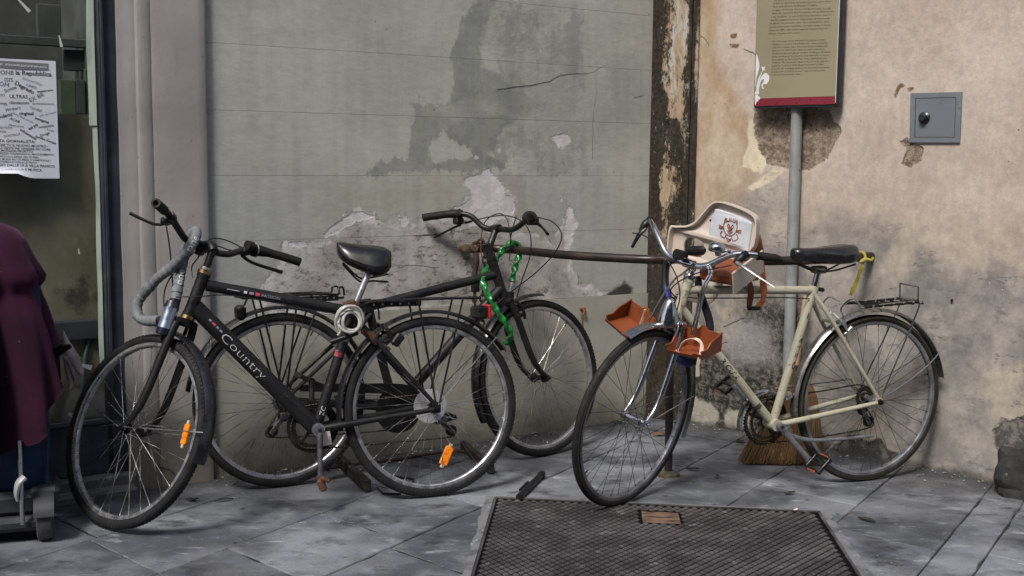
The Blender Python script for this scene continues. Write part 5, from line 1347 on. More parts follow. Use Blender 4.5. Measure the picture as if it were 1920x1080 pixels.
# drive
MB().tube([(A.bbx, 0.037, A.bbz), (A.bbx, 0.046, A.bbz)], 0.0235, 24).build('bearing_cup', ALUD, fA)
cr = crank(A, (0.457, 0.128), 0.060, 0.085, mat('dull_crank', (0.10, 0.105, 0.12), 0.5, metal=0.5, col2=(0.05, 0.052, 0.06), ns=20))
mb = MB(); e = np.array([0.457, 0.085, 0.128])
mb.tube([e, e + np.array([0, 0.035, -0.002])], [0.010, 0.008], 10); mb.box(e + np.array([0.0, 0.018, -0.022]), (0.026, 0.03, 0.045), R=rotm((0, 1, 0), 0.3), bev=0.006); mb.box(e + np.array([-0.012, 0.030, -0.002]), (0.03, 0.02, 0.016), R=rotm((0, 1, 0), -0.5), bev=0.004)
mb.build('broken_pedal', RUST, cr)
crank(A, (0.443, 0.466), -0.060, -0.085, BLKM)
pedal(A, (0.443, -0.092, 0.466), -1, 0.5, L=0.095, Wd=0.085)
A.add(ring_teeth(A.bb, 0.086, -0.050, 42, 0.003, 0.76), 'chainring', BLKM, smooth=0)
A.add(MB().rev([(0.078, -0.0555), (0.098, -0.0555), (0.098, -0.053), (0.078, -0.053)], 64, c=(A.bbx, 0, A.bbz)), 'chain_guard_ring', BLKM)
chain_loop(A, [(A.bbx + 0.083, A.bbz), (A.bbx + 0.055, A.bbz + 0.062), (A.bbx - 0.01, A.bbz + 0.083), (0.2, 0.384), (0.02, 0.388), (-0.03, 0.366), (-0.02, 0.320), (-0.035, 0.285), (-0.072, 0.262), (-0.105, 0.225), (-0.07, 0.215), (0.15, 0.215), (A.bbx - 0.02, A.bbz - 0.082), (A.bbx + 0.055, A.bbz - 0.062)], -0.047)
derailleur(A, (-0.040, 0.290), (-0.095, 0.240), -0.058)
A.add(MB().box((0.418, 0.030, 0.262), (0.032, 0.01, 0.052), R=rotm((0, 1, 0), 0.1), bev=0.002), 'stand_bracket', mat('rusty_white', (0.45, 0.42, 0.38), 0.6, col2=(0.30, 0.12, 0.04), ns=25, lo=0.55), smooth=0)
# rear carrier
mb = MB()
for sg in (1, -1):
    mb.tube(catmull([(0.262, sg * 0.045, 0.742), (0.235, sg * 0.058, 0.758), (0.0, sg * 0.062, 0.760), (-0.185, sg * 0.058, 0.757)], 5), 0.0045, 8)
    mb.tube([(0.060, sg * 0.062, 0.759), (0.006, sg * 0.068, 0.370)], 0.0042, 8); mb.tube([(-0.118, sg * 0.062, 0.758), (-0.010, sg * 0.068, 0.366)], 0.0042, 8)
    mb.tube(catmull([(0.262, sg * 0.045, 0.742), (0.215, sg * 0.045, 0.735), (0.205, sg * 0.03, 0.690)], 4), 0.0035, 7)
for x in (-0.185, -0.09, 0.03, 0.15, 0.235): mb.tube([(x, -0.06, 0.759), (x, 0.06, 0.759)], 0.0038, 8)
cA = A.add(mb, 'carrier', BLKM)
mb = MB().box((0.145, 0.048, 0.746), (0.20, 0.004, 0.020)).box((0.145, -0.048, 0.746), (0.20, 0.004, 0.020))
mb.build('carrier_clip', BLKM, cA, smooth=0)
mb = MB()
for i in range(6): mb.tube([(0.06 + i * 0.034, 0.0501, 0.747), (0.06 + i * 0.034, 0.0525, 0.747)], 0.0042, 10)
mb.build('rivet', ALU, cA, kind='stuff')
lt = A.add(MB().box((-0.205, 0.0, 0.700), (0.050, 0.085, 0.052), bev=0.010), 'rear_lamp', BLKM, smooth=0)
MB().box((-0.236, 0.0, 0.702), (0.014, 0.080, 0.056), bev=0.005).build('lens', REDR, lt, smooth=0)
MB().tube([(-0.19, 0.0, 0.725), (-0.185, 0.0, 0.757)], 0.005, 8).build('lamp_bracket', BLKM, lt)
# lettering and decals on the tubes
dtd = (A.bb - np.array([0.868, 0, 0.762])); dtd /= np.linalg.norm(dtd); d0 = np.array([0.868, 0, 0.762])
tube_text(A, fA, 'Country', d0 + dtd * 0.136, d0 + dtd * 0.350, 0.0302, 0.032, DECW, 1, -0.018, vshift=-0.002)
for k, (t, w_, m) in enumerate(((0.062, 0.010, DECG), (0.078, 0.016, DECR), (0.099, 0.010, DECG), (0.115, 0.012, DECG))):
    c = d0 + dtd * t
    P = []
    for q in (0, 1):
        for th in (-0.02, 0.10, 0.22):
            up = np.cross(np.array([0, 1.0, 0]), dtd)
            P.append(c + dtd * w_ * q + up * 0.0302 * sin(th) + np.array([0, 0.0302 * cos(th) + 0.0007, 0]))
    MB().add(P, [(0, 1, 4, 3), (1, 2, 5, 4)]).build('decal', m, fA, smooth=0)
ttd = np.array([0.300, 0, 0.722]) - np.array([0.826, 0, 0.838]); ttd /= np.linalg.norm(ttd); t0 = np.array([0.826, 0, 0.838])
for k, (t, w_, m, hh) in enumerate(((0.070, 0.045, DECW, 0.05), (0.130, 0.012, DECW, 0.22), (0.150, 0.016, DECG, 0.22), (0.172, 0.016, DECR, 0.28))):
    c = t0 + ttd * t; P = []
    for q in (0, 1):
        for th in (-hh, 0.0, hh):
            up = np.cross(np.array([0, 1.0, 0]), ttd)
            P.append(c + ttd * w_ * q + up * 0.0207 * sin(th) + np.array([0, 0.0207 * cos(th) + 0.0007, 0]))
    MB().add(P, [(0, 1, 4, 3), (1, 2, 5, 4)]).build('decal', m, fA, smooth=0)
tube_text(A, fA, 'PASSION', t0 + ttd * 0.195, t0 + ttd * 0.262, 0.0207, 0.011, DECG, 1)
sst = A.sc - (A.sc - A.bb) / np.linalg.norm(A.sc - A.bb) * 0.03
ssd = np.array([0.004, 0, 0.358]) - sst
tube_text(A, fA, 'MONOLITH', sst + ssd * 0.46 + np.array([0, 0.042, 0]), sst + ssd * 0.66 + np.array([0, 0.048, 0]), 0.0102, 0.010, DECW, 1)
sdir = (A.sc - A.bb) / np.linalg.norm(A.sc - A.bb)
c = A.bb + sdir * 0.275
A.add(MB().tube([c, c + sdir * 0.024], 0.0194, 18), 'red_sticker', mat('torn_red_sticker', (0.40, 0.05, 0.06), 0.6, col2=(0.02, 0.02, 0.02), ns=45, lo=0.48, hi=0.54, col3=(0.5, 0.5, 0.5), ns3=70))
A.add(MB().tube([c + sdir * 0.060, c + sdir * 0.078], 0.0205, 18), 'tube_clip', ALUD)
tube_text(A, fA, 'ZC', A.bb + sdir * 0.052, A.bb + sdir * 0.085, 0.0192, 0.018, DECW, 1)

# ================= the dark bicycle behind, against the wall rail
B = Bike((-0.893, 4.397, 0.461, 0.057, 0.255, 1.152, 1.247, 0.343, 0.404, 0.563, 0.471, 0.272, 0.366, 0.693), 'black bicycle without a saddle, chained to the rail behind the Country bicycle')
fB = frame(B, BLKP, tt=0.0190, dt=0.0225, st=0.0180, ht=0.0205, tt_f=(0.945, 0, 0.803), tt_r=(0.372, 0, 0.692), cs=0.0115, ss=0.009)
B.add(MB().tube([B.sc - np.array([0.004, 0, 0.02]), B.sc + np.array([-0.010, 0, 0.030])], 0.0225, 18).box((0.345, 0, 0.700), (0.03, 0.02, 0.04), bev=0.004), 'seat_clamp', BLKM)
wfB = wheel(B, True, 0.0185, 0.023, 0.018, ALU, RUB, SPK, tread=True, phase=0.2, valve=0.9, hubmat=BLKM)
wrB = wheel(B, False, 0.0185, 0.023, 0.018, ALU, RUB, SPK, tread=True, phase=0.3, valve=1.1, hubmat=BLKM)
mb = MB()
for r, y in ((0.046, -0.028), (0.040, -0.033), (0.034, -0.038), (0.028, -0.043)):
    mb.add(*(lambda q: (q.v, q.f))(ring_teeth((0, 0, 0), r, y, 20, 0.002, 0.7, 0)))
mb.build('sprocket', ALUD, wrB, smooth=0)
fork(B, BLKP, 0.0150, 0.0095, 0.0215)
guard(B, False, 0.372, 0.052, radians(20), radians(170), BLKG)
guard(B, True, 0.370, 0.052, radians(84), radians(206), BLKG)
mb = MB(B.F)
q0 = B.ht + B.a * 0.004; q1 = np.array([0.918, 0, 0.925]); cl = np.array([0.958, 0, 0.998])
mb.tube([q0, q0 + B.a * 0.03], 0.0215, 16); mb.tube([q0 + B.a * 0.03, q0 + B.a * 0.075 + np.array([-0.004, 0, 0])], [0.0155, 0.0175], 14)
mb.tube(catmull([q0 + B.a * 0.035, q1, cl], 5), [0.015, 0.0155, 0.014], 14); mb.tube([cl + np.array([0, -0.024, 0]), cl + np.array([0, 0.024, 0])], 0.0178, 16)
B.add(mb, 'stem', BLKM)
half = [(0.958, 0.0, 0.998), (0.952, 0.035, 0.999), (0.938, 0.068, 1.014), (0.916, 0.098, 1.053), (0.896, 0.125, 1.071), (0.858, 0.180, 1.078), (0.800, 0.248, 1.074)]
hrB = [(0.958, 0.0, 0.998), (0.955, -0.060, 0.990), (0.946, -0.125, 0.985), (0.926, -0.200, 0.998), (0.900, -0.275, 1.017), (0.868, -0.330, 1.016), (0.815, -0.395, 1.010)]
bar = [np.array(p) for p in hrB[:0:-1]] + [np.array(p) for p in half]
bB = B.add(MB(B.F).tube(catmull(bar, 7), 0.0122, 14), 'handlebar', BLKM)
gl = along([np.array(p) for p in half], 0.72, 1.0) + [np.array([0.768, 0.264, 1.069])]
MB(B.F).tube(gl, 0.0168, 16).build('grip', BLKR, bB)
MB(B.F).tube(gl[1:3], 0.0215, 16).build('grip_collar', BLKR, bB)
gr = along([np.array(p) for p in hrB], 0.70, 0.98)
MB(B.F).tube(gr, [0.026, 0.028, 0.0275, 0.027, 0.026, 0.024, 0.022, 0.021], 18).build('grip', BLKR, bB)
lv = lever(B, bB, (0.895, 0.170, 1.028), (0.845, 0.292, 0.985), 1, bend=(0.012, 0, 0.006), r=(0.008, 0.007, 0.0065, 0.0055))
MB(B.F).box((0.885, 0.165, 1.046), (0.044, 0.034, 0.030), bev=0.006).tube([(0.876, 0.160, 1.077), (0.862, 0.186, 1.079)], 0.019, 14).tube([(0.905, 0.145, 1.036), (0.915, 0.112, 1.040)], 0.0055, 8).build('lever_bracket', BLKM, lv)
lv = lever(B, bB, (0.920, -0.300, 1.000), (0.905, -0.385, 0.945), -1, bend=(0.014, 0.0, -0.006), r=(0.009, 0.008, 0.007, 0.0085))
MB(B.F).box((0.905, -0.300, 1.004), (0.05, 0.034, 0.032), bev=0.006).build('lever_bracket', BLKM, lv)
cable(B, [(0.915, 0.112, 1.040), (0.955, 0.04, 1.052), (0.985, -0.04, 1.050), (1.00, -0.12, 1.020), (1.01, -0.16, 0.96), (1.01, -0.15, 0.87), (1.005, -0.10, 0.78), (1.00, -0.06, 0.70)])
cable(B, [(0.92, -0.31, 1.020), (0.97, -0.35, 0.995), (1.00, -0.365, 0.94), (0.995, -0.32, 0.87), (0.98, -0.22, 0.80), (0.96, -0.12, 0.745), (0.94, -0.05, 0.705), (0.90, -0.03, 0.67)])
cable(B, [(0.92, -0.18, 1.035), (0.98, -0.10, 1.02), (1.02, -0.02, 0.96), (1.03, 0.0, 0.90), (1.02, 0.0, 0.86)])
cable(B, [(0.92, 0.06, 0.87), (0.93, 0.075, 0.94), (0.95, 0.065, 1.03), (0.97, 0.0, 1.062), (0.98, -0.05, 1.035), (0.98, -0.07, 0.93)], m=mat('rusty_cable', (0.055, 0.025, 0.016), 0.7))
vbrake(B, B.hb - B.a * 0.060 + B.perp * 0.034, True, 0.042, 0.065, d=B.a, fwd=B.perp)
mb = MB()
for sg in (1, -1):
    mb.tube(catmull([(-0.155, sg * 0.055, 0.752), (0.0, sg * 0.060, 0.756), (0.15, sg * 0.058, 0.756), (0.225, sg * 0.050, 0.752), (0.232, sg * 0.042, 0.775), (0.252, sg * 0.035, 0.776), (0.258, sg * 0.030, 0.745)], 4), 0.0045, 8)
    mb.tube([(0.06, sg * 0.060, 0.754), (0.004, sg * 0.066, 0.370)], 0.0042, 8); mb.tube([(-0.09, sg * 0.060, 0.754), (-0.006, sg * 0.066, 0.366)], 0.0042, 8)
    mb.tube([(0.155, sg * 0.058, 0.754), (0.010, sg * 0.066, 0.372)], 0.0040, 8)
    mb.tube([(0.25, sg * 0.048, 0.738), (0.02, sg * 0.05, 0.732)], 0.005, 8)
for x in (-0.155, -0.05, 0.05, 0.15): mb.tube([(x, -0.058, 0.754), (x, 0.058, 0.754)], 0.0038, 8)
cB = B.add(mb, 'carrier', BLKM)
MB().box((0.13, -0.056, 0.738), (0.19, 0.004, 0.022)).build('carrier_clip', BLKM, cB, smooth=0)
mb = MB()
for i in range(7): mb.tube([(0.05 + i * 0.026, -0.0582, 0.739), (0.05 + i * 0.026, -0.0602, 0.739)], 0.0038, 8)
mb.build('rivet', ALU, cB, kind='stuff')
lt = B.add(MB().box((-0.150, 0.0, 0.695), (0.036, 0.07, 0.058), bev=0.012), 'rear_lamp', BLKM, smooth=0)
MB().tube([(-0.135, 0.0, 0.720), (-0.12, 0.0, 0.752)], 0.004, 8).build('lamp_bracket', BLKM, lt)
mb = MB()
for sg in (1, -1): mb.tube([np.array([0.0, sg * 0.066, 0.355]), np.array([-0.205, sg * 0.030, 0.640])], 0.0022, 6)
B.add(mb, 'guard_stay', SPK)
crank(B, (0.63, 0.235), -0.058, -0.082, BLKM); crank(B, (0.312, 0.31), 0.058, 0.08, BLKM)
pedal(B, (0.312, 0.09, 0.31), 1, 0.2); pedal(B, (0.63, -0.09, 0.235), -1, 0.2)
B.add(MB().tube([(B.bbx, -0.050, B.bbz), (B.bbx, -0.044, B.bbz)], 0.098, 48), 'chain_disc', BLKM)
cs = [(0.56, 0.305), (0.55, 0.34), (0.50, 0.372), (0.44, 0.382), (0.10, 0.405), (0.06, 0.40), (0.06, 0.380), (0.43, 0.340), (0.50, 0.30)]
B.add(MB().prism(cs, lambda x, z, d: (x, d, z), -0.062, -0.054), 'chain_guard', BLKM, smooth=0)
chain_loop(B, [(B.bbx + 0.085, B.bbz), (B.bbx + 0.055, B.bbz + 0.062), (B.bbx - 0.01, B.bbz + 0.083), (0.2, 0.370), (0.02, 0.388), (-0.03, 0.360), (-0.02, 0.315), (-0.035, 0.285), (-0.050, 0.262), (-0.075, 0.225), (-0.04, 0.205), (0.15, 0.195), (B.bbx - 0.02, B.bbz - 0.082), (B.bbx + 0.055, B.bbz - 0.062)], -0.042)
derailleur(B, (-0.010, 0.290), (-0.055, 0.235), -0.066, ALU)

# ================= the cream road bicycle on the right
C = Bike((1.447, 4.558, 3.499, 0.016, 0.489, 1.074, 1.236, 0.343, 0.414, 0.555, 0.452, 0.272, 0.289, 0.808), 'cream painted old road bicycle with chrome handlebar and dull steel mudguards')
fC = frame(C, CREAM, tt=0.0160, dt=0.0168, st=0.0168, ht=0.0192, tt_f=(0.858, 0, 0.812), tt_r=(0.293, 0, 0.793), cs=0.0112, ss=0.0085)
wfC = wheel(C, True, 0.0155, 0.022, 0.016, ALUD, RUBO, SPKD, gum=True, phase=0.1, valve=-0.55, hubmat=CHR)
wrC = wheel(C, False, 0.0160, 0.022, 0.016, ALUD, RUBO, SPKD, gum=True, phase=0.25, valve=2.85, hubmat=ALU)
mb = MB()
for r, y in ((0.050, -0.026), (0.043, -0.031), (0.037, -0.036), (0.031, -0.041)):
    mb.add(*(lambda q: (q.v, q.f))(ring_teeth((0, 0, 0), r, y, 24, 0.002, 0.6, 0)))
mb.build('sprocket', CHAINM, wrC, smooth=0)
fork(C, CHR, 0.0115, 0.0068, 0.0195, CHR)
for q in (C.ht + C.a * 0.008, C.hb - C.a * 0.006):
    C.add(MB(C.F).tube([q - C.a * 0.008, q - C.a * 0.001, q + C.a * 0.010], [0.0235, 0.0245, 0.0205], 22), 'headset_cup', CHR)
guard(C, False, 0.369, 0.048, radians(-8), radians(170), INOX)
guard(C, True, 0.369, 0.048, radians(70), radians(204), INOX)
mb = MB()
for sg in (1, -1):
    mb.tube(catmull([(-0.004, sg * 0.068, 0.362), (-0.10, sg * 0.064, 0.400), (-0.24, sg * 0.05, 0.475), (-0.335, sg * 0.027, 0.540)], 5), 0.0026, 7)
C.add(mb, 'guard_stay', CHR)
mb = MB(C.F)
for sg in (1, -1): mb.tube([C.fa + np.array([0, sg * 0.060, 0]), C.fa + np.array([-0.335, sg * 0.028, 0.030])], 0.0024, 6)
C.add(mb, 'guard_stay', CHR)
mb = MB(C.F)
q0 = C.ht + C.a * 0.012; q1 = np.array([0.832, 0, 0.893]); cl = np.array([0.858, 0, 0.912])
mb.tube([q0, q1], 0.0112, 14); mb.tube(catmull([q1 - np.array([0, 0, 0.01]), q1 + np.array([0.006, 0, 0.008]), cl], 4), [0.014, 0.015, 0.0145], 12); mb.tube([cl + np.array([0, -0.022, 0]), cl + np.array([0, 0.022, 0])], 0.0165, 16)
C.add(mb, 'stem', CHR)
half = [(0.858, 0.0, 0.912), (0.858, 0.045, 0.913), (0.853, 0.085, 0.930), (0.846, 0.128, 0.962), (0.838, 0.165, 0.985), (0.820, 0.212, 0.996), (0.785, 0.262, 0.995), (0.755, 0.292, 0.993)]
hr = [(0.858, 0.0, 0.912), (0.858, -0.045, 0.912), (0.852, -0.090, 0.916), (0.845, -0.125, 0.932), (0.830, -0.170, 0.968), (0.808, -0.215, 0.998), (0.780, -0.255, 1.010), (0.742, -0.285, 1.012)]
bar = [np.array(p) for p in hr[:0:-1]] + [np.array(p) for p in half]
bC = C.add(MB(C.F).tube(catmull(bar, 7), 0.0118, 16), 'handlebar', CHR)
gl = along([np.array(p) for p in half], 0.80, 1.0) + [np.array([0.738, 0.308, 0.990])]
MB(C.F).tube(gl, [0.0185, 0.0150, 0.0145, 0.0148, 0.0150, 0.0150, 0.0150, 0.0152, 0.0155, 0.0158, 0.0150, 0.010], 16).build('grip', BLKR, bC)
gr = along([np.array(p) for p in hr], 0.93, 1.0)
MB(C.F).tube(gr, 0.0150, 16).build('grip', BLKR, bC)
lv = lever(C, bC, (0.868, 0.205, 0.968), (0.870, 0.372, 0.918), 1, m=ALU, r=(0.0095, 0.0085, 0.0065, 0.003), bend=(0.015, 0, 0.006))
MB(C.F).tube(catmull([(0.826, 0.212, 0.996), (0.850, 0.208, 0.985), (0.866, 0.198, 0.960)], 4), [0.016, 0.0155, 0.013], 12).build('lever_hood', BLKM, lv)
lv = lever(C, bC, (0.800, -0.262, 0.985), (0.830, -0.290, 0.905), -1, m=BLKM, r=(0.011, 0.011, 0.010, 0.007), bend=(0.01, 0, 0.0))
MB(C.F).tube(catmull([(0.775, -0.262, 1.012), (0.795, -0.268, 0.998), (0.806, -0.272, 0.970)], 4), [0.017, 0.016, 0.013], 12).build('lever_hood', BLKM, lv)
cable(C, [(0.845, -0.285, 0.965), (0.88, -0.20, 0.975), (0.905, -0.11, 0.945), (0.915, -0.02, 0.88), (0.92, 0.02, 0.80), (0.93, 0.015, 0.70), (0.92, 0.01, 0.66)])
cable(C, [(0.875, 0.190, 0.955), (0.91, 0.10, 0.915), (0.915, 0.02, 0.865), (0.88, -0.05, 0.80), (0.84, -0.03, 0.76)])
cable(C, [(0.87, -0.05, 0.79), (0.84, 0.022, 0.784), (0.75, 0.020, 0.780), (0.60, 0.018, 0.775), (0.45, 0.018, 0.772), (0.32, 0.014, 0.762)], steer=False, r=0.0024)
# bell and small lamp on the bar
bl = C.add(MB(C.F).tube([(0.850, 0.112, 0.974), (0.856, 0.112, 0.985)], 0.012, 12), 'bell', CHR)
mb = MB(lambda p: C.F(np.array([0.856 + p[0], 0.105 + p[2], 1.002 + p[1]])))
mb.rev([(0.0, -0.016), (0.029, -0.016), (0.030, -0.010), (0.030, 0.000), (0.029, 0.004), (0.026, 0.010), (0.018, 0.015), (0.0, 0.017)], 28, closedprof=False)
mb.build('bell_dome', CHR, bl, smooth=40)
MB(C.F).tube(catmull([(0.856, 0.132, 0.986), (0.862, 0.150, 0.996), (0.862, 0.166, 0.998)], 4), [0.003, 0.003, 0.007], 8).build('bell_lever', CHR, bl)
lm = C.add(MB(C.F).tube([(0.905, -0.030, 0.945), (0.860, -0.022, 0.940)], [0.022, 0.016], 16), 'front_lamp', BLKM)
MB(C.F).box((0.835, 0.004, 0.962), (0.030, 0.090, 0.034), R=rotm((1, 0, 0), 0.25), bev=0.012).build('lamp_body', BLKM, lm, smooth=0)
# chrome headlamp above the front guard
mb = MB(lambda p: C.F(np.array([0.948 + p[0], p[2], 0.700 + p[1]])))
mb.rev([(0.0, 0.088), (0.012, 0.087), (0.020, 0.078), (0.036, 0.030), (0.042, 0.004), (0.043, -0.006), (0.038, -0.012), (0.0, -0.012)], 32, closedprof=False)
hl = C.add(mb, 'head_lamp', CHR, smooth=35)
MB(C.F).tube([(0.905, 0.0, 0.70), (0.945, 0.0, 0.70)], 0.008, 8).build('lamp_bracket', CHR, hl)
# front brake: chrome side pull
mb = MB(C.F); c = C.hb - C.a * 0.032 + C.perp * 0.030
for sg in (1, -1): mb.tube(catmull([c + np.array([0, sg * 0.012, 0.004]), c + np.array([0.004, sg * 0.038, -0.010]), c + np.array([0.008, sg * 0.034, -0.052])], 5), [0.006, 0.006, 0.005], 8)
mb.tube([c - C.perp * 0.03, c + C.perp * 0.022], 0.006, 10)
C.add(mb, 'brake', ALU)
mb = MB(); c = np.array([0.150, 0, 0.655])
for sg in (1, -1): mb.tube(catmull([c + np.array([0.05, sg * 0.010, 0.045]), c + np.array([0.035, sg * 0.036, 0.02]), c + np.array([0.0, sg * 0.034, -0.020])], 5), [0.006, 0.006, 0.005], 8)
mb.box(c + np.array([-0.012, 0.026, -0.026]), (0.046, 0.014, 0.016), R=rotm((0, 1, 0), 0.75), bev=0.003)
C.add(mb, 'brake', ALU)
# saddle
C.add(MB().tube([C.sc - np.array([-0.01, 0, 0.04]), C.sc + np.array([-0.016, 0, 0.062])], 0.0132, 16), 'seat_post', CHR)
C.add(MB().box((0.272, 0, 0.874), (0.055, 0.045, 0.028), bev=0.006).tube([(0.272, -0.03, 0.872), (0.272, 0.03, 0.872)], 0.012, 10), 'saddle_clamp', mat('old_clamp', (0.13, 0.12, 0.11), 0.5, metal=0.5))
C.add(MB().tube([(C.scx - 0.024, -0.02, C.scz - 0.012), (C.scx - 0.024, 0.024, C.scz - 0.012)], 0.008, 8), 'seat_bolt', BLKM)
saddle(C, 'saddle', 0.405, 0.118, 0.962, 0.968, 0.086, 0.082, LEATH, roll=0.06, twist=0.02, nose_w=0.032)
# drive
cr = crank(C, (0.335, 0.140), 0.058, 0.082, ALUD)
pdl = pedal(C, (0.335, 0.088, 0.140), 1, -0.75, refl=ORNGD)
cr2 = crank(C, (0.569, 0.404), -0.062, -0.086, ALUD)
pedal(C, (0.569, -0.092, 0.404), -1, -0.6, refl=ORNGD, L=0.095, Wd=0.085)
C.add(ring_teeth(C.bb, 0.103, -0.052, 48, 0.003, 0.80), 'chainring', CHAINM, smooth=0)
C.add(ring_teeth(C.bb, 0.078, -0.044, 40, 0.003, 0.80), 'chainring', CHAINM, smooth=0)
mb = MB(); mb.rev([(0.110, -0.060), (0.119, -0.062), (0.125, -0.058), (0.125, -0.044), (0.119, -0.040), (0.110, -0.042), (0.117, -0.051)], 40, radians(-14), radians(98), (C.bbx, 0, C.bbz))
C.add(mb, 'chain_guard', CHR, smooth=50)
C.add(MB().tube(catmull([(0.42, -0.048, 0.398), (0.30, -0.050, 0.405), (0.05, -0.056, 0.415)], 5), 0.0075, 10, flat=0.6), 'chain_guard_bar', CHR)
chain_loop(C, [(C.bbx + 0.091, C.bbz), (C.bbx + 0.060, C.bbz + 0.068), (C.bbx - 0.01, C.bbz + 0.091), (0.2, 0.376), (0.02, 0.391), (-0.03, 0.360), (-0.018, 0.312), (-0.028, 0.285), (-0.046, 0.262), (-0.062, 0.225), (-0.03, 0.205), (0.15, 0.190), (C.bbx - 0.02, C.bbz - 0.090), (C.bbx + 0.060, C.bbz - 0.068)], -0.044)
derailleur(C, (-0.010, 0.283), (-0.040, 0.232), -0.052, BLKM)
C.add(MB().box((0.418, -0.034, 0.378), (0.02, 0.05, 0.024), bev=0.004).tube([(0.385, 0, 0.372), (0.392, 0, 0.386)], 0.0195, 18), 'front_changer', CHR)
C.add(MB().tube([(0.533, 0, 0.357), (0.520, 0, 0.344)], 0.0182, 18), 'tube_band', mat('dark_band', (0.05, 0.045, 0.04), 0.6))
ks = C.add(MB().tube(catmull([(0.405, 0.020, 0.248), (0.385, 0.035, 0.225), (0.30, 0.045, 0.205), (0.16, 0.045, 0.198), (0.005, 0.045, 0.200)], 5), [0.013, 0.011, 0.0075, 0.0065, 0.006], 10), 'kickstand', ALUD)
MB().tube([(0.405, 0.010, 0.252), (0.405, 0.042, 0.246)], 0.018, 14).build('kickstand_pivot', ALUD, ks)
# chrome carrier with sprung flap
mb = MB()
mb.tube(catmull([(0.172, 0.055, 0.655), (0.190, 0.055, 0.700), (0.198, 0.055, 0.728), (0.150, 0.055, 0.762), (0.118, 0.055, 0.742), (0.108, 0.055, 0.722)], 5), 0.0038, 8)
mb.tube(catmull([(0.185, -0.055, 0.700), (0.205, -0.055, 0.730), (0.175, -0.055, 0.755), (0.125, -0.055, 0.735)], 5), 0.0038, 8)
for sg in (1, -1):
    mb.tube(catmull([(0.108, sg * 0.055, 0.724), (-0.02, sg * 0.055, 0.735), (-0.168, sg * 0.055, 0.740)], 4), 0.0040, 8)
    mb.tube(catmull([(-0.165, sg * 0.055, 0.800), (-0.168, sg * 0.055, 0.745), (-0.166, sg * 0.057, 0.700), (-0.005, sg * 0.070, 0.365)], 4), 0.0034, 8)
mb.tube([(-0.165, -0.055, 0.800), (-0.165, 0.055, 0.800)], 0.0034, 8)
mb.tube([(-0.172, -0.06, 0.741), (-0.172, 0.066, 0.741)], 0.007, 8)
cC = C.add(mb, 'carrier', CHR)
mb = MB()
for i in range(6):
    x = 0.09 - i * 0.048
    mb.tube([(x, 0.055, 0.727 + 0.0022 * i), (x - 0.036, 0.055, 0.728 + 0.0022 * i)], 0.0062, 8); mb.tube([(x, -0.055, 0.727 + 0.0022 * i), (x - 0.036, -0.055, 0.728 + 0.0022 * i)], 0.0062, 8)
    mb.tube([(x - 0.02, -0.055, 0.728), (x - 0.045, 0.055, 0.731)], 0.0038, 6)
mb.build('rubber_sleeve', BLKR, cC, kind='stuff')
# lettering
e = (C.bb - C.hb); df = C.hb + C.a * 0.035; e = C.bb - df; L = np.linalg.norm(e); e /= L
tube_text(C, fC, 'RICUIA', df + e * 0.275, df + e * 0.385, 0.0170, 0.020, DECK, 1, 0.02, 0.2, vshift=-0.004)
e = C.sc - C.bb; L = np.linalg.norm(e); e /= L
tube_text(C, fC, 'OJEJABL', C.bb + e * 0.225, C.bb + e * 0.375, 0.0170, 0.020, DECK, 1, 0.02, vshift=-0.006)
tube_text(C, fC, 'T', C.bb + e * 0.43, C.bb + e * 0.455, 0.0170, 0.018, DECK, 1, 0.02, vshift=-0.006)
q = C.hb + C.a * 0.040
tube_text(C, fC, 'rano', q + np.array([0.020, 0, 0]) * 0 + C.perp * 0.010, q - C.perp * 0.012, 0.02, 0.010, DECR, 1, 0.01)

# ------------------------------------------------------------------ rail across the corner with its post
rail = thing('rack_rail', 'rusty black bowed tube rail crossing the corner between the two walls', 'rail')
zr = 0.890
def gz(x, y, z): return ground(x, y, z)
k = 0.398 / 0.403
rp = [np.array([-0.235, 5.135, 0.893]), np.array([-0.182, 5.085, 0.893]), gz(947, 467, zr), gz(1060, 478, zr), gz(1190, 485.5, zr), gz(1253, 487, zr), gz(1360, 489, zr), gz(1465, 489, zr), gz(1560, 486, zr), gz(1612, 482, zr), np.array([1.575, 4.985, 0.886])]
MB().tube(catmull(rp, 8), 0.0185, 18).build('bar', BRNB, rail, smooth=60)
MB().tube(catmull(rp[:3], 10)[:13], 0.0196, 18).build('bare_end', mat('bare_end_paint', (0.22, 0.15, 0.10), 0.7, col2=(0.10, 0.05, 0.03), ns=18, col3=(0.36, 0.33, 0.30), ns3=30), rail, smooth=60)
post = ground(1253, 891)
MB().tube([(post[0], post[1], -0.005), (post[0] - 0.004, post[1] + 0.03, zr - 0.012)], 0.0165, 16).build('post', BRNB, rail)
mb = MB(); n = 20
for i in range(6): pass
mb.tube([(post[0], post[1], -0.006), (post[0], post[1], 0.010), (post[0], post[1], 0.020)], [0.052, 0.046, 0.020], 14)
o = mb.build('base_flange', mat('rusty_flange', (0.05, 0.045, 0.03), 0.9, col2=(0.12, 0.10, 0.06), ns=30, bump=1.0, bs=80), rail)

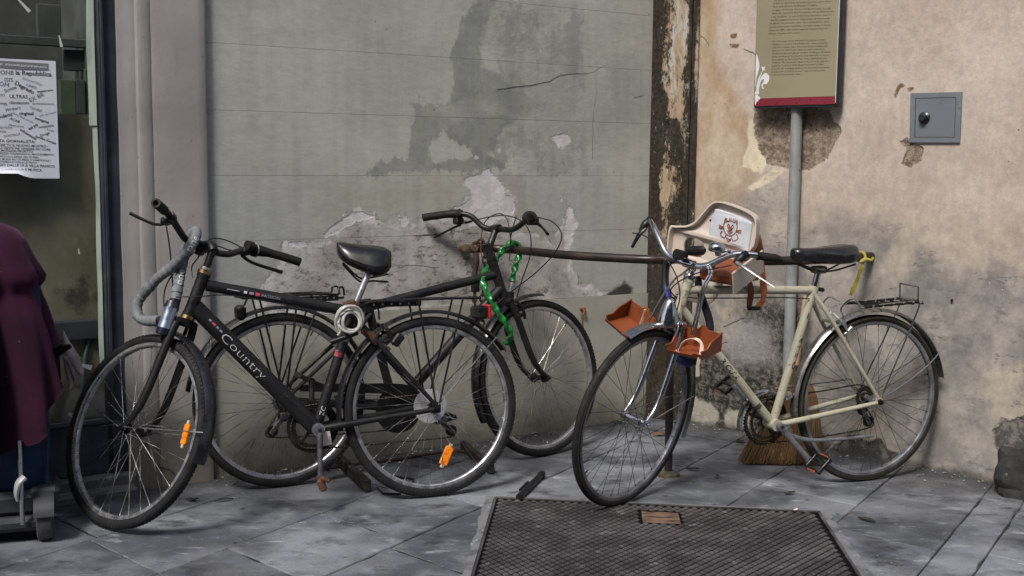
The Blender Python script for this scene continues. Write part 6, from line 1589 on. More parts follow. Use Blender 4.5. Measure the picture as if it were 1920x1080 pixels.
def links(pts, r_link, r_wire, m, name, parent, stuff=False, L=None, flat=1.55):
    """a chain of separate oval links along a path"""
    P = catmull(pts, 14); S = [0]
    for a, b in zip(P[:-1], P[1:]): S.append(S[-1] + np.linalg.norm(b - a))
    step = r_link * flat * 1.45 * 1.0; n = int(S[-1] / step); out = []
    for i in range(n):
        t = (i + 0.5) * step; j = min(len(P) - 2, int(np.searchsorted(S, t) - 1)); q = (t - S[j]) / max(1e-9, S[j + 1] - S[j])
        c = P[j] * (1 - q) + P[j + 1] * q; d = P[j + 1] - P[j]; d /= np.linalg.norm(d)
        ref = np.array([0.3, -1.0, 0.2]); s1 = np.cross(d, ref); s1 /= np.linalg.norm(s1); s2 = np.cross(d, s1)
        s = s1 if i % 2 else s2
        ring = [c + d * (r_link * flat * cos(a)) + s * (r_link * sin(a)) for a in np.linspace(0, 2 * pi, 13)[:-1]]
        o = MB().tube(ring, r_wire, 7, closed=True).build(name, m, parent)
        out.append(o)
    return out
# green sleeved chain lock
GREEN = mat('green_plastic_sleeve', (0.005, 0.105, 0.018), 0.22, col2=(0.010, 0.19, 0.035), ns=40, lo=0.42, hi=0.6, spec=0.7, rvar=0.1)
gc = thing('chain_lock', 'green plastic sleeved chain lock hanging from the rail through the dark bicycle', 'chain lock')
gp = [at_depth(*q) for q in ((950, 644, 4.86), (957, 625, 4.79), (940, 596, 4.765), (919, 562, 4.765), (906, 530, 4.79), (911, 508, 4.90), (929, 488, 4.99), (944, 467, 5.03), (959, 456, 5.055), (972, 460, 5.09), (974, 476, 5.06), (966, 502, 5.035), (960, 528, 5.01))]
P = catmull(gp, 16)
S = np.cumsum([0] + [np.linalg.norm(b - a) for a, b in zip(P[:-1], P[1:])])
rings = []; xr = np.array([1.0, 0, 0])
for i, c in enumerate(P):
    t = P[min(i + 1, len(P) - 1)] - P[max(i - 1, 0)]; t /= np.linalg.norm(t)
    xr = xr - t * (xr @ t); xr /= np.linalg.norm(xr); yr_ = np.cross(t, xr)
    ph = S[i] * 2 * pi / 0.11; q = 0.0008 * sin(S[i] * 2 * pi / 0.026)
    ea, eb = 0.0158 + q, 0.0098 + q
    rings.append([c + (xr * cos(ph) + yr_ * sin(ph)) * ea * cos(a) + (-xr * sin(ph) + yr_ * cos(ph)) * eb * sin(a) for a in np.linspace(0, 2 * pi, 17)[:-1]])
MB().loft(rings).build('sleeve', GREEN, gc, smooth=70)
MB().tube([gp[-1], gp[-1] + np.array([0, 0, -0.018]), gp[-1] + np.array([-0.004, -0.005, -0.050])], [0.008, 0.011, 0.011], 12).build('end_link', ALU, gc)
MB().tube([gp[-1] + np.array([-0.004, -0.005, -0.045]), gp[-1] + np.array([-0.012, -0.02, -0.13])], 0.015, 14).build('lock_body', BLKM, gc)
# old rusty chain on the bare end of the rail
rc = thing('rusty_chain', 'rusty old chain with a dark padlock hung over the bare end of the rail', 'chain')
p1 = [at_depth(*q) for q in ((908, 458, 5.02), (900, 452, 5.06), (891, 458, 5.03), (892, 476, 5.02))]
links(p1, 0.0125, 0.0048, RUST, 'link', rc)
MB().tube(catmull([at_depth(892, 474, 5.02), at_depth(893, 494, 5.02), at_depth(890, 512, 5.02), at_depth(891, 524, 5.02)], 6), [0.0125, 0.0145, 0.0115, 0.014, 0.0115], 12).build('sleeve', mat('dark_rust_sleeve', (0.030, 0.019, 0.016), 0.6, col2=(0.06, 0.035, 0.025), ns=25), rc)
MB().tube([at_depth(891, 522, 5.02), at_depth(891, 547, 5.02)], 0.0195, 18).build('padlock_body', BLKM, rc)
links([at_depth(890, 547, 5.02), at_depth(890, 560, 5.02), at_depth(889, 572, 5.02)], 0.010, 0.0042, RUST, 'link', rc)
links([at_depth(*q) for q in ((909, 470, 5.03), (910, 500, 5.02), (909, 525, 5.02), (905, 560, 5.02), (903, 595, 5.02), (902, 625, 5.02))], 0.0125, 0.0046, mat('dark_chain', (0.020, 0.015, 0.013), 0.6, metal=0.4, col2=(0.05, 0.028, 0.02), ns=40), 'link', rc)

# grey taped lock over the handlebar of the Country bicycle
TAPEG = mat('grey_wrapped_tape', (0.135, 0.150, 0.165), 0.75, col2=(0.20, 0.215, 0.235), ns=10, col3=(0.06, 0.065, 0.07), ns3=30, bump=0.4, bs=80)
gl_ = thing('wrapped_lock', 'grey tape wrapped loop lock hung over a black handlebar stem', 'bicycle lock')
def Aw(x, y, z): return A.WF((x, y, z))
lp = [(0.965, 0.065, 0.708), (1.040, 0.062, 0.722), (1.085, 0.06, 0.752), (1.092, 0.06, 0.793), (1.062, 0.062, 0.828), (0.992, 0.070, 0.868), (0.912, 0.082, 0.893), (0.842, 0.086, 0.935), (0.808, 0.080, 0.985), (0.822, 0.066, 1.016), (0.858, 0.052, 1.014), (0.888, 0.045, 0.975), (0.900, 0.044, 0.92), (0.903, 0.046, 0.865), (0.906, 0.050, 0.815), (0.908, 0.052, 0.775)]
P = [Aw(*q) for q in catmull(lp, 18)]
S = np.cumsum([0] + [np.linalg.norm(b - a) for a, b in zip(P[:-1], P[1:])])
MB().tube(P, [0.0185 + 0.0030 * (((s / 0.026) % 1.0) - 0.5) + 0.0010 * sin(s * 55) for s in S], 14).build('taped_shackle', TAPEG, gl_, smooth=50)
MB().tube([Aw(0.908, 0.052, 0.782), Aw(0.912, 0.053, 0.745)], [0.0195, 0.0175], 16).build('collar', BLKM, gl_)
lb = MB().tube([Aw(0.918, 0.056, 0.752), Aw(0.940, 0.060, 0.672)], 0.0255, 22).build('lock_body', mat('lock_silver_blue', (0.36, 0.41, 0.52), 0.22, metal=0.8, col2=(0.28, 0.33, 0.45), ns=8), gl_)
MB().tube([Aw(0.938, 0.060, 0.676), Aw(0.944, 0.061, 0.655)], [0.0272, 0.0245], 22).build('lock_cap', mat('lock_navy', (0.010, 0.011, 0.022), 0.35), gl_)
MB().tube([Aw(0.914, 0.055, 0.772), Aw(0.919, 0.056, 0.749)], [0.0235, 0.0262], 22).build('lock_cap', mat('lock_navy', (0.010, 0.011, 0.022), 0.35), gl_)
MB().tube([Aw(0.985, 0.064, 0.712), Aw(0.950, 0.062, 0.706)], 0.0165, 14).build('collar', BLKM, gl_)
def wrap_text(s, i0, i1, r, size, m, parent, lateral):
    v, f = text2d(s, 1.0, 0.01); v = np.array(v); x0, x1 = v[:, 0].min(), v[:, 0].max()
    a, b = P[i0], P[i1]; e = b - a; L = np.linalg.norm(e); e /= L
    n = CAMP - a; n -= e * (n @ e); n /= np.linalg.norm(n); n = n * 1.0; up = np.cross(n, e)
    out = []
    for x, y in v:
        t = (y / 0.7 * size - size / 2); th = max(-1.2, min(1.2, t / r))
        fr = (x - x0) / (x1 - x0); j = i0 + fr * (i1 - i0); j0 = int(math.floor(j)) if j >= 0 else 0; j0 = max(0, min(len(P) - 2, j0)); base = P[j0] + (P[j0 + 1] - P[j0]) * (j - j0)
        out.append(base + up * r * sin(th) + n * (r * cos(th) + 0.0012))
    MB().add(out, f).build('lettering', m, parent, smooth=0)
wrap_text('one', 246, 226, 0.0192, 0.026, DECW, gl_, 0)
wrap_text('one', 128, 146, 0.0195, 0.028, DECW, gl_, 0)

# silver coiled cable lock at the seat cluster
COILM = mat('silver_cable_sheath', (0.40, 0.40, 0.38), 0.3, col2=(0.33, 0.33, 0.31), ns=20, spec=0.6)
cl_ = thing('coil_lock', 'coiled silver cable lock hanging at the seat tube of the Country bicycle', 'cable lock')
cpts = []
for i in range(5 * 28):
    t = 2 * pi * i / 28; n_ = i / 28
    r = 0.043 + 0.006 * sin(n_ * 2.3 + 1); ox = 0.008 * sin(n_ * 2.9); oz = 0.007 * cos(n_ * 3.7)
    cpts.append(A.W((0.325 + ox + r * cos(t), 0.050 + 0.006 * n_ + 0.012 * sin(t + n_ * 2.0), 0.690 + oz + r * 1.06 * sin(t))))
cpts += [A.W((0.36, 0.072, 0.66)), A.W((0.372, 0.066, 0.640))]
MB().tube(cpts, 0.0050, 9).build('cable_coil', COILM, cl_)
MB().tube([A.W((0.392, 0.060, 0.618)), A.W((0.300, 0.074, 0.648))], 0.0098, 14).tube([A.W((0.398, 0.059, 0.616)), A.W((0.380, 0.062, 0.622))], 0.0118, 14).build('lock_barrel', BLKM, cl_)
MB().box(A.W((0.315, 0.022, 0.748)), (0.05, 0.03, 0.035), R=A.Rm @ rotm((0, 1, 0), 0.3), bev=0.006).build('bracket', RUST, cl_, smooth=0)
rj = A.add(MB().tube([(0.27, 0.03, 0.655), (0.235, 0.034, 0.628), (0.215, 0.030, 0.600)], [0.014, 0.017, 0.012], 12).box((0.19, 0.032, 0.585), (0.05, 0.016, 0.022), R=rotm((0, 1, 0), -0.6), bev=0.004), 'rusty_bracket', RUST)

# ------------------------------------------------------------------ child seat hung on the cream bicycle
SEATC = mat('cream_plastic', (0.56, 0.485, 0.425), 0.5, col2=(0.50, 0.42, 0.36), ns=6, col3=(0.30, 0.23, 0.17), ns3=60, lo3=0.68, hi3=0.74, spec=0.4)
PADW = mat('white_vinyl_pad', (0.55, 0.565, 0.62), 0.35, col2=(0.47, 0.49, 0.54), ns=9, spec=0.5)
BRL = mat('brown_line', (0.23, 0.085, 0.035), 0.7)
ORB = mat('orange_brown_plastic', (0.215, 0.055, 0.018), 0.45, col2=(0.165, 0.042, 0.014), ns=8, col3=(0.16, 0.045, 0.02), ns3=50, lo3=0.66, hi3=0.74, spec=0.4)
STRP = mat('tan_strap', (0.20, 0.060, 0.018), 0.7, col2=(0.15, 0.042, 0.013), ns=30)
cs_ = thing('child_seat', 'cream plastic child seat with a white cat pad hung behind a chrome handlebar', 'child seat')
CF = C.WF
def plate2d(polys, ext, bev):
    cu = bpy.data.curves.new('outline', 'CURVE'); cu.dimensions = '2D'; cu.fill_mode = 'BOTH'; cu.extrude = ext; cu.bevel_depth = bev; cu.bevel_resolution = 1
    for poly in polys:
        sp = cu.splines.new('POLY'); sp.points.add(len(poly) - 1); sp.use_cyclic_u = True
        for i, p in enumerate(poly): sp.points[i].co = (p[0], p[1], 0, 1)
    ob = bpy.data.objects.new('outline', cu); COL.objects.link(ob); dg = bpy.context.evaluated_depsgraph_get()
    me = bpy.data.meshes.new_from_object(ob.evaluated_get(dg))
    v = [tuple(p.co) for p in me.vertices]; f = [tuple(p.vertices) for p in me.polygons]
    bpy.data.objects.remove(ob); bpy.data.curves.remove(cu); bpy.data.meshes.remove(me)
    return v, f
def rnd(pts, k=5): return [(p[0], p[1]) for p in catmull([np.array([a, b, 0.0]) for a, b in pts], k, True)]
out_ = [(-0.224, 0.972), (-0.200, 0.986), (-0.162, 0.996), (-0.130, 1.020), (-0.099, 1.066), (-0.072, 1.103), (-0.040, 1.118), (0.03, 1.115), (0.095, 1.104), (0.124, 1.090), (0.134, 1.055), (0.139, 1.014), (0.133, 0.978), (0.112, 0.961), (0.075, 0.950), (0.045, 0.920), (0.020, 0.85), (0.0, 0.760), (-0.05, 0.715), (-0.18, 0.712), (-0.212, 0.740), (-0.220, 0.86)]
hole = [(-0.182, 0.905), (-0.182, 0.938), (-0.165, 0.957), (-0.125, 0.958), (-0.098, 0.945), (-0.090, 0.915), (-0.100, 0.890), (-0.14, 0.882), (-0.172, 0.885)]
def seat_x(y, z): return 0.622 + 0.9 * max(0, abs(y + 0.03) - 0.08) ** 2 * 2.0 + 0.05 * (0.95 - z) * (z < 0.95)
v, f = plate2d([rnd(out_), rnd(hole)], 0.003, 0.002)
MB().add([CF((seat_x(a, b) + c, a, b)) for a, b, c in v], f).build('seat_shell', SEATC, cs_, smooth=40)
ro = rnd(out_)
v = []; f = []
R0 = [CF((seat_x(a, b) + 0.000, a, b)) for a, b in ro]; R1 = [CF((seat_x(a, b) + 0.032, a * 1.02, b + 0.004)) for a, b in ro]; R2 = [CF((seat_x(a, b) + 0.032, a * 1.055 + 0.001, b + 0.010)) for a, b in ro]; R3 = [CF((seat_x(a, b) - 0.002, a * 1.03, b + 0.006)) for a, b in ro]
m = len(ro); v = R0 + R1 + R2 + R3
for i in range(m):
    j = (i + 1) % m
    if ro[i][1] < 0.94 and ro[i][0] > -0.15: continue
    for q in range(4):
        a, b = q * m, ((q + 1) % 4) * m
        f.append((a + i, b + i, b + j, a + j))
MB().add(v, f).build('shell_rim', SEATC, cs_, smooth=60)
pad = [(-0.062, 1.078), (-0.052, 1.090), (0.02, 1.085), (0.095, 1.074), (0.106, 1.062), (0.108, 1.02), (0.106, 0.978), (0.098, 0.966), (0.02, 0.976), (-0.058, 0.982), (-0.072, 0.992), (-0.072, 1.03)]
v, f = plate2d([rnd(pad)], 0.004, 0.004)
pd_ = MB().add([CF((seat_x(a, b) + 0.0105 + c, a, b)) for a, b, c in v], f).build('pad', PADW, cs_, smooth=60)
mb = MB()
def line(pts, r=0.0017, k=5, closed=False):
    mb.tube([CF((seat_x(p[0], p[1]) + 0.0232, p[0], p[1])) for p in catmull([np.array([a, b, 0.0]) for a, b in pts], k, closed)], r, 5, closed=closed)
K = lambda x, y: (0.02 + x * 0.001, 1.03 + y * 0.001)
line([K(-32, 8), K(-30, 22), K(-27, 40), K(-18, 30), K(-8, 33), K(4, 34), K(14, 30), K(24, 40), K(27, 22), K(29, 8), K(24, -8), K(12, -20), K(0, -24), K(-14, -20), K(-26, -8)], closed=True)
line([K(-25, 24), K(-25, 33), K(-20, 26)]); line([K(22, 33), K(24, 24)])
for sx in (-10, 8): line([K(sx - 4, 12), K(sx, 20), K(sx + 4, 12), K(sx, 5)], closed=True)
line([K(-12, -6), K(-6, -10), K(0, -6), K(6, -10), K(12, -6)]); line([K(-5, -12), K(0, -17), K(5, -12)])
for dy, ex in ((6, 8), (0, 4), (-6, 0)):
    line([K(-28, dy * 0.4), K(-52, dy + 2)], 0.0015, 2); line([K(26, dy * 0.4), K(50, dy + ex * 0.2)], 0.0015, 2)
for q in (-10, -4, 8, 14): line([K(q, 33), K(q + 1, 46)], 0.0009, 2)
line([K(-34, -12), K(-40, -28), K(-20, -36), K(-14, -24)]); line([K(30, -10), K(40, -26), K(20, -40), K(12, -26)]); line([K(-10, -34), K(0, -38), K(10, -34), K(4, -44), K(-6, -44)], closed=True)
mb.tube([CF((seat_x(0.02, 1.034) + 0.0232, 0.02 + 0.0055 * cos(a), 1.0335 + 0.0045 * sin(a))) for a in np.linspace(0, 2 * pi, 10)[:-1]], 0.004, 6, closed=True)
mb.build('cat_outline', BRL, pd_, kind='stuff')
for (y0, z0) in ((-0.083, 1.042), (0.112, 0.995), (-0.19, 0.972)): MB().tube([CF((seat_x(y0, z0) + 0.002, y0, z0)), CF((seat_x(y0, z0) + 0.008, y0, z0))], 0.005, 8).build('stud', BLKM, cs_)
# seat pan
mb = MB(C.WF); mb.box((0.705, 0.075, 0.885), (0.16, 0.165, 0.050), R=rotm((0, 1, 0), 0.20) @ rotm((1, 0, 0), 0.10), bev=0.014)
pan = mb.build('seat_pan', ORB, cs_, smooth=0)
MB(C.WF).box((0.715, 0.166, 0.905), (0.20, 0.008, 0.095), R=rotm((0, 1, 0), 0.35), bev=0.003).build('side_lip', SEATC, cs_, smooth=0)
MB(C.WF).box((0.80, 0.045, 0.905), (0.012, 0.06, 0.020), R=rotm((1, 0, 0), 0.2), bev=0.004).build('buckle_tongue', BLKM, cs_, smooth=0)
MB(C.WF).box((0.80, -0.012, 0.944), (0.02, 0.025, 0.022), bev=0.004).build('release_button', mat('orange_button', (0.7, 0.10, 0.02), 0.4), cs_, smooth=0)
def ribbon(pts, w, m, name, parent, th=0.0016, wdir=None, k=7):
    P = catmull([np.array(p, float) for p in pts], k); v = []; f = []; n = len(P)
    for i, p in enumerate(P):
        t = P[min(i + 1, n - 1)] - P[max(i - 1, 0)]; t /= np.linalg.norm(t)
        wd = np.array(wdir if wdir is not None else (0.8, 0.35, 0.0), float); wd = wd - t * (wd @ t); wd /= np.linalg.norm(wd); nn = np.cross(t, wd)
        tw = 0.35 * sin(i * 0.5); wd2 = wd * cos(tw) + nn * sin(tw) * 0.6
        ww = w if np.isscalar(w) else np.interp(i / (n - 1), np.linspace(0, 1, len(w)), w)
        v += [p - wd2 * ww / 2 - nn * th, p + wd2 * ww / 2 - nn * th, p + wd2 * ww / 2 + nn * th, p - wd2 * ww / 2 + nn * th]
    return MB().loft([v[i * 4:i * 4 + 4] for i in range(n)]).build(name, m, parent, smooth=50)
Ys = CF((0.60, 0.12, 0.95))[1]
ribbon([at_depth(1420, 440, Ys + 0.04), at_depth(1427, 480, Ys + 0.02), at_depth(1431, 530, Ys), at_depth(1431, 560, Ys), at_depth(1420, 579, Ys - 0.01)], 0.026, STRP, 'strap', cs_)
ribbon([at_depth(1390, 490, Ys - 0.02), at_depth(1402, 520, Ys - 0.02), at_depth(1408, 545, Ys - 0.01), at_depth(1404, 578, Ys - 0.01)], 0.024, STRP, 'strap', cs_)
ribbon([at_depth(1414, 465, Ys + 0.05), at_depth(1415, 500, Ys + 0.04), at_depth(1416, 526, Ys + 0.04)], 0.026, STRP, 'strap', cs_)
MB().box(at_depth(1414, 578, Ys - 0.015), (0.055, 0.012, 0.016), R=rotm((0, 0, 1), 0.3), bev=0.003).build('buckle', BLKM, cs_, smooth=0)
# foot rests on their rods
for (pts, cup, tilt, sgn) in (([(0.872, 0.085, 0.930), (0.880, 0.105, 0.905), (0.895, 0.098, 0.860), (0.900, 0.092, 0.80), (0.905, 0.085, 0.668)], (0.930, 0.118, 0.640), 0.12, 1), ([(0.872, 0.030, 0.925), (0.882, -0.002, 0.880), (0.890, -0.035, 0.845), (0.900, -0.070, 0.77), (0.905, -0.112, 0.665)], (0.930, -0.170, 0.640), -0.35, -1)):
    for dx in (0.0, 0.012):
        MB(C.WF).tube(catmull([(p[0], p[1] + dx * sgn * (1 if sgn > 0 else 0.0), p[2] + dx * 0.2) for p in pts], 6), 0.0044, 10).build('rod', CHR, cs_)
        if sgn < 0: break
    Rc = rotm((1, 0, 0), tilt) @ rotm((0, 1, 0), 0.10)
    c = np.array(cup)
    def cupfn(p): return C.WF(Rc @ np.array(p) + c)
    mb = MB(cupfn); t = 0.0045; lx, ly, h1, h2 = 0.058, 0.074, 0.030, 0.052
    mb.box((0, 0, -0.026), (2 * lx, 2 * ly, t), bev=0.0015)
    sidep = [(-lx, -0.026), (lx, -0.026), (lx + 0.010, 0.004), (lx * 0.55, 0.004), (lx * 0.1, 0.024), (-lx * 0.5, 0.034), (-lx - 0.004, 0.046)]
    for sg in (-1, 1): mb.prism(sidep, lambda x, z, d: (x, d + (z + 0.026) * 0.10 * sg, z), sg * ly - t / 2, sg * ly + t / 2)
    mb.prism([(-ly - 0.004, -0.026), (ly + 0.004, -0.026), (ly + 0.007, 0.040), (0.02, 0.046), (0.008, 0.060), (-0.008, 0.060), (-0.02, 0.046), (-ly - 0.007, 0.040)], lambda y, z, d: (d - (z + 0.026) * 0.08, y, z), -lx - t / 2, -lx + t / 2)
    mb.prism([(-ly - 0.004, -0.026), (ly + 0.004, -0.026), (ly + 0.007, -0.006), (ly - 0.030, -0.004), (ly - 0.040, -0.014), (-ly - 0.006, -0.012)], lambda y, z, d: (d + (z + 0.026) * 0.5, y, z), lx - t / 2, lx + t / 2)
    fr = mb.build('foot_rest', ORB, cs_, smooth=0)
    rim = MB(cupfn)
    rim.tube(catmull([(-lx - 0.004, -ly - 0.007, 0.046), (-lx * 0.5, -ly - 0.006, 0.035), (lx * 0.1, -ly - 0.005, 0.025), (lx * 0.55, -ly - 0.003, 0.005), (lx + 0.010, -ly - 0.003, 0.005)], 4), 0.0035, 7)
    rim.tube(catmull([(-lx - 0.004, ly + 0.007, 0.046), (-lx * 0.5, ly + 0.006, 0.035), (lx * 0.1, ly + 0.005, 0.025), (lx * 0.55, ly + 0.003, 0.005), (lx + 0.010, ly + 0.003, 0.005)], 4), 0.0035, 7)
    rim.build('rim', ORB, fr)
    if sgn > 0: sp = [(0.02, -0.05, -0.022), (0.02, -0.03, 0.012), (0.015, 0.01, 0.032), (0.02, 0.045, 0.022), (0.045, 0.062, -0.004), (0.072, 0.066, -0.04), (0.075, 0.066, -0.085)]
    else: sp = [(-0.01, 0.035, -0.022), (-0.01, 0.030, 0.02), (-0.012, 0.026, 0.062), (-0.012, 0.022, 0.085)]
    ribbon([cupfn(p) for p in sp], 0.014 if sgn > 0 else 0.010, mat('cream_strap', (0.60, 0.50, 0.40), 0.55), 'strap', cs_, th=0.0012)

# cloth sleeved lock wound through the front of the cream bicycle
NAVB = mat('navy_sleeve', (0.010, 0.011, 0.020), 0.55, col2=(0.012, 0.022, 0.16), ns=13, lo=0.54, hi=0.64, spec=0.4)
nb = thing('cloth_lock', 'navy and black cloth sleeved lock looped round the head of a cream bicycle', 'bicycle lock')
Yc = C.W(C.hb)[1]
bp = [at_depth(*q) for q in ((1300, 498, Yc + 0.10), (1275, 487, Yc + 0.14), (1251, 494, Yc + 0.16), (1247, 530, Yc + 0.15), (1254, 565, Yc + 0.12), (1256, 605, Yc + 0.11), (1258, 640, Yc + 0.10), (1268, 668, Yc + 0.06), (1290, 679, Yc + 0.03), (1312, 668, Yc + 0.05), (1328, 640, Yc + 0.08), (1331, 608, Yc + 0.09), (1322, 575, Yc + 0.10), (1312, 545, Yc + 0.11), (1308, 518, Yc + 0.12))]
MB().tube(catmull(bp, 8), [0.020, 0.021, 0.019, 0.022, 0.017, 0.022, 0.020, 0.022, 0.020, 0.019, 0.021, 0.018, 0.020], 14, flat=0.75).build('sleeve', NAVB, nb, smooth=70)

# yellow ribbon on the end of the rail
yr = thing('ribbon', 'yellow ribbon knotted on the right end of the rail', 'ribbon')
YEL = mat('yellow_ribbon', (0.33, 0.28, 0.05), 0.6, col2=(0.26, 0.21, 0.035), ns=20)
ye = rp[9]; Yy = ye[1] - 0.025
ring_p = [ye + 0.0215 * (np.array([0, 0, 1.0]) * cos(a) + np.array([0.55, -0.83, 0]) * sin(a) * 1.0) + np.array([0.006, 0, 0]) for a in np.linspace(0, 2 * pi, 15)[:-1]]
MB().tube(ring_p, 0.0062, 8, closed=True).build('knot_loop', YEL, yr)
MB().tube([at_depth(1612, 492, Yy), at_depth(1622, 486, Yy), at_depth(1634, 488, Yy), at_depth(1638, 483, Yy)], [0.007, 0.010, 0.006, 0.009], 8).build('knot', YEL, yr)
ribbon([at_depth(1619, 490, Yy), at_depth(1612, 510, Yy), at_depth(1604, 533, Yy), at_depth(1594, 554, Yy)], [0.014, 0.024, 0.025, 0.022], YEL, 'tail', yr, th=0.0008)
tw = MB().tube(catmull([rp[10] + np.array([-0.02, -0.01, -0.01]), at_depth(1630, 503, 4.99), at_depth(1627, 511, 4.99), at_depth(1620, 513, 4.99)], 5), [0.005, 0.006, 0.004], 8).build('wire_end', RUST, rail)

# ------------------------------------------------------------------ shopping trolley under a maroon cloth
MARO = NT('maroon_cloth')
_w = MARO.noise(300, 2, 0.5, (1, 1, 0.4)); _c = MARO.mix(MARO.ss(MARO.noise(6, 5, 0.6), 0.35, 0.7), (0.018, 0.003, 0.011), (0.038, 0.006, 0.023))
_c = MARO.mix(MARO.ss(MARO.vor(24), 0.035, 0.02), _c, (0.35, 0.30, 0.33))
MARO.b.inputs['Sheen Weight'].default_value = 0.12; MARO.b.inputs['Sheen Tint'].default_value = (0.6, 0.3, 0.5, 1)
MARO = MARO.out(_c, 0.9, 0, MARO.bump(_w, 0.001, 0.4), 0.2)
TX, TY = -1.815, 3.865
cl = thing('draped_cloth', 'maroon cloth draped over the blue shopping trolley', 'cloth')
zlist = [1.072, 1.070, 1.060, 1.038, 1.000, 0.95, 0.915, 0.885, 0.865, 0.845, 0.82, 0.78, 0.73, 0.68, 0.62, 0.56, 0.50, 0.44, 0.38, 0.34, 0.31, 0.28]
rxl = [0.001, 0.09, 0.145, 0.19, 0.215, 0.236, 0.254, 0.268, 0.262, 0.246, 0.252, 0.266, 0.280, 0.292, 0.300, 0.304, 0.306, 0.306, 0.306, 0.306, 0.306, 0.306]
rings = []; NTH = 96
for z, rx in zip(zlist, rxl):
    ring = []
    dn = max(0, min(1, (1.0 - z) / 0.5))
    for j in range(NTH):
        a = 2 * pi * j / NTH
        # hem rises on the right hand side of the cloth
        hem = 0.275 + 0.37 * max(0, cos(a + 0.05)) ** 5 + 0.015 * sin(a * 5)
        zz = max(z, hem + (z - 0.28) * 0.0) if z < hem else z
        fold = 1 + dn * (0.24 * (abs(sin(a * 3.5 + 0.75)) ** 0.6 - 0.8) + 0.075 * sin(a * 13 + z * 2) + 0.035 * sin(a * 21 - z * 4) + 0.02 * sin(z * 9 + a * 3) - 0.26 * math.exp(-((a - 2 * pi + 1.02) / 0.11) ** 2) - 0.16 * math.exp(-((a - 2 * pi + 1.55) / 0.09) ** 2) + 0.05 * math.exp(-((a - 2 * pi + 0.72) / 0.10) ** 2))
        kx = rx * fold; ky = rx * 0.66 * fold
        x = TX + kx * (abs(cos(a)) ** 0.72) * (1 if cos(a) > 0 else -1); y = TY + ky * 1.05 * (abs(sin(a)) ** 0.66) * (1 if sin(a) > 0 else -1)
        ring.append((x, y, zz))
    rings.append(ring)
mb = MB()
v = [p for r in rings for p in r]; f = []
for i in range(len(rings) - 1):
    for j in range(NTH):
        q = (i * NTH + j, i * NTH + (j + 1) % NTH, (i + 1) * NTH + (j + 1) % NTH, (i + 1) * NTH + j)
        if max(v[k_][2] for k_ in q) - min(v[k_][2] for k_ in q) < 1e-6: continue
        f.append(q)
ob = mb.add(v, f).build('cloth_body', MARO, cl, smooth=80)
md = ob.modifiers.new('thickness', 'SOLIDIFY'); md.thickness = 0.004
tr_ = thing('shopping_trolley', 'blue fabric shopping trolley on grey plastic wheels by the shop window', 'trolley')
BLUF = mat('blue_trolley_fabric', (0.011, 0.024, 0.062), 0.8, col2=(0.017, 0.036, 0.088), ns=9, bump=0.3, bs=400, spec=0.25)
GRYP = mat('grey_trolley_plastic', (0.020, 0.0225, 0.028), 0.6, col2=(0.012, 0.014, 0.018), ns=8)
WHLG = mat('grey_wheel_rubber', (0.060, 0.060, 0.063), 0.75, col2=(0.035, 0.035, 0.038), ns=18)
mb = MB(); rings = []
for z, k_, dy in ((0.165, 0.90, 0), (0.175, 0.97, 0), (0.25, 1.0, 0.006), (0.45, 1.02, 0.01), (0.65, 1.0, 0.008), (0.85, 0.95, 0.0), (0.93, 0.80, 0)):
    ring = []
    for j in range(40):
        a = 2 * pi * j / 40; cx, sx = cos(a), sin(a)
        x = (abs(cx) ** 0.35) * (1 if cx > 0 else -1) * 0.262 * k_; y = (abs(sx) ** 0.35) * (1 if sx > 0 else -1) * (0.100 + dy) * k_
        w_ = 0.004 * sin(z * 25 + a * 6)
        ring.append((TX + x + w_, TY + y + w_, z))
    rings.append(ring)
mb.loft(rings).build('bag', BLUF, tr_, smooth=50)
MB().tube([(TX + 0.258, TY - 0.095, 0.19), (TX + 0.262, TY - 0.098, 0.45), (TX + 0.256, TY - 0.095, 0.70)], 0.0045, 8).build('piping', BLUF, tr_)
mb = MB(); mb.box((TX, TY - 0.03, 0.128), (0.56, 0.20, 0.085), bev=0.02); mb.box((TX, TY - 0.13, 0.065), (0.50, 0.05, 0.05), bev=0.016); mb.box((TX + 0.245, TY - 0.045, 0.150), (0.10, 0.17, 0.055), bev=0.014)
mb.build('base', GRYP, tr_, smooth=0)
for sg in (1, -1):
    c = (TX + sg * 0.247, TY - 0.115, 0.0765)
    w = MB(lambda p: np.array([c[0] + p[1], c[1] + p[0], c[2] + p[2]])).rev([(0.030, -0.020), (0.066, -0.025), (0.0745, -0.021), (0.0770, -0.010), (0.0770, 0.010), (0.0745, 0.021), (0.066, 0.025), (0.030, 0.020)], 44).build('wheel', WHLG, tr_, smooth=35)
    MB(lambda p: np.array([c[0] + p[1], c[1] + p[0], c[2] + p[2]])).rev([(0.0, -0.018), (0.030, -0.022), (0.030, 0.022), (0.0, 0.018)], 24, closedprof=False).build('hub', GRYP, w)
    q = MB(lambda p: np.array([c[0] + p[1], c[1] + p[0], c[2] + p[2]])).rev([(0.083, -0.032), (0.092, -0.032), (0.092, 0.032), (0.083, 0.032)], 24, radians(20), radians(165)).build('wheel_guard', GRYP, tr_)
fx = TX + 0.180
MB().tube([(fx, TY - 0.175, 0.075), (fx, TY - 0.176, 0.36)], 0.0085, 12).build('frame_tube', CHR, tr_)
MB().tube(catmull([(fx + 0.012, TY - 0.182, 0.236), (fx - 0.006, TY - 0.190, 0.218), (fx - 0.014, TY - 0.190, 0.185), (fx - 0.012, TY - 0.188, 0.158)], 5), [0.016, 0.0155, 0.011, 0.005], 10, flat=0.7).build('clip', mat('grey_clip', (0.30, 0.31, 0.33), 0.45), tr_)
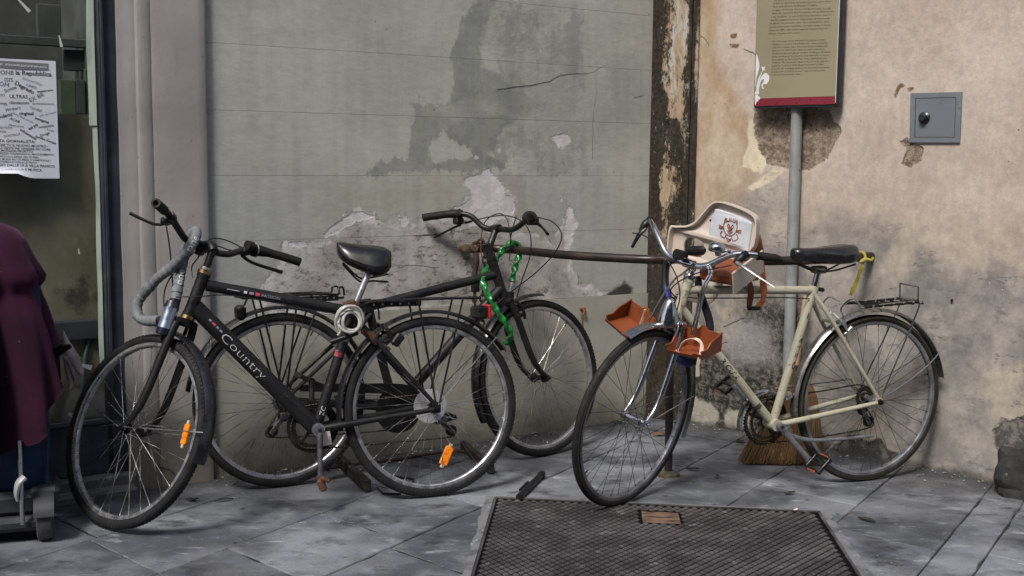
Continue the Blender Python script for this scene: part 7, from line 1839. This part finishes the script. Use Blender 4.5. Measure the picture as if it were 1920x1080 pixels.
pv = Matrix.Translation((TX + 0.247, TY - 0.115, 0)) @ Matrix.Rotation(radians(20), 4, 'Z') @ Matrix.Translation((-(TX + 0.247), -(TY - 0.115), 0))
tr_.matrix_world = pv; cl.matrix_world = pv
# limp pale cloth hanging behind the trolley
pg = thing('pale_rag', 'pale limp rag hanging out beside the maroon cloth', 'rag')
PALE = mat('pale_rag_cloth', (0.36, 0.31, 0.29), 0.8, col2=(0.24, 0.20, 0.19), ns=12, bump=0.5, bs=60)
YR = 4.02
pp = [((118, 620), 0.004), ((124, 640), 0.012), ((132, 660), 0.022), ((138, 676), 0.030)]
MB().tube(catmull([at_depth(*q, YR) for q, _ in pp], 5), [r for _, r in pp], 12, flat=0.8).build('upper_fold', PALE, pg, smooth=70)
for (qs, rs) in (([(136, 668), (144, 684), (152, 698), (155, 704)], [0.026, 0.022, 0.014, 0.006]), ([(132, 672), (138, 692), (141, 708), (139, 718)], [0.026, 0.020, 0.013, 0.005]), ([(126, 668), (129, 692), (133, 715), (131, 730)], [0.020, 0.018, 0.014, 0.006])):
    MB().tube(catmull([at_depth(*q, YR - 0.01) for q in qs], 5), rs, 12, flat=0.7).build('hanging_end', PALE, pg, smooth=70)

# ------------------------------------------------------------------ straw broom behind the cream bicycle
br = thing('broom', 'straw broom with a wooden handle standing behind the cream bicycle', 'broom')
STRAW = mat('straw', (0.115, 0.062, 0.021), 0.8, col2=(0.045, 0.024, 0.009), ns=14, col3=(0.23, 0.14, 0.05), ns3=40, sc=(1, 1, 0.15))
STRAWD = mat('straw_core', (0.16, 0.085, 0.03), 0.85, col2=(0.24, 0.13, 0.045), ns=30, sc=(4, 4, 0.3))  # brown straw tones of the solid core inside the bristles
WOOD = mat('broom_wood', (0.36, 0.22, 0.12), 0.6, col2=(0.27, 0.155, 0.08), ns=12, sc=(1, 1, 0.12))
yb = 4.80; b0 = np.array([0.985, yb, 0.004]); b1 = np.array([1.335, yb - 0.005, 0.004])
nk = at_depth(1493, 682, 5.02); nw = 0.030
ridge = (at_depth(1450, 748, 4.93), at_depth(1530, 748, 4.93))
mb = MB()
def bpos(s, t, d):
    """s across, t down (0 neck, 1 tip), d depth"""
    a = nk + np.array([(s - 0.5) * 2 * nw, 0, 0]); b = b0 * (1 - s) + b1 * s
    mid = ridge[0] * (1 - s) + ridge[1] * s
    if t < 0.45: p = a * (1 - t / 0.45) + mid * (t / 0.45)
    else: q = (t - 0.45) / 0.55; p = mid * (1 - q) + b * q
    return p + np.array([0, d * (0.35 + 0.65 * sin(pi * min(1, t * 0.9))), 0])
for i in range(900):
    s = rng.uniform(0, 1); d = rng.uniform(-0.045, 0.045); s2 = min(1.03, max(-0.03, s + rng.normal(0, 0.035))); Lk = 1.0 - abs(rng.normal(0, 0.02))
    pts = [bpos(s, 0.02, d), bpos(s, 0.42, d), bpos(s * 0.5 + s2 * 0.5, 0.72, d), bpos(s2, Lk, d * 1.25)]
    mb.tube(pts, [0.0022, 0.0026, 0.0024, 0.0015], 4, cap=False)
mb.build('bristles', STRAW, br, smooth=0, kind='stuff')
rings = []
for t in np.linspace(0.0, 0.96, 12):
    rings.append([bpos(0.5 + 0.47 * cos(a), t, 0.036 * sin(a)) for a in np.linspace(0, 2 * pi, 20)[:-1]])
MB().loft(rings).build('bristle_core', STRAWD, br)
for t in (0.10, 0.22, 0.36):
    MB().tube([bpos(0.5 + 0.53 * cos(a), t + 0.004 * sin(a * 3), 0.050 * sin(a)) for a in np.linspace(0, 2 * pi, 24)[:-1]], 0.0028, 6, closed=True).build('binding', mat('broom_cord', (0.10, 0.05, 0.03), 0.8), br)
hd = at_depth(1511, 556, 5.10)
MB().tube([nk + (nk - hd) * 0.1, nk, hd], [0.013, 0.0135, 0.0125], 12).build('handle', WOOD, br)

# ------------------------------------------------------------------ stone at the right edge
def rocky(c, d, seed, rot, amp=0.10):
    r = np.random.default_rng(seed); import mathutils
    n = 26; v = []; f = []
    for i in range(n + 1):
        th = pi * i / n
        for j in range(2 * n):
            ph = 2 * pi * j / (2 * n)
            p = np.array([sin(th) * cos(ph), sin(th) * sin(ph), cos(th)])
            m_ = max(abs(p)); p = p / (m_ ** 0.72)
            nz_ = mathutils.noise.fractal(Vector(p * 1.3 + seed), 1.0, 2.0, 5) * amp + (mathutils.noise.cell(Vector(p * 1.7 + seed)) - 0.5) * amp * 0.3
            p = p * (1 + nz_)
            v.append(np.array(c) + rotm((0, 0, 1), rot) @ (p * np.array(d)))
    for i in range(n):
        for j in range(2 * n): f.append((i * 2 * n + j, i * 2 * n + (j + 1) % (2 * n), (i + 1) * 2 * n + (j + 1) % (2 * n), (i + 1) * 2 * n + j))
    return MB().add(v, f)
ROCK = mat('dark_corner_stone', (0.013, 0.014, 0.013), 0.9, col2=(0.032, 0.033, 0.030), ns=7, col3=(0.14, 0.14, 0.13), ns3=40, lo3=0.66, hi3=0.72, bump=1.0, bs=35)
rk = rocky((2.145, 4.44, 0.05), (0.20, 0.20, 0.115), 5, radians(-25), 0.12).build('corner_stone', ROCK, None, smooth=30)
tag(rk, 'rough dark grey block of stone against the wall at the right edge', 'stone')

# rusted hook in the plinth
hk = thing('wall_hook', 'small rusted iron hook stuck in the pale plinth beside a bicycle tyre', 'hook', WL.M)
h0 = WL.uz(1090, 580)
MB().box((h0[0], -0.010, h0[1] + 0.004), (0.030, 0.012, 0.010), bev=0.002).tube([(h0[0] + 0.004, -0.002, h0[1]), (h0[0] + 0.003, -0.022, h0[1] - 0.004), (h0[0] - 0.002, -0.022, h0[1] - 0.024)], 0.006, 8).build('hook', mat('orange_rust', (0.20, 0.075, 0.022), 0.9, col2=(0.09, 0.035, 0.015), ns=60), hk)
MB().prism([(h0[0] - 0.004, h0[1] - 0.01), (h0[0] + 0.006, h0[1] - 0.01), (h0[0] + 0.002, h0[1] - 0.14), (h0[0] - 0.001, h0[1] - 0.14)], lambda u, z, d: (u, d, z), -0.0095, -0.004).build('rust_streak', mat('rust_stain', (0.13, 0.10, 0.07), 0.95), hk, smooth=0)

# ------------------------------------------------------------------ things lying on the pavement
pa, pb = ground(973, 932, 0.016), ground(1016, 889, 0.016)
pu_ = thing('bicycle_pump', 'black tube like a bicycle pump lying by the steel cover', 'pump')
MB().tube([pa, pb], 0.0125, 16).tube([pa + (pb - pa) * 0.94, pb + (pb - pa) * 0.01], 0.0150, 16).build('barrel', BLKM, pu_)
sd_ = np.cross((pb - pa) / np.linalg.norm(pb - pa), (0, 0, 1)) * -0.022
MB().tube([pa + (pb - pa) * 0.28 + sd_, pa + (pb - pa) * 0.60 + sd_], 0.0065, 10).tube([pa + (pb - pa) * 0.30, pa + (pb - pa) * 0.30 + sd_], 0.005, 8).tube([pa + (pb - pa) * 0.58, pa + (pb - pa) * 0.58 + sd_], 0.005, 8).build('side_clip', BLKM, pu_)
ba, bb_ = ground(636, 868, 0.012), ground(690, 918, 0.012)
e = (bb_ - ba); L = np.linalg.norm(e); e /= L
o = MB().box((ba + bb_) / 2 + np.array([0, 0, 0.014]), (L, 0.028, 0.048), R=np.c_[e, np.cross((0, 0, 1), e), (0, 0, 1)], bev=0.003).build('metal_bar', mat('black_bar', (0.010, 0.0095, 0.009), 0.6, col2=(0.03, 0.022, 0.016), ns=20), None, smooth=0)
tag(o, 'flat black metal bar lying on the paving behind the crank', 'bar')
ba, bb_ = ground(868, 838, 0.012), ground(922, 884, 0.012); e = (bb_ - ba); L = np.linalg.norm(e); e /= L
o = MB().box((ba + bb_) / 2 + np.array([0, 0, 0.010]), (L, 0.026, 0.040), R=np.c_[e, np.cross((0, 0, 1), e), (0, 0, 1)], bev=0.003).build('metal_bar', mat('black_bar', (0.010, 0.0095, 0.009), 0.6), None, smooth=0)
tag(o, 'flat black metal bar lying behind the rear wheel with the white disc', 'bar')
o = MB().tube(catmull([ground(708, 915, 0.005), ground(718, 925, 0.004)], 3) + [ground(719, 925.5, 0.004), ground(752, 926, 0.004)], 0.0038, 7).build('bent_wire', BLKM, None)
tag(o, 'bent black wire lying just in front of the rear tyre', 'wire')
o = MB().tube([ground(735, 893, 0.005), ground(776, 898, 0.005), ground(772, 908, 0.005), ground(745, 913, 0.005)], 0.0045, 7).build('bent_wire', BLKM, None)
tag(o, 'black square hook of wire on the ground seen through the rear wheel', 'wire')
co_ = MB().tube(catmull([np.array(ground(*q, 0.006)) for q in ((612, 878), (680, 868), (740, 862), (800, 852), (850, 846), (884, 848))], 8), 0.0065, 8).build('old_cord', mat('brown_cord', (0.055, 0.030, 0.02), 0.9, col2=(0.03, 0.02, 0.015), ns=40), None)
tag(co_, 'brown cord lying along the foot of the grey green wall', 'cord')
LEAFD = mat('dry_leaf_dark', (0.022, 0.019, 0.018), 0.85, col2=(0.045, 0.036, 0.03), ns=60)
LEAFO = mat('dry_leaf_orange', (0.30, 0.15, 0.05), 0.75, col2=(0.20, 0.09, 0.03), ns=60)
def leaf(px, py, L, W, rot, m, label):
    c = ground(px, py, 0.006); us = np.linspace(0, 1, 7)
    mb = MB(); v = []; f = []
    for u in us:
        w = W * sin(pi * min(1, max(0.02, u))) ** 0.8; lift = 0.002 * sin(u * 5 + px)
        for s in (-1, 0, 1): v.append(c + rotm((0, 0, 1), rot) @ np.array([(u - 0.5) * L, s * w / 2, lift + abs(s) * 0.004 + 0.001]))
    for i in range(6):
        for j in range(2): f.append((i * 3 + j, i * 3 + j + 1, i * 3 + j + 4, i * 3 + j + 3))
    o = mb.add(v, f).build('dry_leaf', m, None, smooth=50); md = o.modifiers.new('thickness', 'SOLIDIFY'); md.thickness = 0.0012
    tag(o, label, 'leaf', 'dry leaves on the paving')
leaf(1237, 815, 0.07, 0.035, 0.3, LEAFO, 'orange dry leaf beside the foot of the rail post')
leaf(1298, 880, 0.06, 0.025, -0.4, LEAFD, 'dark curled leaf right of the rail post base')
leaf(1388, 828, 0.05, 0.035, 0.6, LEAFD, 'dark lump of leaf left of the straw broom')
leaf(1480, 985 - 60, 0.05, 0.02, 0.2, LEAFD, 'small dark leaf below the chain of the cream bicycle')
leaf(1345, 893, 0.035, 0.018, 1.2, LEAFD, 'tiny dark leaf between the rail post and the broom')
leaf(1625, 975, 0.075, 0.024, -0.9, LEAFD, 'long dark leaf on the slab right of the steel cover')
leaf(360, 937, 0.045, 0.03, 0.2, LEAFD, 'dark leaf on the paving right of the turned front wheel')
leaf(420, 938, 0.07, 0.015, 0.5, LEAFD, 'thin dark twig like leaf on the paving under the black frame')
leaf(1155, 792, 0.06, 0.03, 0.5, LEAFD, 'dark leaf at the wall foot between the two bicycles on the right')
leaf(1492, 957, 0.022, 0.016, 0.5, mat('paper_bit', (0.5, 0.42, 0.36), 0.8), 'pale scrap at the far edge of the steel cover')
mb = MB()
for i in range(420):
    if rng.uniform() < 0.55:
        u = rng.uniform(0.0, 2.2); d = -abs(rng.normal(0, 0.10)) - 0.012; c = WL.w(u, d, 0)
    else:
        u = rng.uniform(0.0, 1.6); d = -abs(rng.normal(0, 0.10)) - 0.012; c = WR.w(u, d, 0)
    s = rng.uniform(0.0022, 0.0075) * (1 if rng.uniform() < 0.9 else 1.8)
    q = rotm((0, 0, 1), rng.uniform(0, 6.28))
    v = [c + q @ (np.array(k) * s * rng.uniform(0.6, 1.2) + np.array([0, 0, 0.003])) for k in ((1, 0, 0), (0, 1, 0), (-0.8, 0.1, 0), (0, -0.9, 0), (0.1, 0.0, 0.55))]
    mb.add(v, [(0, 1, 4), (1, 2, 4), (2, 3, 4), (3, 0, 4), (3, 2, 1, 0)])
mb.build('plaster_crumbs', mat('plaster_crumb', (0.34, 0.33, 0.31), 0.9, col2=(0.07, 0.065, 0.06), ns=30, lo=0.47, hi=0.55), None, smooth=0, kind='stuff')
for o in list(bpy.data.objects):
    if o.parent is None and o.get('category'): o['kind'] = 'thing'
